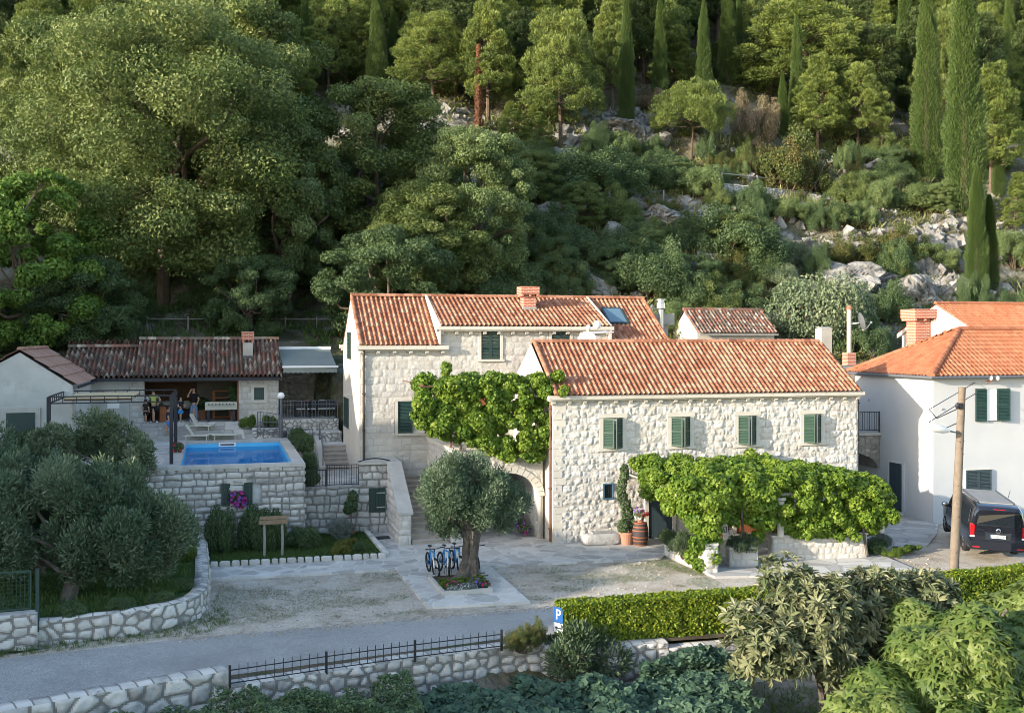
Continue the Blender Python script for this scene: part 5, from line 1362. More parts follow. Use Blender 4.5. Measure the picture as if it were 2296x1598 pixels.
# shrubs on the slope
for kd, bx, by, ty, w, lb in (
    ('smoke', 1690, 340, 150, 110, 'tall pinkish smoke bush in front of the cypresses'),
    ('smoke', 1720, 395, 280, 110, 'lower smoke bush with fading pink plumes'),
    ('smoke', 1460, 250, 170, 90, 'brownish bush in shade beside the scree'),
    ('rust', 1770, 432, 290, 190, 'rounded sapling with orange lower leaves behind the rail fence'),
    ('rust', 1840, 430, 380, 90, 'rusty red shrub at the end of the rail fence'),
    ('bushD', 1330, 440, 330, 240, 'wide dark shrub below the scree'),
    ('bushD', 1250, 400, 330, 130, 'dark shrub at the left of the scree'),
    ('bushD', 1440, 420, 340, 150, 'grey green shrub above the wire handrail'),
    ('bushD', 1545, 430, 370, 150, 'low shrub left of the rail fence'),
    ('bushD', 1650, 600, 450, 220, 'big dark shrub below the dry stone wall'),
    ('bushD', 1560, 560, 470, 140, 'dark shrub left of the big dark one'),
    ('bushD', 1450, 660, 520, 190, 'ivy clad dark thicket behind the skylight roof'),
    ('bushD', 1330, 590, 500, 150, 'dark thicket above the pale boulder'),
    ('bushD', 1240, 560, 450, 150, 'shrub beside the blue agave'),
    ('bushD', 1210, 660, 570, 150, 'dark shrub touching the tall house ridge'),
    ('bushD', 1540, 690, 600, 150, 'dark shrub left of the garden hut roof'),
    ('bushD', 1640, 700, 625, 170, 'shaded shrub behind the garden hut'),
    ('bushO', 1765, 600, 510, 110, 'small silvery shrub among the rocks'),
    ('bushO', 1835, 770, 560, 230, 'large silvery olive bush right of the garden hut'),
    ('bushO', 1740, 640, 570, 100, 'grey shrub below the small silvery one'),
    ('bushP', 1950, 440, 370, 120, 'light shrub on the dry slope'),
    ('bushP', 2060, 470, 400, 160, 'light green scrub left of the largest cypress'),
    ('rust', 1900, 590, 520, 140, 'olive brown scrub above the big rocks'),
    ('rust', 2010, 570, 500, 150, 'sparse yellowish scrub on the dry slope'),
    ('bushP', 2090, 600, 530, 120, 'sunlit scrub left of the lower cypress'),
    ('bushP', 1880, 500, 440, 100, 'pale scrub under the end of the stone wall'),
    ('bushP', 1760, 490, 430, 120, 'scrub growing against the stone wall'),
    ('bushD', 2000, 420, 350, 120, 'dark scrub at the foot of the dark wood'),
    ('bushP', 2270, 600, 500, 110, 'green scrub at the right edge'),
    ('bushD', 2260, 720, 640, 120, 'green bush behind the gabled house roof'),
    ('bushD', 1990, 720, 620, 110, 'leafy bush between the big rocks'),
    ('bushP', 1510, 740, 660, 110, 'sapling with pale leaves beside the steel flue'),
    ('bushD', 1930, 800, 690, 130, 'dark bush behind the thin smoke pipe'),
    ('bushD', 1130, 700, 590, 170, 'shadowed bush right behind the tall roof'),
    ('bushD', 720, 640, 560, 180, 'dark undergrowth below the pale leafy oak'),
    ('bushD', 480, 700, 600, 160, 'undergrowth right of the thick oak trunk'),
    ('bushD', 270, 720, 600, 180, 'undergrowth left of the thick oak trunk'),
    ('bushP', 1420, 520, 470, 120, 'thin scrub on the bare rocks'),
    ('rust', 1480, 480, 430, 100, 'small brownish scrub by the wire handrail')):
    tree_at(kd, bx, by, ty, w, 1.25 if kd != 'smoke' else 1.5, 1.9, label=lb, cat='shrub', name='shrub')

rg = np.random.default_rng(303); n = 0
for k in range(700):
    px, py = rg.uniform(1130, 2300), rg.uniform(330, 720)
    if py > 720 - .05 * (2300 - px) * (px < 1500) or (px > 1700 and rg.random() < .72): continue
    if any(abs(px - a) < 55 and abs(py - b) < 38 for a, b in ((1255, 530), (1720, 440), (1340, 640), (1905, 640), (2065, 660), (1600, 600), (1400, 290), (1430, 300), (1490, 480), (1340, 560), (1990, 540), (2090, 560), (1950, 560), (1930, 650), (2080, 650), (1470, 470), (1550, 490), (1320, 470), (2200, 600))): continue
    p, t = hit(px, py); w = rg.uniform(.5, 1.5); place(('bushD', 'bushG', 'bushD', 'rust', 'bushP')[rg.integers(5)], p - (0, 0, .15), rg.uniform(.9, 2.3), sxy=w * .75, label='green shrub in the scrub covering the rocky slope', cat='shrub', name='shrub', group='shrubs covering the slope'); n += 1
    if n >= 150: break
# rocks
def rock(px, py, w, h, lb, seed):
    p, t = hit(px, py); W_ = w / 2418. * t / 2; H_ = h / 2418. * t / 2
    rg = np.random.default_rng(seed); n1, n2 = 37, 61
    Tt, Pp = np.meshgrid(np.linspace(0, math.pi, n1), np.linspace(0, 2 * math.pi, n2), indexing='ij')
    d = np.stack([np.sin(Tt) * np.cos(Pp), np.sin(Tt) * np.sin(Pp), np.cos(Tt)], -1)
    pn = unit(rg.normal(size=(16, 3))); ph = rg.uniform(.55, 1.0, 16)                      # broken along flat planes
    k = np.minimum((ph / np.maximum(d @ pn.T, .12)).min(-1), 1.25)
    q = d * k[..., None] * (W_, W_, H_)
    k = k * (1 + .42 * (fbm(q[..., 0] + q[..., 1] * .7 + seed, q[..., 2] - q[..., 1] * .5, .9, seed, 4) - .5)) * (1 - .16 * (np.abs(vn(q[..., 0] + q[..., 2] * .4, q[..., 1] + q[..., 2], .35, seed) - .5) < .07))
    k[:, -1] = k[:, 0]
    v = p + d * k[..., None] * (W_, W_ * .9, H_) + (0, W_ * .3, H_ * .5)
    i = np.arange(n1 * n2).reshape(n1, n2)
    mb = MB(); mb.add(v.reshape(-1, 3), np.stack([i[:-1, :-1], i[1:, :-1], i[1:, 1:], i[:-1, 1:]], -1).reshape(-1, 4))
    tag(mb.build('boulder', MT['rock'], loc=p), lb, 'rock')
MT['rock'] = vmat('limestone_rock', [(.09, .088, .084), (.21, .205, .195), (.33, .325, .31), (.42, .41, .39)], .9, .8, attr=False, bump=(3.5, 1.0, .25), rough=.95, stain=(.8, (.13, .10, .075), .58, .8), det=8)
for k, (px, py, w, h, lb) in enumerate((
    (1340, 668, 80, 70, 'tall pale boulder with a white streak behind the tall roof'), (1255, 672, 110, 60, 'broad grey boulder low behind the tall roof ridge'),
    (1180, 660, 60, 45, 'grey rock half hidden beside the roof chimney'), (1595, 620, 100, 90, 'grey cliff face under the big dark shrub'), (1640, 690, 90, 70, 'rock ledge above the garden hut'),
    (1905, 660, 150, 110, 'large rough boulder left of the smoke pipe dish'), (1900, 580, 110, 60, 'pale sloping rock above the large rough boulder'),
    (2065, 690, 130, 100, 'sunlit cream boulder above the red brick chimney'), (2160, 650, 90, 50, 'flat sunlit rock at the foot of the lower cypress'),
    (1990, 640, 80, 60, 'brown streaked rock between two large boulders'), (2240, 660, 70, 40, 'low sunlit rock at the right edge'), (2090, 545, 60, 40, 'small white rock on the dry slope'),
    (1385, 540, 60, 60, 'upright grey rock among thickets'), (1240, 490, 100, 45, 'long pale rock above the agave'), (1500, 500, 120, 50, 'jumbled white rocks under the dry stone wall'),
    (1400, 300, 120, 60, 'pale scree heap below the pines'), (1480, 330, 80, 40, 'small pale outcrop beside the scree'), (1690, 375, 80, 50, 'outcrop behind the rail fence'),
    (1960, 400, 110, 60, 'grey outcrop at the edge of the dark wood'), (2030, 350, 90, 40, 'shaded outcrop under the twin trunk pine'), (1800, 470, 60, 30, 'rock at the end of the stone wall'),
    (2220, 590, 60, 40, 'rock right of the lower cypress'), (1330, 430, 70, 30, 'white rock beside the wire handrail'), (1440, 470, 110, 40, 'rock shelf under the wire handrail'))):
    rock(px, py, w, h, lb, 100 + k)

# scree of small broken stones
rg = np.random.default_rng(44); mb = MB(); n = 2600; x = rg.uniform(-2, 52, n); y = rg.uniform(17, 50, n); kk = fbm(x, y, 4, 19, 3) > .5; x, y = x[kk], y[kk]; z = terrain(x, y)
cube = np.array([(a, b, c) for c in (-1, 1) for b in (-1, 1) for a in (-1, 1)]); cf = np.array([[0, 2, 3, 1], [4, 5, 7, 6], [0, 1, 5, 4], [2, 6, 7, 3], [0, 4, 6, 2], [1, 3, 7, 5]])
for a, b, c in zip(x, y, z):
    s_ = .12 + .5 * rg.random() ** 3; m3 = rg.normal(size=(3, 3)); q_, _ = np.linalg.qr(m3); v = (cube * rg.uniform(.5, 1.1, (8, 1)) * (s_, s_ * .8, s_ * .6)) @ q_; mb.add(v + (a, b, c + s_ * .2), cf, rg.random())
tag(mb.build('scree', MT['rock']), kind='stuff')

mb = MB()
for cx, cy, wx, wy, n in ((1405, 295, 90, 40, 330), (1470, 480, 130, 26, 330), (1320, 470, 70, 25, 120), (1950, 560, 90, 35, 200), (1930, 660, 90, 40, 220), (2080, 560, 70, 60, 260), (2080, 660, 110, 40, 240), (1720, 390, 60, 25, 150), (1960, 420, 70, 30, 160), (1560, 620, 60, 45, 130), (1300, 650, 100, 25, 160)):
    for _ in range(n):
        p, t = hit(cx + rg.normal() * wx * .5, cy + rg.normal() * wy * .5); s_ = .1 + .55 * rg.random() ** 2.5; q_, _r = np.linalg.qr(rg.normal(size=(3, 3))); v = (cube * rg.uniform(.45, 1.1, (8, 1)) * (s_, s_ * .85, s_ * .7)) @ q_; mb.add(v + p + (0, 0, s_ * .3), cf, rg.random())
tag(mb.build('broken_rock', MT['rock']), kind='stuff')

# rail fence and dry stone wall
p0, _ = hit(1600, 447); p1, _ = hit(1835, 437)
W0 = np.array((p0[0], p0[1] - .5)); W1 = np.array((p1[0], p1[1] - .5))
t = thing('dry_stone_wall', 'long dry stone wall holding up the path with the wooden rail fence', 'wall', (*((W0 + W1) / 2), p0[2] - 1))
mb = MB(); L_ = np.linalg.norm(W1 - W0); zt = max(p0[2], p1[2]) + .1
stone_panel(mb, (*W0, zt - 1.5), (*(W1 - W0), 0), (0, 0, 1), L_, 1.5, masonry('rubble', .3, .2, .08, 97, 3, round_=.06), .06)
a, b = W0, W1; nrm = np.array((-(b - a)[1], (b - a)[0])) / L_ * 1.2
mb.prism([a, b, b + nrm, a + nrm], zt - 1.6, zt)
mb.build('stonework', MT['stone_grey'], t)
t = thing('rail_fence', 'weathered wooden rail fence along the path on the rocky slope', 'fence', (*W0, zt))
pts = [hit(1488, 455)[0], hit(1607, 450)[0]] + [np.array((*(W0 + (W1 - W0) * s + nrm * .3), zt)) for s in (.08, .4, .7, .97)]
rail = MB()
for i, p in enumerate(pts):
    m_ = MB(); m_.tube([p - (0, 0, .3), p + (0, 0, 1.0)], .06, 6); m_.build('post', MT['wood_grey'], t)
    if i > 1: rail.tube([pts[i - 1] + (0, 0, .85), p + (0, 0, .85)], .045, 6)
rail.build('rail', MT['wood_grey'], t)
t = thing('handrail', 'thin slanting wire handrail climbing the rocks left of the rail fence', 'handrail', hit(1210, 500)[0])
q = [hit(x, y + 25)[0] + (0, 0, .8) for x, y in ((1210, 495), (1290, 470), (1390, 440), (1488, 425))]
mb = MB(); mb.tube(q, .04, 6); mb.build('rail', MT['iron_grey'], t)
for p in q: m_ = MB(); m_.tube([p - (0, 0, .9), p], .03, 6); m_.build('post', MT['iron_grey'], t)
# fence posts in the grove behind the pool house
t = thing('grove_fence', 'short wooden fence at the foot of the huge spreading oak', 'fence', hit(420, 725)[0])
q = [hit(x, 738)[0] for x in (330, 422, 470, 640, 710, 745)]; rail = MB()
for i, p in enumerate(q):
    m_ = MB(); m_.tube([p - (0, 0, .2), p + (0, 0, .75)], .05, 6); m_.build('post', MT['wood_grey'], t)
    if i: rail.tube([q[i - 1] + (0, 0, .6), p + (0, 0, .6)], .03, 5)
rail.build('rail', MT['wood_grey'], t)
# rusty dead trunk
p, tt = hit(1073, 290); t = thing('dead_trunk', 'bare rusty trunk wrapped in dead ivy, alone among the pines', 'tree', p)
hh = 190 / 2418 * tt; rg = np.random.default_rng(5)
mb = MB(); mb.tube([p - (0, 0, .5), p + (0, 0, hh * .6), p + (.1, 0, hh)], [.22, .15, .05], 8); mb.build('trunk', MT['bark'], t)
n = 3500; z = rg.random(n); ph = rg.uniform(0, 6.28, n); rr = (.42 - .22 * z) * rg.uniform(.6, 1.1, n)
mb = MB(); put_leaves(mb, p + np.stack([rr * np.cos(ph), rr * np.sin(ph), z * hh], 1), unit(np.stack([np.cos(ph), np.sin(ph), rg.normal(size=n)], 1)), .16, T_LEAF, rg); mb.build('dead_ivy', LM['deadivy'], t)
# agave
for px, py, s, lb in ((1255, 545, 1.1, 'largest blue green agave on the rocks'), (1215, 548, .8, 'smaller agave left of the largest one'), (1290, 540, .75, 'agave right of the largest one')):
    p, tt = hit(px, py); rg = np.random.default_rng(px); mb = MB(); n = 34
    ph = rg.uniform(0, 6.28, n); el = rg.uniform(.25, 1.35, n)
    d = np.stack([np.cos(ph) * np.cos(el), np.sin(ph) * np.cos(el), np.sin(el)], 1)
    put_leaves(mb, np.repeat(p[None], n, 0) + d * .1, d, s * rg.uniform(.8, 1.2, n), T_NEEDLE, rg, 'spike'); tag(mb.build('agave', LM['agave'], loc=p), lb, 'plant')
# grasses and low ground cover, as stuff
def tufts(name, sel, n, size, leaf, seed, per=14, lean=.5):
    rg = np.random.default_rng(seed); P = sel(rg, n); mb = MB()
    n = len(P); C = np.repeat(P, per, 0) + rg.normal(size=(n * per, 3)) * (size * .3, size * .3, .02)
    d = unit(rg.normal(size=C.shape) * lean + (0, 0, 1.0))
    put_leaves(mb, C, d, size * rg.uniform(.5, 1.2, len(C)), (T_NEEDLE[0] * (1, .5, 1), T_NEEDLE[1]), rg, 'spike', tint=np.clip(np.repeat(rg.random(n), per) * .6 + .4 * rg.random(len(C)), 0, 1))
    return tag(mb.build(name, LM[leaf]), kind='stuff')
def slope_pts(x0, x1, y0, y1, scale, thr, seed):
    def f(rg, n):
        x = rg.uniform(x0, x1, n); y = rg.uniform(y0, y1, n); k = fbm(x, y, scale, seed) > thr
        x, y = x[k], y[k]; return np.stack([x, y, terrain(x, y)], 1)
    return f
tufts('slope_grass', slope_pts(4, 52, 20, 52, 4, .46, 5), 2600, .75, 'drygrass', 1)
tufts('grove_grass', slope_pts(-32, 4, 19.8, 44, 5, .38, 6), 2600, .5, 'grass', 2)
def cover(rg, n):
    x = rg.uniform(-5, 55, n); y = rg.uniform(14, 60, n); k = fbm(x, y, 3.2, 15) > .44
    x, y = x[k], y[k]; return np.stack([x, y, terrain(x, y)], 1)
rg = np.random.default_rng(9); P = cover(rg, 5200); per = 30; mb = MB()
C = np.repeat(P, per, 0) + rg.normal(size=(len(P) * per, 3)) * (.4, .4, .25) + (0, 0, .2)
put_leaves(mb, C, unit(rg.normal(size=C.shape) + (0, -.3, .8)), .22 * rg.uniform(.6, 1.3, len(C)), T_LEAF, rg, tint=np.clip(np.repeat(rg.random(len(P)), per) * .6 + .4 * rg.random(len(C)), 0, 1))
tag(mb.build('slope_scrub', LM['rust']), kind='stuff')
# ------------------------------------------------------------------ walls and fences by the road
def smooth(path, n=60):
    p = np.asarray(path, float); s = np.concatenate([[0], np.cumsum(np.linalg.norm(np.diff(p, axis=0), axis=1))])
    t = np.linspace(0, s[-1], n); q = np.stack([np.interp(t, s, p[:, k]) for k in (0, 1)], 1)
    for _ in range(3): q[1:-1] = (q[:-2] + 2 * q[1:-1] + q[2:]) / 4
    return q

def garden_wall(name, label, path, z0, z1, thick, fn, side=1, m='stone_grey', top_m=None, caps=True):
    """stone wall with a rough front skin, a flat stone top and a plain back"""
    p = np.asarray(path, float)
    f0 = z0 if callable(z0) else (lambda u: np.full_like(u, z0)); f1 = z1 if callable(z1) else (lambda u: np.full_like(u, z1))
    mb = MB(); gu, x, y, nx, ny = path_panel(mb, p, f0, f1, fn, .04, side)
    a, b = f0(gu), f1(gu); bx_, by_ = x - nx * thick, y - ny * thick
    n = len(gu); fx, fy = x - nx * .005, y - ny * .005
    lum = .03 * (fbm(gu, gu * 0, .35, 5) - .5)
    rows = [(fx, fy, b - .02), (fx + nx * .0, fy + ny * .0, b + lum), ((x + bx_) / 2, (y + by_) / 2, b + .03 + lum), (bx_, by_, b + lum), (bx_, by_, a)]
    V_ = np.concatenate([np.stack(r, 1) for r in rows]); f = []; tt = []; jj = []
    cell = np.floor(gu / .37).astype(int)
    for r in range(4):
        for i in range(n - 1):
            q = [r * n + i, r * n + i + 1, (r + 1) * n + i + 1, (r + 1) * n + i]
            f.append(q if side > 0 else q[::-1]); tt.append(float(_lat(np.array([cell[i]]), np.array([r]), 77)[0])); jj.append(1.0 if cell[i] != cell[i + 1] and r in (1, 2) else 0.)
    mb.add(V_, f, tt, jj)
    for e in (0, n - 1):
        q = [(fx[e], fy[e], a[e]), (fx[e], fy[e], b[e]), (bx_[e], by_[e], b[e]), (bx_[e], by_[e], a[e])]; mb.add(q, [[0, 1, 2, 3]], .6)
    o = mb.build(name, MT[m], loc=(float(p[0][0]), float(p[0][1]), 0))
    return tag(o, label, 'wall')

crv = smooth([(-40, -16.6), (-24, -11.0), (-18.6, -9.8), (-15.3, -9.5), (-14.2, -9.0), (-13.55, -8.2), (-13.3, -7.0), (-13.27, -5.5), (-13.27, -3.6), (-13.35, -1), (-13.4, 2.2)], 110)
garden_wall('garden_wall', 'curved white stone wall round the garden of the big olive tree', crv, -.15, lambda u: .6 + .03 * np.sin(u), .42, masonry('rubble', .40, .29, .07, 121, 2, rough=.5, round_=.05, mort=.03), 1)
sheet('garden_lawn', [(-40, -16), (-24, -10.7), (-18.6, -9.5), (-15.4, -9.2), (-14.3, -8.6), (-13.8, -7.6), (-13.65, -5.5), (-13.7, 2.2), (-16.3, 2.2), (-30, 6)], .5, MT['lawn'])
mb = MB(); stone_panel(mb, (-19.6, -10.15, -.1), (1, .11, 0), (0, 0, 1), 1.95, .95, masonry('rubble', .42, .3, .07, 122, 2, rough=.5, round_=.05, mort=.03), .04)
mb.prism([(-19.6, -10.12), (-17.66, -9.92), (-17.7, -9.5), (-19.6, -9.7)], -.1, .85)
tag(mb.build('wall_pier', MT['stone_grey'], loc=(-18.6, -10, 0)), 'higher end block of the curved garden wall, under the green fence', 'wall')
t = thing('mesh_fence', 'green metal fence panel and post standing on the wall block at the left edge', 'fence', (-17.7, -9.7, .85))
m_ = MB(); m_.bar((-17.68, -9.72, .3), (-17.68, -9.72, 2.0), .09); m_.build('post', MT['green'], t)
m_ = MB()
for a, b in (((-17.85, -9.74, .95), (-17.85, -9.74, 1.95)), ((-17.85, -9.74, 1.95), (-20.5, -10, 1.95)), ((-17.85, -9.74, .95), (-20.5, -10, .95))): m_.bar(a, b, .045)
for k in range(26): m_.bar((-17.9 - k * .1, -9.74 - k * .01, .95), (-17.9 - k * .1, -9.74 - k * .01, 1.95), .008)
for k in range(10): m_.bar((-17.85, -9.74, 1.0 + k * .1), (-20.5, -10, 1.0 + k * .1), .008)
m_.build('panel', MT['green_lit'], t)

# road side wall, its iron fence, and the wall carrying the hedge
near_w = smooth([(-40, -25.75), (-24, -18.95), (-17.06, -16.0), (-12.75, -14.55)], 60)
garden_wall('roadside_wall', 'low white stone wall with big blocks along the lower left edge of the road', near_w, -1.6, .28, .55, masonry('rubble', .52, .40, .09, 131, 3, rough=.5, round_=.06, mort=.03), 1)
mid_w = smooth([(-12.72, -14.75), (-9, -13.9), (-5.4, -13.25), (-3.9, -13.6), (-2.6, -14.05), (-1.2, -14.1)], 50)
garden_wall('terrace_wall', 'grey stone wall under the spiked iron fence, above the squash leaves', mid_w, -1.6, -.05, .55, masonry('rubble', .36, .26, .07, 132, 3, rough=.5, round_=.05, mort=.03), 1)
far_w = smooth([(-1.18, -14.1), (0, -14.1), (4, -14.0), (9, -13.8), (16, -13.6)], 50)
garden_wall('hedge_wall', 'grey block stone wall carrying the clipped hedge', far_w, -1.6, lambda u: -.2 + .05 * u / 4, .5, masonry('rubble', .40, .30, .06, 133, 3, rough=.45, round_=.05, mort=.025), 1)
t = thing('iron_fence', 'low black iron fence with spikes along the edge of the road', 'fence', (-12.7, -14.9, -.05))
pp = [(-12.72, -14.72), (-10.4, -14.2), (-8.1, -13.78), (-5.7, -13.42)]
def zf(x): return -.03
for i, (x, y) in enumerate(pp):
    m_ = MB(); m_.bar((x, y, -.1), (x, y, .46), .06); m_.build('post', MT['iron'], t)
for (x0, y0), (x1, y1) in zip(pp[:-1], pp[1:]):
    m_ = MB()
    for z in (.03, .34): m_.bar((x0, y0, z), (x1, y1, z), .03, .02)
    for k in range(1, 11):
        x, y = x0 + (x1 - x0) * k / 11, y0 + (y1 - y0) * k / 11; m_.bar((x, y, .03), (x, y, .46), .016)
    m_.build('panel', MT['iron'], t)

# ------------------------------------------------------------------ clipped hedges
def hedge(name, label, p0, p1, w, z0, z1, n, seed, leaf='hedge', size=.10):
    p0, p1 = np.array(p0, float), np.array(p1, float); L = np.linalg.norm(p1 - p0); d = (p1 - p0) / L; q = np.array((-d[1], d[0]))
    rg = np.random.default_rng(seed); t = thing(name, label, 'hedge', (*p0, z0))
    H = z1 - z0; ar = np.array((L * H, L * H, L * w, w * H, w * H)); f = rg.choice(5, n, p=ar / ar.sum())
    u, v = rg.random(n), rg.random(n)
    a = np.where(f < 3, u * L, np.where(f == 3, 0, L)); b = np.select([f == 0, f == 1, f == 2], [np.zeros(n), np.full(n, w), v * w], u * w); h = np.where(f == 2, H, np.where(f < 2, v * H, v * H))
    nn = np.select([(f == 0)[:, None], (f == 1)[:, None], (f == 2)[:, None], (f == 3)[:, None]], [np.append(-q, .35), np.append(q, .35), np.array((0, 0, 1.)), np.append(-d, .3)], np.append(d, .3))
    bump = .08 * (fbm(a * 1.0 + b, h + b, .4, seed) - .5) * 2 - rg.uniform(0, .12, n)
    C = np.stack([p0[0] + d[0] * a + q[0] * b, p0[1] + d[1] * a + q[1] * b, z0 + h], 1) + nn * bump[:, None]
    mb = MB(); put_leaves(mb, C, unit(nn + rg.normal(size=(n, 3)) * .55), size * rg.uniform(.6, 1.25, n), T_LEAF, rg); mb.build('foliage', LM[leaf], t)
    m_ = MB(); i_ = .16
    a0, b0 = p0 + d * i_ + q * i_, p1 - d * i_ + q * i_
    m_.prism([a0, b0, b0 + q * (w - 2 * i_), a0 + q * (w - 2 * i_)], z0 + .1, z1 - i_); m_.build('twigs', MT['twigs'], t)
    return t
MT['twigs'] = vmat('hedge_twigs', [(.02, .035, .01), (.035, .05, .015)], 6, .7, attr=False, rough=1, bump=(20, 1, .05))
hedge('hedge', 'long clipped hedge, sunlit on its front, with the parking sign at its left end', (-4.05, -13.62), (7.2, -13.5), .72, -.15, 1.05, 46000, 141)
hedge('hedge', 'clipped hedge at the right edge, in front of the wooden pole', (7.9, -13.3), (15, -12.6), .75, -.1, 1.0, 22000, 142)

# ------------------------------------------------------------------ olive trees
def olive_tree(label, base, crowns, n, size, trunk_fn, leaf, seed, nb=70, blob=(.12, .22)):
    rg = np.random.default_rng(seed); t = thing('olive_tree', label, 'tree', base); bl = []
    for c, r in crowns:
        c, r = np.array(c), np.array(r)
        for k in range(nb):
            d = unit(rg.normal(size=3)); s = rg.uniform(.3, 1) ** .5
            rr = r.mean() * rg.uniform(*blob); bl.append((*(c + d * r * s * .86), rr, rr, rr * 1.15))
    mb = MB(); blob_leaves(mb, bl, n, size, T_NEEDLE, seed, 'spike', up=.85, rnd=.75, shell=(.2, 1.2), inside=.5)
    mb.build('crown', LM[leaf], t)
    w = MB(); trunk_fn(w, rg, bl); w.build('trunk', MT['bark_grey'], t)
    return t
def tr1(w, rg, bl):
    p = limb(w, (-17.3, -7.2, .3), (-16.7, -6.8, 1.9), .26, .18, rg, .05)
    for k in range(0, len(bl), 9): limb(w, (-16.9, -6.9, 1.3 + .4 * rg.random()), bl[k][:3], .1, .015, rg, .1)
def tr2(w, rg, bl):
    limb(w, (-18.5, -3.4, .3), (-18.9, -3.6, 2.2), .2, .15, rg, .05)
    for k in range(0, len(bl), 8): limb(w, (-18.8, -3.6, 1.8), bl[k][:3], .09, .015, rg, .1)
olive_tree('biggest olive tree, a wide dark crown over the curved garden wall', (-17.3, -7.2, .5), [((-17.6, -6.4, 2.75), (2.6, 1.8, 1.7)), ((-15.5, -6.6, 2.2), (2.0, 1.6, 1.5)), ((-19.6, -5.5, 3.1), (2.2, 2.0, 1.8)), ((-16.3, -5.8, 3.15), (1.8, 1.5, 1.15))], 125000, .155, tr1, 'olive_dark', 151, 46, (.16, .3))
olive_tree('second olive tree mostly hidden at the left edge', (-18.5, -3.4, .5), [((-19.4, -3.0, 3.0), (2.0, 1.6, 2.0)), ((-21, -2, 3.4), (2.0, 2, 2.2))], 42000, .16, tr2, 'olive_dark', 152, 40, (.16, .3))
def tr3(w, rg, bl):
    limb(w, (-17.2, 1.2, .3), (-17.1, 1.6, 3.6), .16, .1, rg, .05)
    for k in range(0, len(bl), 8): limb(w, (-17.1, 1.5, 3.0), bl[k][:3], .06, .012, rg, .1)
olive_tree('olive tree with sunlit tips in front of the bamboo pergola', (-17.2, 1.2, .5), [((-17.3, 1.6, 4.6), (1.1, .9, 1.1)), ((-16.2, 1.6, 3.9), (1.2, 1.0, .9)), ((-18.7, 1.4, 4.0), (1.2, 1, 1.0))], 26000, .15, tr3, 'olive', 153, 34, (.18, .32))
def tr4(w, rg, bl):
    n_ = 22; z = np.linspace(0, 1.75, n_); k = 28                # gnarled, fluted old trunk flaring at the foot
    ph = np.linspace(0, 2 * math.pi, k, endpoint=False); V_ = []
    for i, zz in enumerate(z):
        r = .22 + .30 * math.exp(-zz / .32) + .05 * (zz > 1.3) * (zz - 1.3) * 3
        rr = r * (1 + .22 * np.sin(ph * 5 + zz * 1.6) + .12 * np.sin(ph * 9 - zz * 2.3) + .18 * (vn(ph * 2, zz * 2 + ph * 0, .7, 4) - .5))
        V_.append(np.stack([-4.85 + .05 * math.sin(zz * 2) + .1 * zz + rr * np.cos(ph), -5.55 + rr * np.sin(ph), np.full(k, zz - .03)], 1))
    f = [[i * k + j, i * k + (j + 1) % k, (i + 1) * k + (j + 1) % k, (i + 1) * k + j] for i in range(n_ - 1) for j in range(k)]
    w.add(np.concatenate(V_), f, RNG.random(len(f)))
    w.tube([(-5.0, -5.7, .18), (-5.35, -5.85, .1), (-5.6, -5.9, .02)], [.17, .12, .05], 8)
    for k in range(0, len(bl), 7): limb(w, (-4.68, -5.55, 1.55), bl[k][:3], .11, .015, rg, .12)
olive_tree('round headed old olive tree with a gnarled trunk in the paved flower bed', (-4.85, -5.5, .05), [((-4.75, -5.4, 3.0), (1.75, 1.5, 1.25)), ((-5.5, -5.3, 3.2), (1.0, 1.1, 1.15)), ((-3.75, -5.4, 2.6), (1.15, 1.1, .95)), ((-5.5, -5.5, 2.2), (.8, .9, .7))], 60000, .125, tr4, 'olive_dark', 154, 36, (.18, .32))

# ------------------------------------------------------------------ grapevines on their frames
def vine(label, base, blobs, n, size, seed, stems, name='grapevine', leaf='vine', hang=1.4, up=.5):
    t = thing(name, label, 'vine', base); mb = MB(); rg = np.random.default_rng(seed)
    blob_leaves(mb, blobs, n, size, T_VINE, seed, 'flat', up=up, rnd=.6, shell=(.5, 1.1), hang=hang, inside=.7); mb.build('leaves', LM[leaf], t)
    for s_ in stems: w = MB(); w.tube(s_, np.linspace(.06, .03, len(s_)), 7, t=rg.random()); w.build('stem', MT['bark_grey'], t)
    return t
rg = np.random.default_rng(160); bl = []
def fill(x0, x1, y0, y1, z0, z1, n, r0=.28, r1=.5, zx=None):
    for _ in range(n):
        x = rg.uniform(x0, x1); zz0, zz1 = (z0, z1) if zx is None else zx(x)
        r = rg.uniform(r0, r1); bl.append((x, rg.uniform(y0, y1), rg.uniform(zz0, zz1), r, r * .9, r * .85))
zt_ = lambda x: np.interp(x, [-5.7, -5.0, -4.3, -2, 0], [5.3, 6.15, 6.45, 6.55, 6.5]); zb_ = lambda x: np.interp(x, [-5.7, -5.0, -4.6, -3.6, -2.2, -.6, 0], [5.0, 4.7, 4.2, 4.2, 3.5, 3.35, 3.6])
fill(-5.4, .05, .3, .95, 0, 0, 260, .16, .36, zx=lambda x: (zb_(x), zt_(x)))
fill(-5.0, -.1, .9, 3.6, 6.1, 6.5, 45); fill(-4.3, -4.0, .8, 1.2, 6.7, 7.1, 3, .16, .24); fill(-.6, .45, .0, .8, 6.0, 6.7, 6, .25, .4); fill(.2, .7, -.5, .2, 5.7, 6.2, 4, .2, .3)
vine('bright grapevine curtain hanging over the balcony between the two stone houses', (-2.8, .8, 3.7), bl, 46000, .125, 161, [[(-3.6, .9, 3.7), (-3.7, .85, 4.6), (-3.55, .9, 5.6), (-3.6, 1.0, 6.4)], [(-3.5, .7, 1.7), (-3.6, .8, 2.8), (-3.55, .75, 3.8)]])
t = thing('vine_frame', 'rusty frame posts carrying the balcony grapevine', 'pergola', (-2.4, 1.2, 3.8))
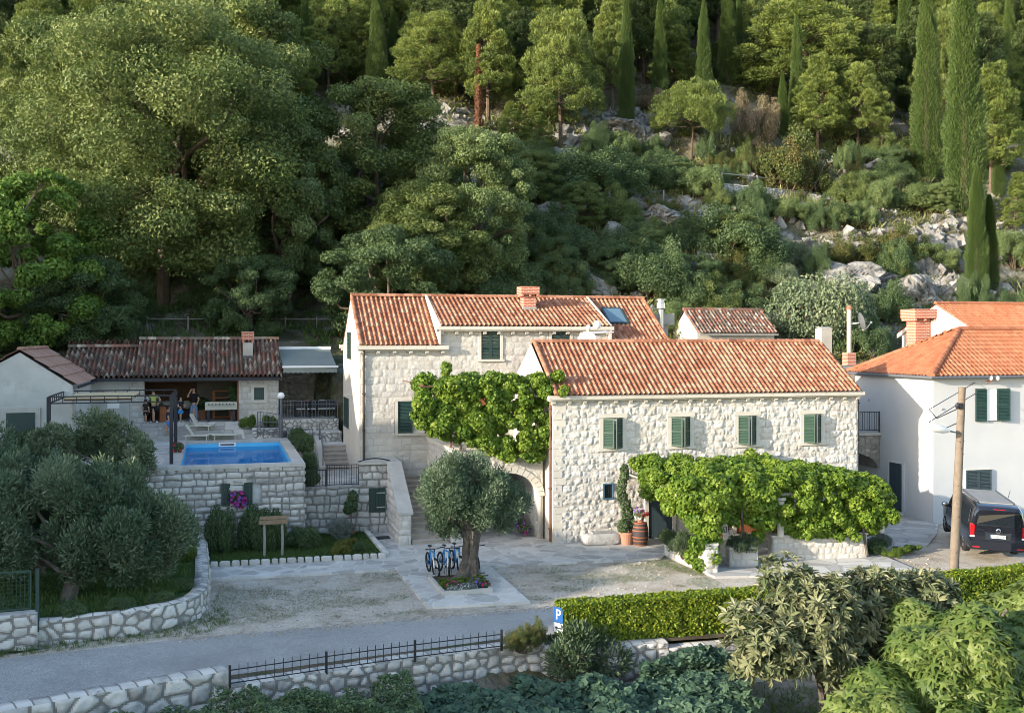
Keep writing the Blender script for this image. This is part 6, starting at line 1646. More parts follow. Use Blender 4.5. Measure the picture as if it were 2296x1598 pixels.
for x in (-3.95, -2.1, -.25):
    m_ = MB(); m_.box(x - .04, x + .04, 1.05, 1.13, 3.8, 6.3); m_.build('post', MT['copper'], t)
m_ = MB()
for z_, y_ in ((6.25, 1.09), (6.25, 3.5)): m_.box(-5.2, .0, y_ - .03, y_ + .03, z_, z_ + .06)
for x in np.linspace(-5.1, -.1, 7): m_.box(x - .02, x + .02, 1.0, 5.9, 6.31, 6.35)
m_.build('beam', MT['copper'], t)
d = MB(); d.box(-2.1, -1.2, 5.93, 5.99, 3.75, 5.9); d.build('door', MT['wood_red'], H2)
bl = []
zt = lambda x: np.interp(x, [2.2, 3.2, 4.0, 7, 10, 12.3], [2.75, 3.3, 3.35, 3.25, 3.05, 2.6])
zbf = lambda x: np.interp(x, [2.2, 3.0, 3.6, 4.4, 6.6, 7.2, 8.5, 12.3], [2.4, 2.0, 1.6, 1.5, 1.45, 1.0, .85, .75])
fill(2.9, 11.3, -5.3, -.8, 0, 0, 210, .18, .42, zx=lambda x: (zt(x) - .35, zt(x)))
fill(3.0, 11.5, -5.95, -5.2, 0, 0, 300, .16, .36, zx=lambda x: (zbf(x), zt(x) - .1))
fill(2.9, 3.6, -5.2, -2.2, 2.0, 2.9, 14); fill(3.3, 4.1, -6.75, -5.8, .15, 2.6, 30, .25, .4); fill(11.0, 11.7, -5.6, -.6, .9, 2.5, 60, .18, .38); fill(5.6, 6.3, -6.0, -5.7, .9, 1.8, 8, .22, .34)
for x in (3.6, 5.0, 8.6): fill(x - .4, x + .4, -1.4, -.6, 3.1, 3.4, 3, .2, .32)
vine('broad grapevine roof and curtain over the patio in front of the stone house', (7.2, -3, 0), bl, 90000, .125, 162, [[(3.75, -6.15, .9), (3.8, -6.0, 1.8), (3.9, -5.8, 2.8)], [(5.35, -5.9, .65), (5.3, -5.8, 1.8), (5.4, -5.6, 2.8)], [(10.4, -5.9, .1), (10.3, -5.7, 1.5), (10.4, -5.6, 2.6)]], up=.7)
t = thing('pergola', 'stone pillars and poles carrying the broad patio grapevine', 'pergola', (7, -3, 0))
for x, y, z_ in ((3.85, -5.9, 1.0), (7.03, -5.5, .9), (11.2, -5.6, .9)):
    m_ = MB(); m_.tube([(x, y, z_), (x, y, 2.3)], .13, 14); m_.lathe((x, y, 2.2), [(.13, 0), (.2, .05), (.2, .14), (.02, .15)], 14); m_.build('pillar', MT['dressed'], t, smooth=False)
m_ = MB()
for y in (-5.6, -3, -.6): m_.tube([(2.8, y, 2.6), (11.6, y, 2.3)], .06, 8)
for x in np.arange(3, 11.6, 1.1): m_.tube([(x, -5.6, 2.66 - .035 * (x - 3)), (x, -.1, 2.72 - .035 * (x - 3))], .04, 6)
m_.build('pole', MT['wood_grey'], t)
# low walls and planters round the patio
def block_wall(name, label, poly, z, seed, faces, m='stone'):
    t = thing(name, label, 'planter' if 'planter' in name else 'wall', (*poly[0], 0)); mb = MB(); f = masonry('coursed', .36, .24, .035, seed, 2, rough=.6, round_=.04, mort=.02, wob=.05)
    for (a, b) in faces:
        a, b = np.array(poly[a], float), np.array(poly[b], float); stone_panel(mb, (*a, 0), (*(b - a), 0), (0, 0, 1), np.linalg.norm(b - a), z - .08, f, .04)
    mb.prism(poly, 0, z - .09); mb.build('stonework', MT[m], t)
    c = np.mean(poly, 0); mb = MB(); mb.prism([tuple(c + (np.array(p) - c) * 1.03) for p in poly], z - .085, z); mb.build('coping', MT['dressed'], t); return t
block_wall('low_wall', 'low stone wall with a flat coping under the right half of the patio vine', [(6.8, -5.35), (10.5, -5.75), (10.5, -5.3), (6.85, -4.9)], .92, 171, [(0, 1), (3, 0)])
block_wall('planter_wall', 'low tapering stone planter at the left front corner of the patio', [(3.35, -3.35), (3.5, -6.1), (3.75, -6.1), (3.75, -3.35)], .38, 172, [(0, 1)])
block_wall('pier', 'square stone pier under the hanging vine at the patio entrance', [(3.45, -6.65), (3.95, -6.65), (3.95, -6.1), (3.45, -6.1)], 1.02, 173, [(0, 1), (3, 0), (1, 2)])
block_wall('planter', 'square stone planter in the middle of the patio entrance, rosemary spilling over', [(4.75, -5.95), (5.75, -6.15), (5.85, -5.6), (4.85, -5.4)], .7, 174, [(0, 1), (3, 0), (1, 2)])
kind('rosem', shrub(36, 'rosemary', 16, 6000, .13, T_NEEDLE, 'spike', name='rosemary_bush', cat='shrub', up=.6))
kind('leafy', shrub(37, 'dark', 26, 7000, .10, rnd=.8)); kind('grey', shrub(38, 'lavender', 14, 5000, .12, T_NEEDLE, 'spike', up=.5, stems=False))
kind('boxball', shrub(39, 'box', 14, 6000, .09, h=.9, stems=False)); kind('goldball', shrub(40, 'golden', 12, 5000, .10, h=.8, stems=False))
def bush(kd, x, y, z, r, h, lb, cat='shrub', nm='shrub'): return place(kd, (x, y, z), h / 1.15, sxy=r / 1.0 / (h / 1.15), label=lb, cat=cat, name=nm)
bush('rosem', 5.3, -5.95, .45, .62, .75, 'dark rosemary spilling from the square planter', nm='rosemary_bush')
bush('rosem', 3.4, -4.9, .25, .6, .95, 'feathery rosemary growing in the tapering planter', nm='rosemary_bush')
bush('rosem', -3.7, -13.9, -.9, 1.25, 1.55, 'large dark rosemary hanging over the wall left of the hedge', nm='rosemary_bush')
bush('rust', -5.2, -13.45, -.1, .55, .55, 'small brownish heather like bush left of the large rosemary')
bush('rust', -4.75, -13.3, -.1, .4, .7, 'second brownish bush by the fence end')
# shrubs by the pool wall and the lawn
for kd, x, y, z, r, h, lb in (('leafy', -12.9, 1.3, .05, .62, 2.0, 'tall rose bush left of the pool basement window'), ('leafy', -11.6, 1.5, .05, .75, 1.9, 'rose bush under the pool basement window'), ('leafy', -10.9, 1.3, .05, .6, 1.75, 'rose bush behind the wooden garden sign'),
    ('leafy', -9.75, 1.3, .05, .65, .95, 'dark bush with white flowers at the pool wall corner'), ('grey', -8.15, 2.9, .05, .62, .95, 'grey lavender bush against the retaining wall'),
    ('goldball', -8.5, -.3, .05, .36, .62, 'largest clipped golden ball, front of the lawn'), ('goldball', -8.3, .75, .05, .34, .6, 'clipped golden ball right behind the largest one'), ('goldball', -7.9, 1.6, .05, .27, .48, 'smallest clipped golden ball at the back'),
    ('leafy', -7.75, -.0, .05, .3, .45, 'little green shrub beside the golden balls'), ('boxball', -11.45, 14.05, 3.72, .46, .92, 'round clipped bush in front of the pool house window'), ('boxball', -10.45, 14.1, 3.72, .42, .88, 'round clipped bush behind the small iron gate'),
    ('leafy', -9.2, 8.2, 3.0, .5, .9, 'climbing bush along the right side of the pool'), ('leafy', -9.1, 10.2, 3.0, .5, .85, 'green bush between the pool and the stair'), ('leafy', -9.15, 6.2, 2.3, .45, 1.1, 'trailing bush at the pool corner'), ('leafy', -9.2, 4.7, 1.9, .4, .9, 'hanging plant left of the iron gate'), ('leafy', -9.2, 12.4, 3.2, .5, .7, 'low bush by the upper stair railing'),
    ('leafy', 11.2, -5.2, 0, .6, .6, 'dark shrub at the right end of the low patio wall'), ('grey', 11.9, -4.6, 0, .5, .7, 'grey shrub beside the paved lane'), ('boxball', 12.3, -5.4, 0, .4, .42, 'small green shrub in the lane bed'), ('boxball', 12.9, -5.2, 0, .33, .38, 'last small shrub at the point of the lane bed'), ('boxball', 11.5, -5.9, 0, .4, .4, 'low green shrub in front of the lane bed'),
    ('leafy', 4.3, -1.5, 0, .35, .7, 'leafy potted fern right of the barrel'), ('dark', -14.0, -3.0, .4, .45, .8, 'lime green bush inside the curved wall') if False else ('boxball', -14.1, -2.2, .45, .5, .8, 'lime green bush inside the curved garden wall'), ('boxball', -14.2, .6, .45, .5, .8, 'bright bush by the far end of the curved garden wall'),
    ('leafy', -14.6, -8.3, .45, .45, .45, 'low plant inside the bend of the curved wall'), ('leafy', -15.6, -8.8, .45, .5, .45, 'low dark plant at the foot of the biggest olive'), ('leafy', -16.9, -9.1, .45, .5, .5, 'low plant left of the olive trunk'), ('leafy', -13.95, -6.6, .45, .35, .45, 'small plant along the top of the curved wall'), ('leafy', -19.2, -9.0, .45, .7, 1.2, 'dark bush behind the green fence panel'),
    ('leafy', -20.2, 5.2, 2.6, 1.0, 2.3, 'oleander with a few red flowers before the shed door'), ('leafy', -22, 2, 1.5, 1.4, 3.0, 'dark bush at the left edge below the shed')):
    bush(kd, x, y, z, r, h, lb)
sheet('flower_lawn', [(-13.25, -.85), (-7.0, -.85), (-6.98, 4.2), (-9.64, 4.2), (-9.64, 2.2), (-13.25, 2.2)], .045, MT['lawn'])
def lawn_pts(poly, z):
    p = np.array(poly)
    def f(rg, n):
        x = rg.uniform(p[:, 0].min(), p[:, 0].max(), n); y = rg.uniform(p[:, 1].min(), p[:, 1].max(), n); ok = np.zeros(n, bool); j = len(p) - 1
        for i in range(len(p)):
            c = ((p[i, 1] > y) != (p[j, 1] > y)) & (x < (p[j, 0] - p[i, 0]) * (y - p[i, 1]) / (p[j, 1] - p[i, 1] + 1e-9) + p[i, 0]); ok ^= c; j = i
        return np.stack([x[ok], y[ok], np.full(ok.sum(), z)], 1)
    return f
tufts('lawn_grass', lawn_pts([(-13.2, -.8), (-7.0, -.8), (-7.0, 4.2), (-9.6, 4.2), (-9.6, 2.2), (-13.2, 2.2)], .045), 5200, .09, 'grass', 11, 12)
tufts('olive_grass', lawn_pts([(-24, -10), (-15.4, -8.9), (-14.4, -8.4), (-13.9, -6), (-13.8, 2), (-24, 3)], .5), 6000, .16, 'grass', 12, 10)
tufts('verge_grass', lawn_pts([(-24, -11.6), (-18.4, -9.9), (-14.4, -9.0), (-13.2, -7.5), (-13.0, -5), (-12.6, -8.6), (-13.2, -9.7), (-18.4, -10.75), (-24, -12)], -.07), 5200, .10, 'grass', 13, 9)
def weeds(rg, n):
    x = rg.uniform(-13, 3.4, n); y = rg.uniform(-9.6, -3.3, n); k = fbm(x, y * 1.6, 1.5, 4, 4) + np.where(x < -3.5, .05, 0) * (y > -8) > .555
    k &= ~((x > -6.9) & (x < -3.4)); k &= y > np.interp(x, [-13, -3, 3.4], [-9.6, -9.0, -8.8]); return np.stack([x[k], y[k], np.full(k.sum(), -.075)], 1)
tufts('gravel_weeds', weeds, 22000, .05, 'grass', 14, 6, .9)
tufts('patio_moss', lawn_pts([(2.2, -4.0), (3.3, -3.6), (3.4, -6.8), (3.0, -6.5), (2.6, -5.2)], -.075), 900, .06, 'grass', 15, 6, .9)
rg = np.random.default_rng(66); mb = MB(); n = 3500; x = rg.uniform(-14, 13, n); y = np.where(rg.random(n) < .5, rg.uniform(-9.6, -3.2, n), np.interp(x, [-14, -8, 0, 13], [-10.2, -9.9, -9.25, -8.7]) + rg.normal(size=n) * .16)
ok = ~((x > -6.9) & (x < -3.4) & (y > -8.95)) & ~((x > 3.2) & (x < 11.4) & (y > -8.3)); x, y = x[ok], y[ok]; T8 = np.array([(a, b, c) for c in (-1, 1) for b in (-1, 1) for a in (-1, 1)]); F8 = np.array([[4, 5, 7, 6], [0, 1, 5, 4], [2, 6, 7, 3], [0, 4, 6, 2], [1, 3, 7, 5]])
s_ = .008 + .02 * rg.random(len(x)) ** 2; V_ = np.stack([x, y, np.full(len(x), -.062)], 1)[:, None] + T8[None] * s_[:, None, None] * rg.uniform(.5, 1.3, (len(x), 8, 1))
mb.add(V_.reshape(-1, 3), (np.arange(len(x)) * 8)[:, None, None].repeat(5, 1).reshape(-1, 1) + np.tile(F8, (len(x), 1)), np.repeat(rg.random(len(x)), 5)); tag(mb.build('loose_stones', MT['gravel']), kind='stuff')
# stone edging round the lawn
t = thing('stone_edging', 'row of white rock faced edging stones round the small lawn', 'edging', (-10, -1, 0)); mb = MB(); rg = np.random.default_rng(8)
def stones(a, b):
    a, b = np.array(a, float), np.array(b, float); L = np.linalg.norm(b - a); d = (b - a) / L; s = 0
    while s < L - .1:
        w_ = min(rg.uniform(.24, .46), L - s); c = a + d * (s + w_ / 2); th = np.linspace(0, 2 * math.pi, 9)[:-1]
        m0 = MB(); m0.ball((0, 0, 0), 1, 12, rg.random(), .25, int(rg.integers(1e6))); v = m0.v[0]; v = np.sign(v) * np.abs(v) ** .5
        v = v * (w_ / 2 - .015, .12, .115) * 1.0; R2 = np.array(((d[0], -d[1]), (d[1], d[0]))); xy = v[:, :2] @ R2.T
        mb.add(np.concatenate([xy + c, v[:, 2:] + .07], 1), np.concatenate(m0.f[4]), rg.random()); s += w_
stones((-13.25, -.98), (-6.8, -1.05)); stones((-6.85, -.85), (-6.95, 4.1)); mb.build('edging_stone', MT['stone'], t)
# flower bed
t = thing('flower_bed', 'square flower bed with a low kerb round the patio olive trunk', 'flower bed', (-5.2, -6.4, 0)); mb = MB()
for a in ((-6.06, -4.4, -7.42, -7.3), (-6.06, -4.4, -5.0, -4.9), (-6.06, -5.96, -7.3, -5.0), (-4.5, -4.4, -7.3, -5.0)): mb.box(*a, 0, .13)
mb.build('kerb', MT['coping'], t); mb = MB(); mb.box(-5.96, -4.5, -7.3, -5.0, 0, .09); mb.build('earth', MT['soil'], t)
def flowers(name, label, cat, blobs, n, leaf, cols, nf, seed, size=.09, fs=.07, base=None, group=None, parent_loc=None):
    t = thing(name, label, cat, base if base is not None else blobs[0][:3], 0, group); mb = MB(); blob_leaves(mb, blobs, n, size, T_LEAF, seed, 'flat', .4, .7, (.3, 1.05)); mb.build('foliage', LM[leaf], t)
    for i, c in enumerate(cols):
        m_ = MB(); blob_leaves(m_, [(*b[:3], *(np.array(b[3:6]) * 1.05)) for b in blobs], nf, fs, T_ROUND, seed + 5 + i, 'flat', .5, .4, (.92, 1.08)); m_.build('blossom', PET[c], t)
    return t
flowers('bedding_plant', 'magenta petunias at the left front of the flower bed', 'flowers', [(-5.6, -7.0, .18, .25, .18, .15)], 500, 'leafy' if False else 'dark', ['magenta'], 40, 181)
flowers('bedding_plant', 'white alyssum spilling over the kerb of the flower bed', 'flowers', [(-5.25, -7.2, .15, .38, .18, .15), (-5.7, -7.25, .12, .25, .15, .12)], 900, 'lavender', ['white'], 110, 182, fs=.04)
flowers('bedding_plant', 'violet petunias right of the olive trunk', 'flowers', [(-4.85, -6.9, .2, .25, .2, .16)], 500, 'dark', ['violet'], 50, 183)
flowers('bedding_plant', 'dark magenta petunias at the right corner of the flower bed', 'flowers', [(-4.55, -7.0, .18, .16, .15, .14)], 300, 'dark', ['magenta'], 25, 184)
flowers('bedding_plant', 'leafy green ground plants at the foot of the olive trunk', 'plant', [(-5.2, -6.5, .15, .5, .3, .2), (-4.6, -6.3, .15, .25, .3, .2), (-5.8, -6.5, .12, .2, .4, .2)], 2200, 'box', [], 0, 185)

# ------------------------------------------------------------------ foreground trees and vegetables
def rosette_tree(label, base, blobs, nr, leaf, size, seed, per=13, tm=T_LONG, name='loquat_tree', stems=()):
    rg = np.random.default_rng(seed); t = thing(name, label, 'tree', base); B = np.array(blobs); bi = rg.choice(len(B), nr, p=(B[:, 3] ** 2) / (B[:, 3] ** 2).sum())
    d = unit(rg.normal(size=(nr, 3)) + (0, -.25, .25)); c = B[bi, :3] + B[bi, 3:6] * d * rg.uniform(.75, 1.1, (nr, 1)); ax = unit(d + (0, 0, .7) + rg.normal(size=d.shape) * .25)
    C = np.repeat(c, per, 0); A = np.repeat(ax, per, 0); q = rg.normal(size=A.shape); side = unit(q - (q * A).sum(1, keepdims=True) * A)
    k = rg.uniform(-.25, 1.1, len(C))[:, None]; L_ = unit(side + A * k); nn = unit(A - (A * L_).sum(1, keepdims=True) * L_)
    mb = MB(); put_leaves(mb, C, nn, size * rg.uniform(.6, 1.15, len(C)), tm, rg, 'flat', dirs=L_, tint=np.clip(np.repeat(rg.random(nr), per) * .5 + .25 * (k[:, 0] > .5) + .35 * rg.random(len(C)), 0, 1))
    mb.build('crown', LM[leaf], t)
    w = MB()
    for s_ in stems: w.tube(s_[0], np.linspace(s_[1], s_[1] * .6, len(s_[0])), 8, t=rg.random())
    ends = np.array([s_[0][-1] for s_ in stems])
    for i in range(0, nr, 6):
        e = ends[np.argmin(np.linalg.norm(ends - c[i], axis=1))]
        if np.linalg.norm(e - c[i]) < 1.9: limb(w, e, c[i] - (c[i] - e) * .12, .035, .012, rg, .05)
    w.build('trunk', MT['bark_grey'], t); return t
rg = np.random.default_rng(190); LB = []
for c, r, k in (((1.5, -17.0, 1.1), (1.6, 1.2, 1.0), 13), ((.1, -17.1, .8), (1.2, 1.0, .8), 12), ((3.2, -16.8, 1.3), (1.5, 1.2, .8), 10), ((1.0, -17.2, 1.9), (.8, .7, .75), 5), ((4.9, -16.3, 1.15), (1.3, 1, .7), 18), ((3.6, -16.6, .5), (1.2, .9, .6), 10), ((1.4, -17.3, .35), (1.5, .9, .5), 6)):
    for _ in range(k):
        d = unit(rg.normal(size=3)) * rg.uniform(.4, 1); s = rg.uniform(.38, .6); LB.append((*(np.array(c) + d * np.array(r) * .8), s, s, s))
rosette_tree('loquat tree with pale rosettes of long leaves in front of the hedge', (2.1, -16.6, -1.55), LB, 2100, 'loquat', .28, 191, stems=[([(2.1, -16.5, -1.6), (1.95, -16.6, -.8), (1.6, -16.8, .1), (1.4, -17, .8)], .1), ([(2.0, -16.6, -.9), (2.6, -16.7, -.1), (3.1, -16.8, .6)], .08), ([(2.6, -16.7, -.1), (3.8, -16.6, .4), (4.7, -16.4, .8)], .06)])
FB = []
for c, r, k in (((3.7, -19.6, .5), (2.3, 1.6, 1.5), 34), ((1.6, -20.0, -.5), (1.7, 1.2, 1.1), 20), ((4.6, -17.6, .4), (1.6, .8, .9), 12), ((6.4, -18.6, .9), (1.8, 1.6, 1.3), 14), ((3.4, -20.8, -.9), (2.2, 1.0, 1.0), 12)):
    for _ in range(k):
        d = unit(rg.normal(size=3)) * rg.uniform(.4, 1); s = rg.uniform(.42, .7); FB.append((*(np.array(c) + d * np.array(r) * .8), s, s, s))
t = thing('fig_tree', 'big fig tree with bright lobed leaves in the lower right corner', 'tree', (4.6, -19.3, -1.55)); mb = MB(); blob_leaves(mb, FB, 30000, .30, T_FIG, 192, 'flat', up=.75, rnd=.5, shell=(.4, 1.1), hang=.6, inside=.7); mb.build('crown', LM['fig'], t)
w = MB()
for q in ((4.0, -19.6, 1.6), (5.6, -19, 1.6), (3.0, -20, .6), (6.3, -18.7, 1.5)): limb(w, (4.6, -19.3, -1.6), q, .11, .04, rg, .1)
w.build('trunk', MT['bark_grey'], t)
def crop(name, x0, x1, yf, y1, z0, z1, n, size, tm, leaf, seed, label, cat):
    rg = np.random.default_rng(seed); x = rg.uniform(x0, x1, n); y = yf(x) - rg.random(n) * y1; top = z0 + (z1 - z0) * (.35 + .9 * fbm(x, y, .9, seed, 3))
    C = np.stack([x, y, top - np.abs(rg.normal(size=n)) * .16], 1); mb = MB(); put_leaves(mb, C, unit(np.stack([rg.normal(size=n) * .5, -.35 + rg.normal(size=n) * .4, np.ones(n)], 1)), size * rg.uniform(.55, 1.25, n), tm, rg)
    return tag(mb.build(name, LM[leaf], loc=(float(x.mean()), float(y.mean()), z0)), label, cat, kind='stuff')
crop('squash_plants', -8.6, -.2, lambda x: np.interp(x, [-8.6, -5, -3, 0], [-14.6, -14.3, -14.9, -14.85]), 2.6, -1.5, -.5, 7500, .25, T_VINE, 'squash', 195, None, None)
crop('squash_climbers', -2.2, .2, lambda x: x * 0 - 14.55, .5, -1.3, -.05, 1500, .25, T_VINE, 'squash', 196, None, None)
crop('potato_plants', -17.5, -8.4, lambda x: np.interp(x, [-17.5, -12.8, -8.4], [-16.9, -15.2, -14.5]), 2.6, -1.4, .1, 24000, .12, T_LEAF, 'dark', 197, None, None)
tufts('garden_weeds', lambda rg, n: np.stack([rg.uniform(-18, 9, n), rg.uniform(-24, -14.3, n), np.full(n, -1.55)], 1), 5200, .22, 'grass', 16, 8, .8)
# ------------------------------------------------------------------ lettering
def text_mesh(name, body, size, m, parent, loc, rot, ext=.003, align='CENTER'):
    cu = bpy.data.curves.new(name, 'FONT'); cu.body = body; cu.size = size; cu.extrude = ext; cu.align_x = align; cu.align_y = 'CENTER'
    ob = bpy.data.objects.new('tmp', cu); COL.objects.link(ob)
    dg = bpy.context.evaluated_depsgraph_get(); me = bpy.data.meshes.new_from_object(ob.evaluated_get(dg)); bpy.data.objects.remove(ob)
    me.name = name; me.materials.clear(); me.materials.append(m); o = bpy.data.objects.new(name, me); COL.objects.link(o)
    o.parent = parent; o.location = loc; o.rotation_euler = rot; return o

# ------------------------------------------------------------------ parking sign
SG = thing('parking_sign', 'blue parking sign with a white P above a white arrow plate at the hedge end', 'sign', (-4.12, -13.45, 0.12), rz=R(-62)); SG.scale = (.85, .85, .85)
BL = vmat('sign_blue', [(.015, .075, .24)], attr=False, rough=.4); SW = vmat('sign_white', [(.78, .79, .80)], attr=False, rough=.4)
def lbox(name, b, m, parent):
    mb = MB(); mb.box(*b); o = mb.build(name, m); o.parent = parent; return o
lbox('post', (-.03, .03, .03, .09, -.1, 1.0), MT['iron_grey'], SG)
lbox('sign_plate', (-.2, .2, -.01, .01, .5, .98), BL, SG); lbox('arrow_plate', (-.2, .2, -.01, .01, .18, .48), SW, SG)
text_mesh('lettering', 'P', .46, SW, SG, (0, -.014, .74), (R(90), 0, 0))
mb = MB(); mb.extr([(-.15, -.014, .33), (-.07, -.014, .40), (-.07, -.014, .355), (.15, -.014, .355), (.15, -.014, .305), (-.07, -.014, .305), (-.07, -.014, .26)], (0, -.004, 0)); o = mb.build('arrow', vmat('sign_black', [(.02, .03, .05)], attr=False)); o.parent = SG

# ------------------------------------------------------------------ utility pole with a street lamp
MT['pole_wood'] = vmat('pole_wood', [(.12, .095, .072), (.21, .172, .135)], 5, .6, bump=(18, .5, .02), rough=.9)
UP = thing('utility_pole', 'weathered wooden utility pole leaning slightly at the right', 'pole', (11.8, -9, 0))
mb = MB(); b0, b1 = np.array((11.78, -9, -.1)), np.array((12.13, -9, 6.5)); mb.tube([b0, (b0 + b1) / 2, b1], [.165, .145, .12], 14); mb.build('pole', MT['pole_wood'], UP, smooth=True)
mb = MB(); rg = np.random.default_rng(3)
for k in range(18):
    s = rg.uniform(.05, .95); c = b0 + (b1 - b0) * s; a = rg.uniform(-2.4, -.4); mb.ball(c + np.array((math.cos(a), math.sin(a), 0)) * (.165 - .04 * s), .022, 6)
mb.build('knot', MT['wood_dark'], UP)
mb = MB(); mb.ball((11.86, -9.12, 5.85), (.1, .09, .12), 8); mb.box(11.9, 12.0, -9.2, -9.1, 5.75, 5.95); mb.build('insulator', MT['iron'], UP)
SL = thing('street_lamp', 'white street lamp on a short arm fixed to the wooden pole', 'street lamp', (11.95, -9.1, 4.95))
mb = MB(); mb.tube([(12.05, -9.1, 4.88), (11.5, -9.2, 4.98), (11.25, -9.25, 5.05)], .025); mb.build('arm', MT['iron_grey'], SL)
mb = MB(); d = unit(np.array((-.93, -.12, .2))); mb.lathe(np.array((11.42, -9.22, 4.99)), [(.05, 0), (.08, .1), (.13, .3), (.14, .6), (.12, .85), (.05, 1.0), (.01, 1.02)], 14, ax=d); mb.build('lamp_head', MT['whiteplastic'], SL, smooth=True)
CB = MB()
for z in (5.8, 5.3):
    CB.tube([(12.15, -8.95, z), (12.6, -7, z - .55), (14.5, -4, z - .45), (19.85, .0, z + .4)], .018, 5)
tag(CB.build('overhead_cable', MT['iron'], loc=(12.1, -9, 5.5)), 'pair of black cables looping from the wooden pole to the white house', 'cable')

# ------------------------------------------------------------------ bicycles in a rack
def bicycle(label, x, y, rz, lean, steer):
    """built with the front wheel towards -Y, origin under the frame"""
    t = thing('bicycle', label, 'bicycle', (x, y, 0), rz, 'blue mountain bikes in the rack'); t.rotation_euler = (0, lean, rz)
    bluem = MT['bikeblue']
    def part(name, m, fn, parent=t, smooth=True):
        mb = MB(); fn(mb); o = mb.build(name, m); o.parent = parent; o.data.polygons.foreach_set('use_smooth', [smooth] * len(o.data.polygons)); return o
    def ring(mb, c, r, w, ax, n=28, k=8):
        a = np.linspace(0, 2 * math.pi, n + 1); ax = np.array(ax, float)
        u = np.array((0, 0, 1.)); v = np.cross(ax, u)
        p = [np.array(c) + r * (math.cos(q) * u + math.sin(q) * v) for q in a]
        V_ = []; th = np.arange(k) * 2 * math.pi / k
        for q, pp in zip(a, p):
            rd = math.cos(q) * u + math.sin(q) * v
            V_.append(pp + w * (np.cos(th)[:, None] * rd + np.sin(th)[:, None] * ax))
        mb.add(np.concatenate(V_), [[i * k + j, i * k + (j + 1) % k, (i + 1) * k + (j + 1) % k, (i + 1) * k + j] for i in range(n) for j in range(k)])
    for y_, ax, nm in ((-.54, (math.cos(steer), math.sin(steer), 0), 'front'), (.54, (1, 0, 0), 'rear')):
        c = (0, y_, .345); w = part('wheel', MT['tyre'], lambda mb: ring(mb, c, .315, .032, ax))
        def sp(mb):
            ring(mb, c, .275, .012, ax, 28, 5); u = np.array((0, 0, 1.)); v = np.cross(np.array(ax, float), u)
            for q in np.linspace(0, 2 * math.pi, 15)[:-1]: mb.tube([np.array(c), np.array(c) + .27 * (math.cos(q) * u + math.sin(q) * v)], .0035, 4, False)
            mb.tube([np.array(c) - .05 * np.array(ax), np.array(c) + .05 * np.array(ax)], .03, 8)
        o = part('rim', MT['iron'], sp, None); o.parent = w
    hd, st, bb = (0, -.40, .84), (0, .16, .82), (0, .08, .33)
    part('frame', bluem, lambda mb: [mb.tube([a, b], r, 8) for a, b, r in ((hd, st, .028), ((0, -.42, .74), bb, .034), (st, bb, .026), (st, (.05, .54, .345), .014), (st, (-.05, .54, .345), .014), (bb, (.05, .54, .345), .016), (bb, (-.05, .54, .345), .016), ((0, -.42, .70), (0, -.395, .90), .032))])
    s, c_ = math.sin(steer), math.cos(steer)
    part('fork', MT['whiteplastic'], lambda mb: [mb.tube([(k * .06 * c_, -.44 + k * .06 * s, .70), (k * .06 * c_, -.54 + k * .06 * s, .345)], .022, 7) for k in (-1, 1)])
    part('handlebar', MT['iron'], lambda mb: [mb.tube([(0, -.40, .88), (0, -.45, .98)], .02, 7), mb.tube([(-.32 * c_, -.42 - .32 * s, 1.0), (-.1 * c_, -.46 - .1 * s, .98), (.1 * c_, -.46 + .1 * s, .98), (.32 * c_, -.42 + .32 * s, 1.0)], .014, 7), mb.tube([(-.32 * c_, -.42 - .32 * s, 1.0), (-.22 * c_, -.44 - .22 * s, .995)], .022, 7), mb.tube([(.32 * c_, -.42 + .32 * s, 1.0), (.22 * c_, -.44 + .22 * s, .995)], .022, 7)])
    part('saddle', MT['iron'], lambda mb: [mb.tube([(0, .165, .80), (0, .19, .95)], .014, 7), mb.ball((0, .2, .97), (.075, .14, .035), 10)])
    part('crank', MT['iron'], lambda mb: [ring(mb, (.06, .08, .33), .09, .008, (1, 0, 0), 18, 5), mb.tube([(.09, .08, .33), (.09, .2, .22)], .012, 6), mb.tube([(-.09, .08, .33), (-.09, -.04, .44)], .012, 6), mb.box(.09, .19, .17, .24, .2, .23), mb.box(-.19, -.09, -.08, -.01, .43, .46)])
    return t
MT['bikeblue'] = vmat('blue_frame_paint', [(.01, .16, .42), (.015, .22, .52)], 3, .7, attr=False, rough=.3, spec=.6)
MT['tyre'] = vmat('black_rubber', [(.012, .012, .013), (.022, .022, .023)], 8, .7, attr=False, rough=.8)
bicycle('leftmost blue mountain bike in the rack by the olive trunk', -5.78, -4.35, R(3), R(-3), .15)
bicycle('blue mountain bike second from the left, its wheel turned', -5.38, -4.38, R(6), R(4), -.3)
bicycle('blue mountain bike just left of the olive trunk', -4.88, -4.15, R(4), R(-2), .1)
bicycle('blue mountain bike mostly hidden behind the olive trunk', -4.35, -4.2, R(2), R(2), .05)
RK = thing('bike_rack', 'low black steel rack holding the blue mountain bikes', 'bike rack', (-5.0, -4.95, 0)); mb = MB()
for y in (-5.2, -4.75): mb.bar((-6.05, y, .05), (-4.0, y, .05), .03)
mb.build('rail', MT['iron'], RK)
for k, x in enumerate((-5.85, -5.68, -5.45, -5.28, -4.98, -4.8, -4.45, -4.28)):
    mb = MB(); mb.tube([(x, -5.2, .05), (x, -5.15, .34), (x, -4.85, .34), (x, -4.75, .05)], .009, 6); mb.build('hoop', MT['iron'], RK)

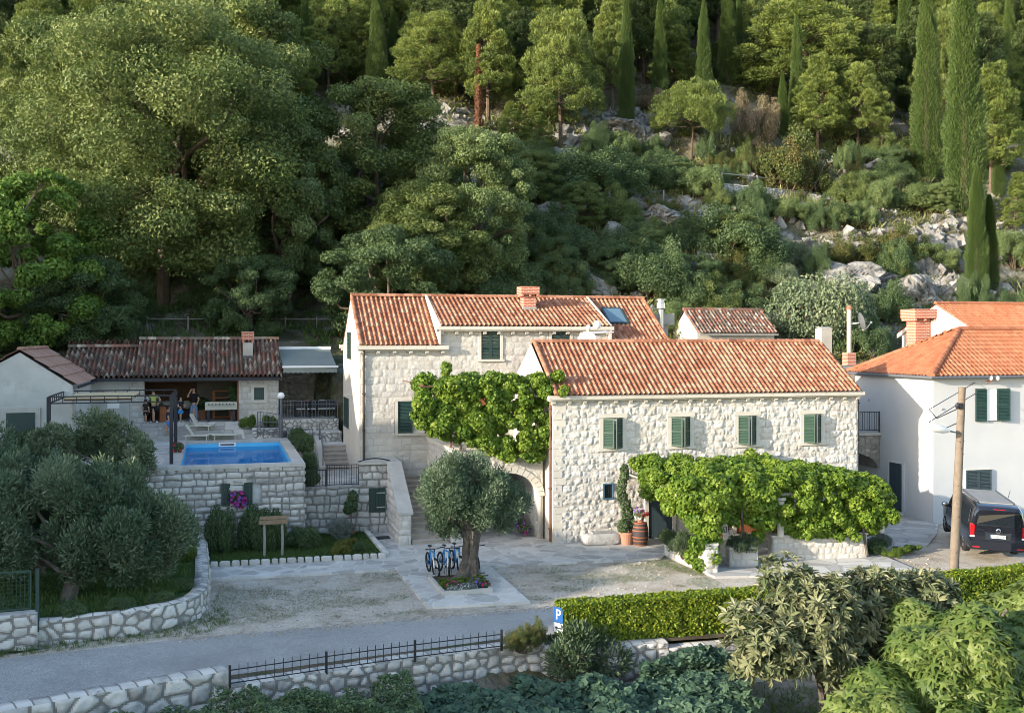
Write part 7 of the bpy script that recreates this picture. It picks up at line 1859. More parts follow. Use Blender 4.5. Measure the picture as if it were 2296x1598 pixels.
# ------------------------------------------------------------------ things by the front wall
t = thing('barrel', 'dark wooden barrel with reddish hoops beside the green door', 'barrel', (3.2, -1.3, 0))
prof = [(.25, 0), (.28, .12), (.315, .3), (.33, .45), (.315, .62), (.28, .78), (.25, .9)]
mb = MB(); mb.lathe((3.2, -1.3, 0), prof, 24); mb.build('staves', vmat('barrel_wood', [(.03, .025, .028), (.06, .045, .045)], 8, .6, rough=.7), t, smooth=True)
pz = [p[1] for p in prof]; pr = [p[0] for p in prof]
for z in (.03, .2, .34, .6, .74, .88):
    m_ = MB(); r = np.interp(z, pz, pr); r2 = np.interp(z + .05, pz, pr); m_.lathe((3.2, -1.3, 0), [(r + .008, z - .025), (r2 + .008, z + .025)], 24); m_.build('hoop', MT['wood_red'], t)
m_ = MB(); m_.lathe((3.2, -1.3, 0), [(.24, .86), (.0001, .861)], 20); m_.build('lid', MT['wood_dark'], t)
tp = thing('flower_pot', 'terracotta pot of red and violet flowers standing on the barrel', 'flower pot', (3.2, -1.3, .87))
m_ = MB(); m_.lathe((3.2, -1.3, .87), [(.1, 0), (.15, .24), (.16, .25)], 14); m_.build('pot', MT['terracotta'], tp)
for nm, c, n in (('red', (3.3, -1.4, 1.28), 26), ('violet', (3.15, -1.3, 1.38), 26), ('white', (2.98, -1.45, 1.15), 14)):
    m_ = MB(); blob_leaves(m_, [(*c, .2, .18, .14)], n, .09, T_ROUND, 7, 'flat', .4, .4, (.85, 1.05)); m_.build('blossom', PET[nm], tp)
m_ = MB(); blob_leaves(m_, [(3.2, -1.3, 1.2, .24, .22, .18)], 320, .09, T_LEAF, 8); m_.build('leaves', LM['dark'], tp)
def pot(name, label, x, y, z, r, h, plants):
    t = thing(name, label, 'plant pot', (x, y, z)); m_ = MB(); m_.lathe((x, y, z), [(r * .72, 0), (r * .95, h * .82), (r * 1.08, h * .83), (r * 1.08, h), (r * .95, h), (r * .9, h * .9), (.001, h * .9)], 18); m_.build('pot', MT['terracotta'], t)
    for fn in plants: fn(t)
    return t
def climb(t):
    m_ = MB(); bl = [(2.75 + .1 * math.sin(k), -.95 + .06 * k, .75 + .27 * k, .26 - .01 * k, .2, .24) for k in range(9)] + [(2.55, -1.1, .75, .25, .2, .3), (3.0, -.95, .8, .2, .2, .3)]
    blob_leaves(m_, bl, 3200, .10, T_LEAF, 9); m_.build('leaves', LM['dark'], t); m_ = MB(); m_.tube([(2.75, -1.0, .4), (2.72, -.9, 1.2), (2.8, -.6, 2.6)], .02, 6); m_.build('stem', MT['bark'], t)
pot('potted_climber', 'large terracotta pot with a plant climbing up to the vine', 2.75, -1.0, 0, .3, .5, [climb])
def lemon(t):
    m_ = MB(); m_.tube([(-7.62, 3.75, .3), (-7.62, 3.75, 1.1)], .025, 6); m_.build('stem', MT['bark'], t); m_ = MB(); blob_leaves(m_, [(-7.62, 3.75, 1.25, .28, .26, .32), (-7.55, 3.75, 1.6, .22, .2, .3), (-7.75, 3.7, 1.1, .2, .2, .2)], 1100, .11, T_LEAF, 10); m_.build('leaves', LM['dark'], t)
pot('potted_tree', 'little lemon tree in a terracotta pot against the retaining wall', -7.62, 3.75, .04, .2, .36, [lemon])
t = thing('stone_trough', 'rough stone trough used as a bench against the house wall', 'trough', (1.75, -.7, 0))
mb = MB(); mb.ball((0, 0, 0), 1, 22, .28, .12, 3); v = mb.v[0]; v = np.sign(v) * np.abs(v) ** .45; mb.v[0] = v * (.78, .3, .23) + (1.75, -.72, .22); mb.build('block', MT['stone_grey'], t)
mb = MB()
for k in range(5): mb.box(1.35 + k * .2, 1.53 + k * .2, -.9, -.5, .44, .5, RNG.random())
mb.build('slate_top', MT['slab_edge'], t)
# inside the pergola
t = thing('picture_frame', 'warm orange wooden frame standing in the doorway under the patio vine', 'frame', (6.7, -1.0, 0))
OW = vmat('orange_wood', [(.50, .20, .05), (.62, .28, .08)], 5, .6, rough=.5); mb = MB()
for b in ((6.35, 6.45, -1.0, -.9, 0, 1.3), (7.05, 7.15, -1.0, -.9, 0, 1.9), (6.45, 7.05, -1.0, -.9, 1.2, 1.3), (6.45, 7.05, -1.0, -.9, .1, .2), (6.45, 7.05, -1.0, -.9, .62, .7)): mb.box(*b)
mb.build('frame_bars', OW, t)
mb = MB(); mb.extr([(6.85, -1.25, 0), (7.3, -1.25, 0), (7.3, -1.0, .8), (6.85, -1.0, .8)], (0, .03, .0)); o = mb.build('notice_board', MT['whiteplastic'], loc=(7.1, -1.15, 0)); tag(o, 'white board with dark square markings leaning against the orange frame', 'board')
m_ = MB()
for (a, b, c, d) in ((.06, .2, .5, .53), (.06, .2, .3, .33), (.06, .09, .33, .5), (.17, .2, .33, .5), (.26, .4, .55, .58), (.26, .4, .4, .43), (.26, .29, .2, .55)):
    f = lambda u, z: (6.85 + u, -1.256 + .25 * z / .8 - .003, z); m_.quad(f(a, c), f(b, c), f(b, d), f(a, d))
m_.build('marking', MT['iron'], o)
t = thing('cycad', 'yellow green cycad fern under the right half of the patio vine', 'plant', (9.3, -1.0, 0)); rg = np.random.default_rng(31); mb = MB(); n = 46
for k in range(n):
    ph = rg.uniform(0, 6.28); el = rg.uniform(.2, 1.3); L_ = rg.uniform(.7, 1.0); s = np.linspace(.15, 1, 13)
    p = np.stack([9.3 + np.cos(ph) * np.cos(el) * L_ * s, -1.0 + np.sin(ph) * np.cos(el) * L_ * s, .35 + L_ * np.sin(el) * s - .35 * s ** 2 * L_], 1); d = unit(np.gradient(p, axis=0)); sd = unit(np.cross(d, (0, 0, 1.)))
    for sg in (-1, 1): put_leaves(mb, p, unit(sd * sg + d * .5 + (0, 0, .2)), .2, T_NEEDLE, rg, 'spike')
mb.build('fronds', LM['golden'], t); mb = MB(); mb.tube([(9.3, -1, -.0), (9.3, -1, .45)], .13, 10); mb.build('trunk', MT['bark'], t)
flowers('potted_flowers', 'magenta and violet flowers in pots under the stone arch', 'flowers', [(-.75, 1.6, .35, .28, .3, .22), (-.9, 2.1, .6, .3, .3, .25)], 700, 'dark', ['magenta', 'violet'], 60, 201)
flowers('window_flowers', 'violet and magenta petunias in the basement window below the pool', 'flowers', [(-12.22, 2.05, 2.0, .32, .14, .25), (-12.1, 2.02, 1.78, .22, .12, .16)], 500, 'dark', ['violet', 'magenta'], 75, 202, fs=.085)
flowers('hanging_flowers', 'pink flowers in a pot at the pergola post foot by the pool', 'flowers', [(-14.65, 7.6, 3.5, .3, .25, .22)], 500, 'dark', ['red'], 20, 203)
t = thing('garden_sign', 'rustic wooden sign board on two posts in front of the rose bushes', 'sign', (-11, -.05, .05))
for x in (-11.3, -10.65): m_ = MB(); m_.tube([(x, -.05, .0), (x + .02, -.05, .75), (x - .01, -.05, 1.45)], .05, 7); m_.build('post', MT['wood_grey'], t)
m_ = MB(); m_.box(-11.5, -10.45, -.13, -.08, 1.28, 1.44); m_.build('plank', MT['wood'], t); m_ = MB(); m_.box(-11.47, -10.42, -.13, -.08, 1.46, 1.58); m_.build('plank', MT['wood'], t)
t = thing('doormat', 'dark doormat on the paving below the small green cabinet door', 'mat', (-6.6, 3.0, 0)); m_ = MB(); m_.box(-6.75, -6.15, 2.6, 3.2, .003, .03); m_.build('mat', MT['iron'], t)

# ------------------------------------------------------------------ pool terrace furniture
t = thing('globe_lamp', 'garden lamp post with a white globe at the pool corner', 'lamp', (-9.92, 14.0, DZ)); m_ = MB(); m_.tube([(-9.92, 13.3, 3.25), (-9.92, 13.3, 4.15)], .085, 12); m_.tube([(-9.92, 13.3, 4.15), (-9.92, 13.3, 5.15)], .055, 12); m_.lathe((-9.92, 13.3, 5.15), [(.06, 0), (.1, .03), (.1, .06)], 12); m_.build('post', MT['iron_grey'], t, smooth=False)
m_ = MB(); m_.ball((-9.92, 13.3, 5.34), .175, 20); m_.build('globe', MT['whiteplastic'], t, smooth=True)
t = thing('terrace_railing', 'grey iron railing along the edge of the dining terrace', 'railing', (-8.3, 14.5, 4.05)); railing('railing_run', t, (-9.8, 14.55, 4.05), (-8.4, 14.55, 4.05), .95, MT['iron_grey'], .14, 1.5, (1.0, .8, .06)); railing('railing_run', t, (-8.4, 14.55, 4.05), (-7.0, 14.55, 4.05), .95, MT['iron_grey'], .14, 1.5, (1.0, .8, .06))
t = thing('pool_gate', 'small grey iron gate with a sloping top beside the lamp post', 'gate', (-10.6, 13.35, 3.3)); mb = MB()
for k in range(8):
    x = -11.05 + k * .15; z = 4.55 - .03 * (x + 11.05) - .12 * (x + 11.05) ** 2; mb.bar((x, 13.35, 3.35), (x, 13.35, z), .025 if 0 < k < 7 else .045)
    if k < 7: x2 = x + .15; z2 = 4.55 - .03 * (x2 + 11.05) - .12 * (x2 + 11.05) ** 2; mb.bar((x, 13.35, z), (x2, 13.35, z2), .035)
for z in (3.55, 4.05): mb.bar((-11.05, 13.35, z), (-10.0, 13.35, z), .03)
mb.build('gate_leaf', MT['iron_grey'], t)
t = thing('stair_railing', 'low grey railing round the planted strip beside the pool', 'railing', (-9.2, 13.0, 3.3)); railing('railing_run', t, (-9.6, 12.9, 3.1), (-8.4, 12.9, 3.1), .6, MT['iron_grey'], .16, 1.2, (1.0, .1))
t = thing('foosball_table', 'cream table football table on dark legs in front of the open loggia', 'games table', (-12.8, 15.1, PZ)); x0, x1, y0, y1 = -13.55, -12.0, 14.75, 15.5
m_ = MB(); m_.box(x0, x1, y0, y0 + .04, 4.6, 4.97); m_.box(x0, x1, y1 - .04, y1, 4.6, 4.97); m_.box(x0, x0 + .04, y0 + .04, y1 - .04, 4.6, 4.97); m_.box(x1 - .04, x1, y0 + .04, y1 - .04, 4.6, 4.97); m_.box(x0 + .04, x1 - .04, y0 + .04, y1 - .04, 4.7, 4.75); m_.build('cabinet', vmat('cream_board', [(.42, .41, .34), (.48, .46, .38)], 2, .8, attr=False, rough=.6), t)
for x in (x0 + .1, x1 - .22):
    for y in (y0 + .06, y1 - .18): m_ = MB(); m_.box(x, x + .12, y, y + .12, PZ, 4.6); m_.build('leg', MT['iron'], t)
for k in range(8): m_ = MB(); x = x0 + .18 + k * (x1 - x0 - .36) / 7; m_.tube([(x, y0 - .14, 4.88), (x, y1 + .1, 4.88)], .012, 6); m_.tube([(x, y0 - .16, 4.88), (x, y0 - .02, 4.88)], .034, 8); m_.build('rod', MT['iron'], t)
t = thing('dining_table', 'long black dining table under the awning', 'table', (-8, 17, 4.05)); m_ = MB(); m_.box(-9.1, -7.0, 16.4, 17.3, 4.75, 4.8); m_.build('tabletop', MT['iron'], t)
for x in (-9.0, -7.15):
    for y in (16.5, 17.15): m_ = MB(); m_.box(x, x + .07, y, y + .07, 4.05, 4.75); m_.build('leg', MT['iron'], t)
def chair(x, y, lb):
    t = thing('dining_chair', lb, 'chair', (x, y, 4.05), 0, 'chairs at the long dining table')
    def p(nm, b, m): o = lbox(nm, b, m, t)
    p('seat', (-.22, .22, -.2, .22, .42, .46), MT['whiteplastic']); p('backrest', (-.21, .21, -.24, -.2, .5, .86), MT['iron'])
    for a in (-.21, .18):
        for b in (-.22, .18): p('leg', (a, a + .03, b, b + .03, 0, .42), MT['iron'])
for k, (x, lb) in enumerate(((-8.75, 'dining chair with a white seat, nearest the pool house'), (-8.2, 'second dining chair with a white seat, counted from the pool house'), (-7.65, 'third dining chair with a white seat, counted from the pool house'), (-7.2, 'dining chair with a white seat, nearest the tall house'))): chair(x, 16.1, lb)
t = thing('serving_bowl', 'brown pottery bowl on the long dining table', 'bowl', (-8.3, 16.7, 4.8)); m_ = MB(); m_.lathe((-8.3, 16.7, 4.8), [(.08, 0), (.18, .1), (.2, .14), (.17, .13), (.001, .06)], 14); m_.build('bowl', MT['terracotta'], t)
t = thing('serving_bowl', 'white bowl on the long dining table', 'bowl', (-7.6, 16.7, 4.8)); m_ = MB(); m_.lathe((-7.6, 16.7, 4.8), [(.1, 0), (.17, .08), (.18, .11), (.16, .1), (.001, .05)], 14); m_.build('bowl', MT['whiteplastic'], t)
# metal pergola with bamboo roof
t = thing('metal_pergola', 'dark metal pergola frame with double rails beside the pool', 'pergola', (-17, 5.6, DZ)); xs, ys, zt = (-19.2, -14.72), (3.3, 8.0), 5.95
for x in xs:
    for y in ys: m_ = MB(); m_.box(x - .07, x + .07, y - .07, y + .07, DZ if x > -16 else .5, zt); m_.build('post', MT['iron'], t)
m_ = MB()
for z in (zt, zt - .25):
    for y in ys: m_.bar((xs[0], y, z), (xs[1], y, z), .05)
    for x in xs: m_.bar((x, ys[0], z), (x, ys[1], z), .05)
for k in range(1, 9):
    for y in ys: m_.bar((xs[0] + k * .5, y, zt - .25), (xs[0] + k * .5, y, zt), .03)
    for x in xs: m_.bar((x, ys[0] + k * .52, zt - .25), (x, ys[0] + k * .52, zt), .03)
m_.build('rail', MT['iron'], t)
m_ = MB(); rg = np.random.default_rng(2)
for k in range(76): y = 3.6 + k * .055; m_.tube([(-18.7, y, 5.85), (-16.2, y, 5.85 + rg.normal() * .01)], .026, 5, False, rg.random())
m_.build('bamboo_roof', vmat('bamboo', [(.22, .18, .11), (.38, .33, .22), (.46, .41, .30)], 4, .4, rough=.8), t)
m_ = MB()
for y in (3.6, 5.6, 7.7): m_.bar((-18.7, y, 5.8), (-16.2, y, 5.8), .05)
m_.build('batten', MT['wood_dark'], t)
# loungers
def lounger(lb, x, y, z, rz, up):
    t = thing('sun_lounger', lb, 'sun lounger', (x, y, z), rz, 'cream loungers on the pool deck'); t.scale = (.8, .8, .8); m = MT['cream']
    def p(nm, fn): mb = MB(); fn(mb); o = mb.build(nm, m); o.parent = t
    p('frame', lambda mb: [mb.bar((-.3, -.7, .3), (-.3, .75, .3), .05), mb.bar((.3, -.7, .3), (.3, .75, .3), .05), mb.bar((-.3, -.7, .3), (.3, -.7, .3), .05)])
    p('seat', lambda mb: mb.box(-.28, .28, -.68, .25, .30, .34))
    c, s = math.cos(up), math.sin(up)
    p('backrest', lambda mb: mb.obox((0, .25 + .38 * c, .33 + .38 * s), (.28, 0, 0), (0, .38 * c, .38 * s), (0, -.02 * s, .02 * c)))
    for a in (-.3, .3):
        for b in (-.6, .6): p('leg', lambda mb: mb.bar((a, b, 0), (a, b, .3), .045))
MT['cream'] = vmat('cream_plastic', [(.55, .53, .44), (.62, .60, .50)], 2, .8, attr=False, rough=.6)
lounger('cream lounger with its back raised to a peak at the pool edge', -13.9, 13.15, DZ, R(80), 1.0); lounger('cream lounger lying flat along the pool edge', -12.6, 13.15, DZ, R(88), .05); lounger('cream lounger with a steep back in front of the games table', -13.75, 14.2, 3.64, R(70), 1.1); 0 and lounger('x', -11.8, 14.0, 3.64, R(90), .1)
# bench, cushions, shelf in the loggia
t = thing('corner_bench', 'dark wooden bench with cushions along the loggia back wall', 'bench', (-15, 17.8, PZ)); m_ = MB(); m_.box(-16.3, -13.9, 17.5, 18.2, PZ, 4.42); m_.build('seat', MT['wood_dark'], t)
for k in range(5): m_ = MB(); m_.ball((-16 + k * .5, 18.0, 4.68), (.26, .12, .24), 12); m_.build('cushion', (MT['canvas'], MT['cream'], MT['concrete'], MT['cream'], MT['concrete'])[k], t, smooth=True)
t = thing('wooden_shelf', 'reddish wooden shelf unit inside the loggia behind the games table', 'shelf', (-12.5, 17, PZ)); m_ = MB(); RW_ = vmat('red_shelf_wood', [(.30, .10, .04), (.40, .15, .06)], 4, .7, rough=.6)
for x in (-13.2, -12.05): m_.box(x, x + .12, 16.9, 17.3, PZ, 5.45)
m_.build('side_panel', RW_, t)
for z in (PZ + .05, 4.7, 5.05, 5.4): m_ = MB(); m_.box(-13.08, -12.05, 16.92, 17.28, z, z + .07); m_.build('shelf_board', RW_, t)
pot('potted_plant', 'tall dark pot plant at the right end of the loggia', -12.15, 15.9, PZ, .24, .5, [lambda t: (lambda m_: (blob_leaves(m_, [(-12.15, 15.9, 5.0, .3, .3, .5), (-12.2, 15.9, 5.5, .25, .25, .35)], 800, .2, T_NARROW, 11), m_.build('leaves', LM['dark'], t)))(MB())])
pot('potted_plant', 'bushy dark plant in a stone pot behind the standing woman', -13.75, 16.6, PZ, .3, .5, [lambda t: (lambda m_: (blob_leaves(m_, [(-13.75, 16.6, 4.8, .4, .35, .35)], 800, .15, T_LEAF, 12), m_.build('leaves', LM['dark'], t)))(MB())])
t = thing('side_cabinet', 'low reddish cabinet left inside the loggia', 'cabinet', (-15.5, 16, PZ)); m_ = MB(); m_.box(-15.75, -15.25, 15.7, 16.2, PZ, 4.75); m_.build('body', RW_, t); m_ = MB(); m_.box(-15.78, -15.22, 15.66, 16.22, 4.75, 4.8); m_.build('top', MT['wood_dark'], t)

# ------------------------------------------------------------------ people
def skin(name, m, parent, joints, links, root=0):
    """a skinned, subdivided surface grown round a skeleton; joints: (x, y, z, radius)"""
    me = bpy.data.meshes.new(name); me.from_pydata([j[:3] for j in joints], links, []); o = bpy.data.objects.new(name, me); COL.objects.link(o); o.parent = parent; me.materials.append(m)
    md = o.modifiers.new('Skin', 'SKIN'); md.use_smooth_shade = True
    for v, j in zip(me.skin_vertices[0].data, joints): r = j[3]; v.radius = r if isinstance(r, tuple) else (r, r); v.use_root = False
    me.skin_vertices[0].data[root].use_root = True
    sb = o.modifiers.new('Subdivision', 'SUBSURF'); sb.levels = sb.render_levels = 2
    return o
def person(label, loc, rz, H, shirt, legs_m, shorts, arms, stance=.1, hair=.05, shoes=None, back=False, step=0., long_hair=False):
    """arms: two (elbow, hand) pairs in units of the body height, x to the figure's left when it faces -Y"""
    t = thing('person', label, 'person', loc, rz); s = H
    J = lambda x, y, z, r: (x * s, y * s, z * s, r * s)
    dx = stance; kn = .28; ft = .04
    L1, L2 = (-dx * .55, -step * .5), (dx * .55, step * .5)
    j = [J(0, 0, .52, .075), J(0, 0, .60, .072), J(0, .005, .70, .082), J(0, .005, .79, .085), J(0, 0, .85, .036), J(0, -.005, .905, .046), J(0, -.008, .955, .05), J(0, -.004, .985, .035)]
    e = [(0, 1), (1, 2), (2, 3), (3, 4), (4, 5), (5, 6), (6, 7)]
    for k, (sx, st) in ((-1, L1), (1, L2)):
        b = len(j); j += [J(sx * .055, 0, .49, .066), J(sx * .055 + st_x(sx, dx, .5), st * .5, kn, .042), J(sx * .055 + st_x(sx, dx, 1), st, .05, .026), J(sx * .06 + st_x(sx, dx, 1), st - .07, .022, .024)]
        e += [(0, b), (b, b + 1), (b + 1, b + 2), (b + 2, b + 3)]
    for sx, (el, hd) in ((-1, arms[0]), (1, arms[1])):
        b = len(j); el, hd = np.array(el), np.array(hd); j += [J(sx * .095, 0, .80, .042), J(*el, .030), J(*(el * .15 + hd * .85), .021), J(*hd, .022)]; e += [(3, b), (b, b + 1), (b + 1, b + 2), (b + 2, b + 3)]
        d = unit(hd - el); q = unit(np.cross(d, (0, -1, .2)))
        for f in range(4): c = len(j); o_ = q * (f - 1.5) * .011; j += [J(*(hd + o_ + d * .02), .0075), J(*(hd + o_ * 1.15 + d * (.045 - .004 * abs(f - 1))), .006)]; e += [(b + 3, c), (c, c + 1)]
        c = len(j); j += [J(*(hd - q * .02 + d * .004), .008), J(*(hd - q * .034 + d * .022), .007)]; e += [(b + 3, c), (c, c + 1)]
    skin('body', MT['skin'], t, j, e)
    sj = [J(0, 0, .53 if not shorts else .52, .088), J(0, 0, .62, .083), J(0, .005, .71, .092), J(0, .004, .795, .088), J(0, 0, .832, .048)]
    se = [(0, 1), (1, 2), (2, 3), (3, 4)]
    for sx, (el, hd) in ((-1, arms[0]), (1, arms[1])): b = len(sj); sh = np.array((sx * .095, 0, .80)); m_ = sh * .35 + np.array(el) * .65; sj += [J(*sh, .052), J(*m_, .042)]; se += [(3, b), (b, b + 1)]
    skin('shirt', shirt, t, sj, se)
    pj = [J(0, 0, .535, .088), J(0, 0, .50, .084)]; pe = [(0, 1)]
    for sx, st in ((-1, L1[1]), (1, L2[1])):
        b = len(pj); pj += [J(sx * .056, 0, .475, .075), J(sx * .056 + st_x(sx, dx, .45), st * .45, kn + (.05 if shorts else 0), .062 if shorts else .05)]; pe += [(1, b), (b, b + 1)]
        if not shorts: pj.append(J(sx * .056 + st_x(sx, dx, 1), st, .06, .036)); pe.append((b + 1, b + 2))
    skin('shorts' if shorts else 'jeans', legs_m, t, pj, pe)
    hj = [J(0, .012, .965, .054), J(0, .022, .93, .048), J(0, .02, .995, .036)]; he = [(0, 1), (0, 2)]
    if long_hair: hj.append(J(0, .04, .87, .035)); he.append((1, 3))
    skin('hair', MT['hair'], t, hj, he)
    f = MB()
    for sx in (-1, 1): f.ball(np.array((sx * .018, -.052, .952)) * s, .006 * s, 6)
    o = f.build('eye', MT['dark']); o.parent = t
    f = MB(); f.ball(np.array((0, -.058, .938)) * s, (.007 * s, .011 * s, .011 * s), 8); o = f.build('nose', MT['skin'], smooth=True); o.parent = t
    f = MB(); f.ball(np.array((0, -.051, .918)) * s, (.014 * s, .005 * s, .004 * s), 8); o = f.build('mouth', PET['red']); o.parent = t
    for sx, st in ((-1, L1[1]), (1, L2[1])): skin('shoe', shoes or MT['whiteplastic'], t, [J(sx * .056 + st_x(sx, dx, 1), st + .01, .03, .03), J(sx * .06 + st_x(sx, dx, 1), st - .075, .022, .028)], [(0, 1)])
    return t
def st_x(sx, dx, k): return sx * dx * .3 * k
C_ = lambda n, *c: vmat(n, [tuple(x * .8 for x in c), c], 8, .8, attr=False, rough=.85)
down = (((-.145, .01, .64), (-.135, -.03, .50)), ((.145, .01, .64), (.135, -.03, .50)))
person('woman in a black top and blue jeans, one hand raised to her ear', (-14.1, 15.5, PZ), R(-8), 1.68, C_('black_cotton', .012, .012, .014), C_('blue_denim', .16, .25, .38), False, (((-.19, -.04, .72), (-.075, -.05, .93)), ((.15, -.01, .66), (.10, -.07, .53))), .12, long_hair=True)
person('man seen from behind in a yellow shirt and black shorts, hand on hip', (-16.0, 14.95, PZ), R(172), 1.66, C_('yellow_cotton', .42, .45, .12), C_('black_shorts', .012, .012, .016), True, (((-.2, .01, .68), (-.12, -.02, .55)), ((.19, -.04, .70), (.21, -.12, .62))), .1)
person('boy in a dark blue shirt and bright blue shorts stepping down behind the pergola post', (-15.25, 13.7, 3.45), R(95), 1.4, C_('navy_cotton', .015, .02, .045), C_('bright_blue_shorts', .03, .22, .62), True, down, .1, step=.2, shoes=MT['iron'])
person('second child in blue shorts just right of the pergola post', (-14.72, 14.9, PZ), R(40), 1.25, C_('dark_cotton', .02, .025, .03), C_('blue_shorts', .04, .25, .6), True, (((-.15, -.03, .66), (-.1, -.12, .6)), ((.15, -.03, .66), (.1, -.12, .6))), .1)
person('small child in dark clothes beside the man in yellow', (-16.35, 14.8, PZ), R(150), 1.15, C_('brown_cotton', .03, .022, .018), C_('dark_shorts', .02, .015, .015), True, down, .08)
t = thing('ball', 'white and blue volleyball held by the man in yellow', 'ball', (-16.28, 15.05, 5.18)); m_ = MB(); m_.ball((-16.28, 15.06, 5.18), .12, 16); m_.build('ball', vmat('ball_panels', [(.75, .75, .75), (.2, .25, .4)], 6, 1, attr=False, rough=.5), t, smooth=True)

# ------------------------------------------------------------------ black van
def loft(mb, secs, close=True, t=.5):
    n = len(secs[0]); v = np.concatenate([np.asarray(s, float) for s in secs])
    mb.add(v, [[i * n + j, i * n + (j + 1) % n, (i + 1) * n + (j + 1) % n, (i + 1) * n + j] for i in range(len(secs) - 1) for j in range(n)], t)
    if close: mb.add(secs[0], [list(range(n))[::-1]], t); mb.add(secs[-1], [list(range(n))], t)
VP = vmat('black_van_paint', [(.008, .009, .014), (.012, .013, .02)], 1, .5, attr=False, rough=.18, spec=.6, coat=1.0)
VG = vmat('tinted_glass', [(.012, .016, .022)], attr=False, rough=.04, spec=1.0)
RL = vmat('red_lens', [(.45, .008, .012)], attr=False, rough=.2, spec=.7, coat=.5); CH = vmat('chrome', [(.6, .6, .62)], attr=False, rough=.15, metal=1.0)
def wheel(par, x, y, r, w=.22, m=None):
    mb = MB(); mb.lathe((x, y, r), [(r * .6, -w / 2), (r * .93, -w / 2), (r, -w / 2 + .04), (r, w / 2 - .04), (r * .93, w / 2), (r * .6, w / 2)], 24, ax=(1, 0, 0)); o = mb.build('wheel', MT['tyre']); o.parent = par
    mb = MB(); mb.lathe((x, y, r), [(.001, -w / 2 + .02), (r * .2, -w / 2 + .0), (r * .62, -w / 2 + .03), (r * .62, w / 2 - .03), (r * .2, w / 2), (.001, w / 2 - .02)], 20, ax=(1, 0, 0))
    for k in range(5):
        a = k * 1.2566
        for sx in (-1, 1): mb.obox((x + sx * (w / 2 - .005), y + math.cos(a) * r * .35, r + math.sin(a) * r * .35), (.012, 0, 0), (0, math.cos(a) * r * .28, math.sin(a) * r * .28), (0, -math.sin(a) * r * .06, math.cos(a) * r * .06), .9)
    q = mb.build('rim', MT['steel']); q.parent = o
def shell(name, par, m, st, W, Zb):
    """car body lofted along y: stations (y, half width at sill, half width at belt, half width at roof, belt z, roof z)"""
    mb = MB(); secs = []
    for y, a, b, c, zb, zr in st:
        secs.append([(-a * .97, y, Zb), (-a, y, Zb + .18), (-b, y, (Zb + zb) / 2 + .06), (-b * .99, y, zb), (-c, y, zb + (zr - zb) * .8), (-c * .86, y, zr - .015), (-c * .5, y, zr), (c * .5, y, zr), (c * .86, y, zr - .015), (c, y, zb + (zr - zb) * .8), (b * .99, y, zb), (b, y, (Zb + zb) / 2 + .06), (a, y, Zb + .18), (a * .97, y, Zb)])
    loft(mb, secs); o = mb.build(name, m); o.parent = par; md = o.modifiers.new('Bevel', 'BEVEL'); md.width = .035; md.segments = 3; md.limit_method = 'ANGLE'; md.angle_limit = .5
    o.data.polygons.foreach_set('use_smooth', [True] * len(o.data.polygons)); return o
VN = thing('black_van', 'black van parked by the white house, seen from behind', 'van', (14.75, -7.55, 0.06), R(-25)); VN.rotation_euler = (R(2.2), R(2.5), R(-26)); VN.scale = (1.04, 1.04, 1.04)
body = shell('body', VN, VP, [(-.02, .86, .88, .76, 1.05, 1.72), (.06, .90, .94, .80, 1.06, 1.82), (.35, .93, .955, .81, 1.06, 1.90), (2.4, .93, .955, .82, 1.05, 1.92), (3.4, .93, .955, .80, 1.05, 1.89), (3.75, .93, .95, .74, 1.05, 1.72), (4.35, .92, .93, .70, 1.06, 1.24), (4.5, .91, .92, .68, 1.0, 1.08), (4.95, .86, .88, .62, .92, .96), (5.15, .70, .74, .5, .80, .84)], .93, .3)
def vb(nm, b, m, par=VN): return lbox(nm, b, m, par)
def poly(nm, pts, d, m, par=VN):
    mb = MB(); mb.extr(pts, d); o = mb.build(nm, m); o.parent = par; return o
poly('rear_window', [(-.70, -.012, 1.16), (.70, -.012, 1.16), (.74, -.03, 1.22), (.68, -.0, 1.66), (.60, .02, 1.70), (-.60, .02, 1.70), (-.68, -.0, 1.66), (-.74, -.03, 1.22)], (0, -.02, 0), VG)
vb('third_brake_light', (-.2, .2, -.0, .03, 1.735, 1.765), RL)
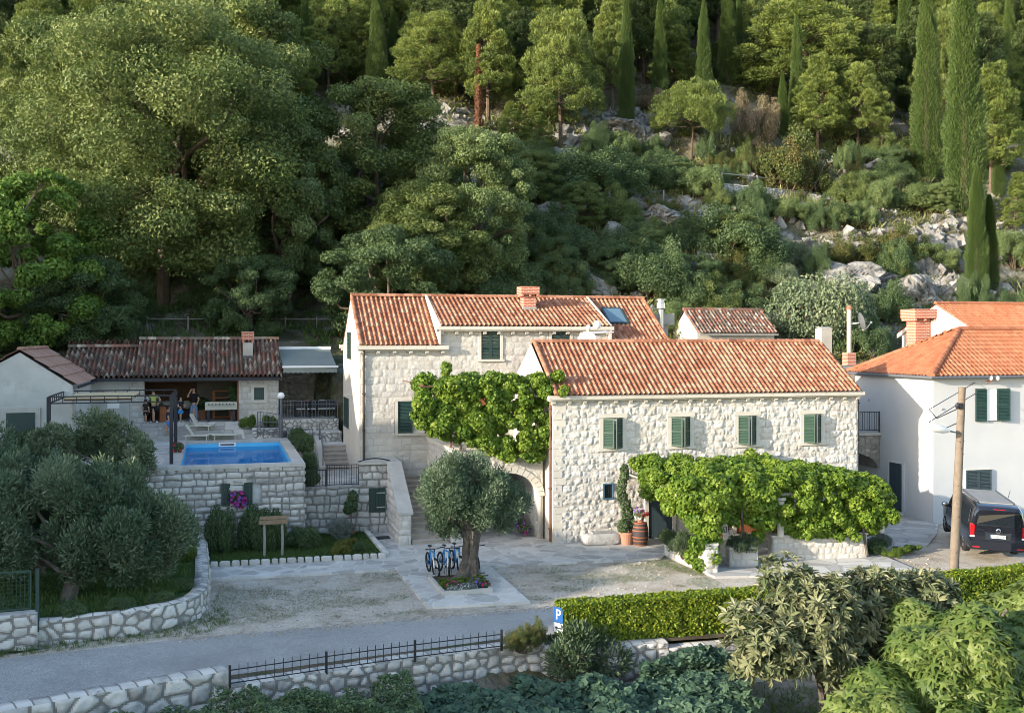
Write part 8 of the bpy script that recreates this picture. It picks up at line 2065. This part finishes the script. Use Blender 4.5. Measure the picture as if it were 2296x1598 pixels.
for s in (-1, 1):
    mb = MB(); mb.extr([(s * .83, -.05, .78), (s * .92, -.02, .80), (s * .93, .06, 1.22), (s * .84, -.02, 1.2)], (s * .012, .02, 0)); mb.box(min(s * .80, s * .93), max(s * .80, s * .93), -.045, .0, .80, 1.18); o = mb.build('tail_light', RL); o.parent = VN
    mb = MB(); mb.box(min(s * .79, s * .935), max(s * .79, s * .935), -.05, .0, .745, .80); o = mb.build('lamp_glass', MT['whiteplastic']); o.parent = VN
    vb('reflector', (min(s * .62, s * .86), max(s * .62, s * .86), -.155, -.135, .40, .44), RL)
    pts = lambda y0, y1, a, b: [(s * .935, y0, 1.12), (s * .935, y1, 1.12), (s * .85, y1 - b, 1.66), (s * .845, y0 + a, 1.66)]
    for y0, y1, a, b in ((.35, 1.55, .05, 0), (1.65, 2.7, 0, 0), (2.8, 3.75, 0, .42)): poly('side_window', pts(y0, y1, a, b), (s * .02, 0, .01), VG)
    mb = MB(); mb.ball((s * 1.09, 3.62, 1.2), (.12, .07, .1), 12); mb.bar((s * .93, 3.66, 1.12), (s * 1.05, 3.64, 1.15), .06); o = mb.build('mirror', VP, smooth=True); o.parent = VN
    mb = MB(); mb.ball((s * 1.09, 3.585, 1.2), (.10, .045, .085), 12); o = mb.build('mirror_glass', CH, smooth=True); o.parent = VN
    vb('sill', (min(s * .9, s * .955), max(s * .9, s * .955), .9, 3.7, .3, .36), MT['iron'])
    for y in (1.0, 4.2): wheel(VN, s * .82, y, .335)
    for y in (1.6, 2.75): vb('door_seam', (min(s * .95, s * .962), max(s * .95, s * .962), y - .008, y + .008, .45, 1.06), MT['dark'])
vb('bumper', (-.93, .93, -.15, .08, .34, .62), vmat('van_bumper', [(.015, .017, .024)], attr=False, rough=.35))
vb('plate_recess', (-.42, .42, -.035, .0, .68, .9), vmat('plate_recess', [(.02, .025, .03)], attr=False, rough=.5))
vb('number_plate', (-.26, .26, -.05, -.03, .74, .855), SW); text_mesh('lettering', 'DU 0022 BM', .105, MT['dark'], VN, (.02, -.053, .797), (R(90), 0, 0)); vb('plate_band', (-.26, -.225, -.0525, -.049, .74, .855), BL)
mb = MB(); mb.lathe((0, -.025, 1.0), [(.055, 0), (.085, .012), (.085, .02), (.055, .03)], 20, ax=(0, -1, 0))
for k in range(3): a = R(90 + 120 * k); mb.bar((0, -.045, 1.0), (math.cos(a) * .065, -.045, 1.0 + math.sin(a) * .065), .014)
o = mb.build('badge', CH); o.parent = VN
vb('chrome_strip', (-.45, .45, -.04, -.02, .905, .925), CH); vb('model_lettering', (-.72, -.48, -.028, -.02, 1.0, 1.015), CH)
for k in range(5): vb('roof_rib', (-.42, .42, .9 + k * .42, .92 + k * .42, 1.905, 1.93), MT['iron_grey'])
for s in (-1, 1): vb('roof_rail', (s * .62 - .03, s * .62 + .03, .5, 3.2, 1.9, 1.935), MT['iron_grey'])
vb('roof_panel', (-.56, .56, .4, 3.1, 1.885, 1.928), vmat('grey_roof', [(.20, .20, .195), (.26, .255, .25)], 2, .7, attr=False, rough=.5))  # grey panel laid over the black roof
mb = MB(); mb.tube([(-.25, 3.2, 1.9), (-.3, 2.9, 2.2)], .006, 5); o = mb.build('aerial', MT['iron']); o.parent = VN
CR = thing('silver_car', 'light blue grey car mostly outside the right edge of the picture', 'car', (16.75, -6.35, .05), R(-24))
shell('body', CR, vmat('silver_blue_paint', [(.28, .36, .42), (.32, .40, .46)], 1, .6, attr=False, rough=.25, metal=.4, coat=.8), [(0, .74, .78, .5, .9, .98), (.12, .78, .82, .6, .92, 1.15), (.7, .82, .85, .62, .92, 1.42), (1.6, .83, .86, .64, .92, 1.5), (2.4, .83, .86, .62, .92, 1.46), (3.1, .82, .85, .58, .93, 1.02), (3.9, .78, .8, .52, .82, .86), (4.1, .66, .7, .4, .7, .74)], .83, .25)
for s in (-1, 1):
    for y in (.75, 3.2): wheel(CR, s * .74, y, .31, .2)
    mb = MB(); mb.extr([(s * .86, .6, .96), (s * .86, 2.75, .96), (s * .7, 2.2, 1.36), (s * .7, .9, 1.36)], (s * .015, 0, .01)); o = mb.build('side_window', VG); o.parent = CR
    lbox('tail_light', (min(s * .6, s * .8), max(s * .6, s * .8), -.02, .1, .7, .9), RL, CR)
    mb = MB(); mb.ball((s * .95, 2.4, 1.0), (.09, .06, .07), 10); o = mb.build('mirror', VP, smooth=True); o.parent = CR
mb = MB(); mb.tube([(-.2, 1.0, 1.48), (-.1, .7, 2.2)], .01, 5); o = mb.build('aerial', MT['iron']); o.parent = CR
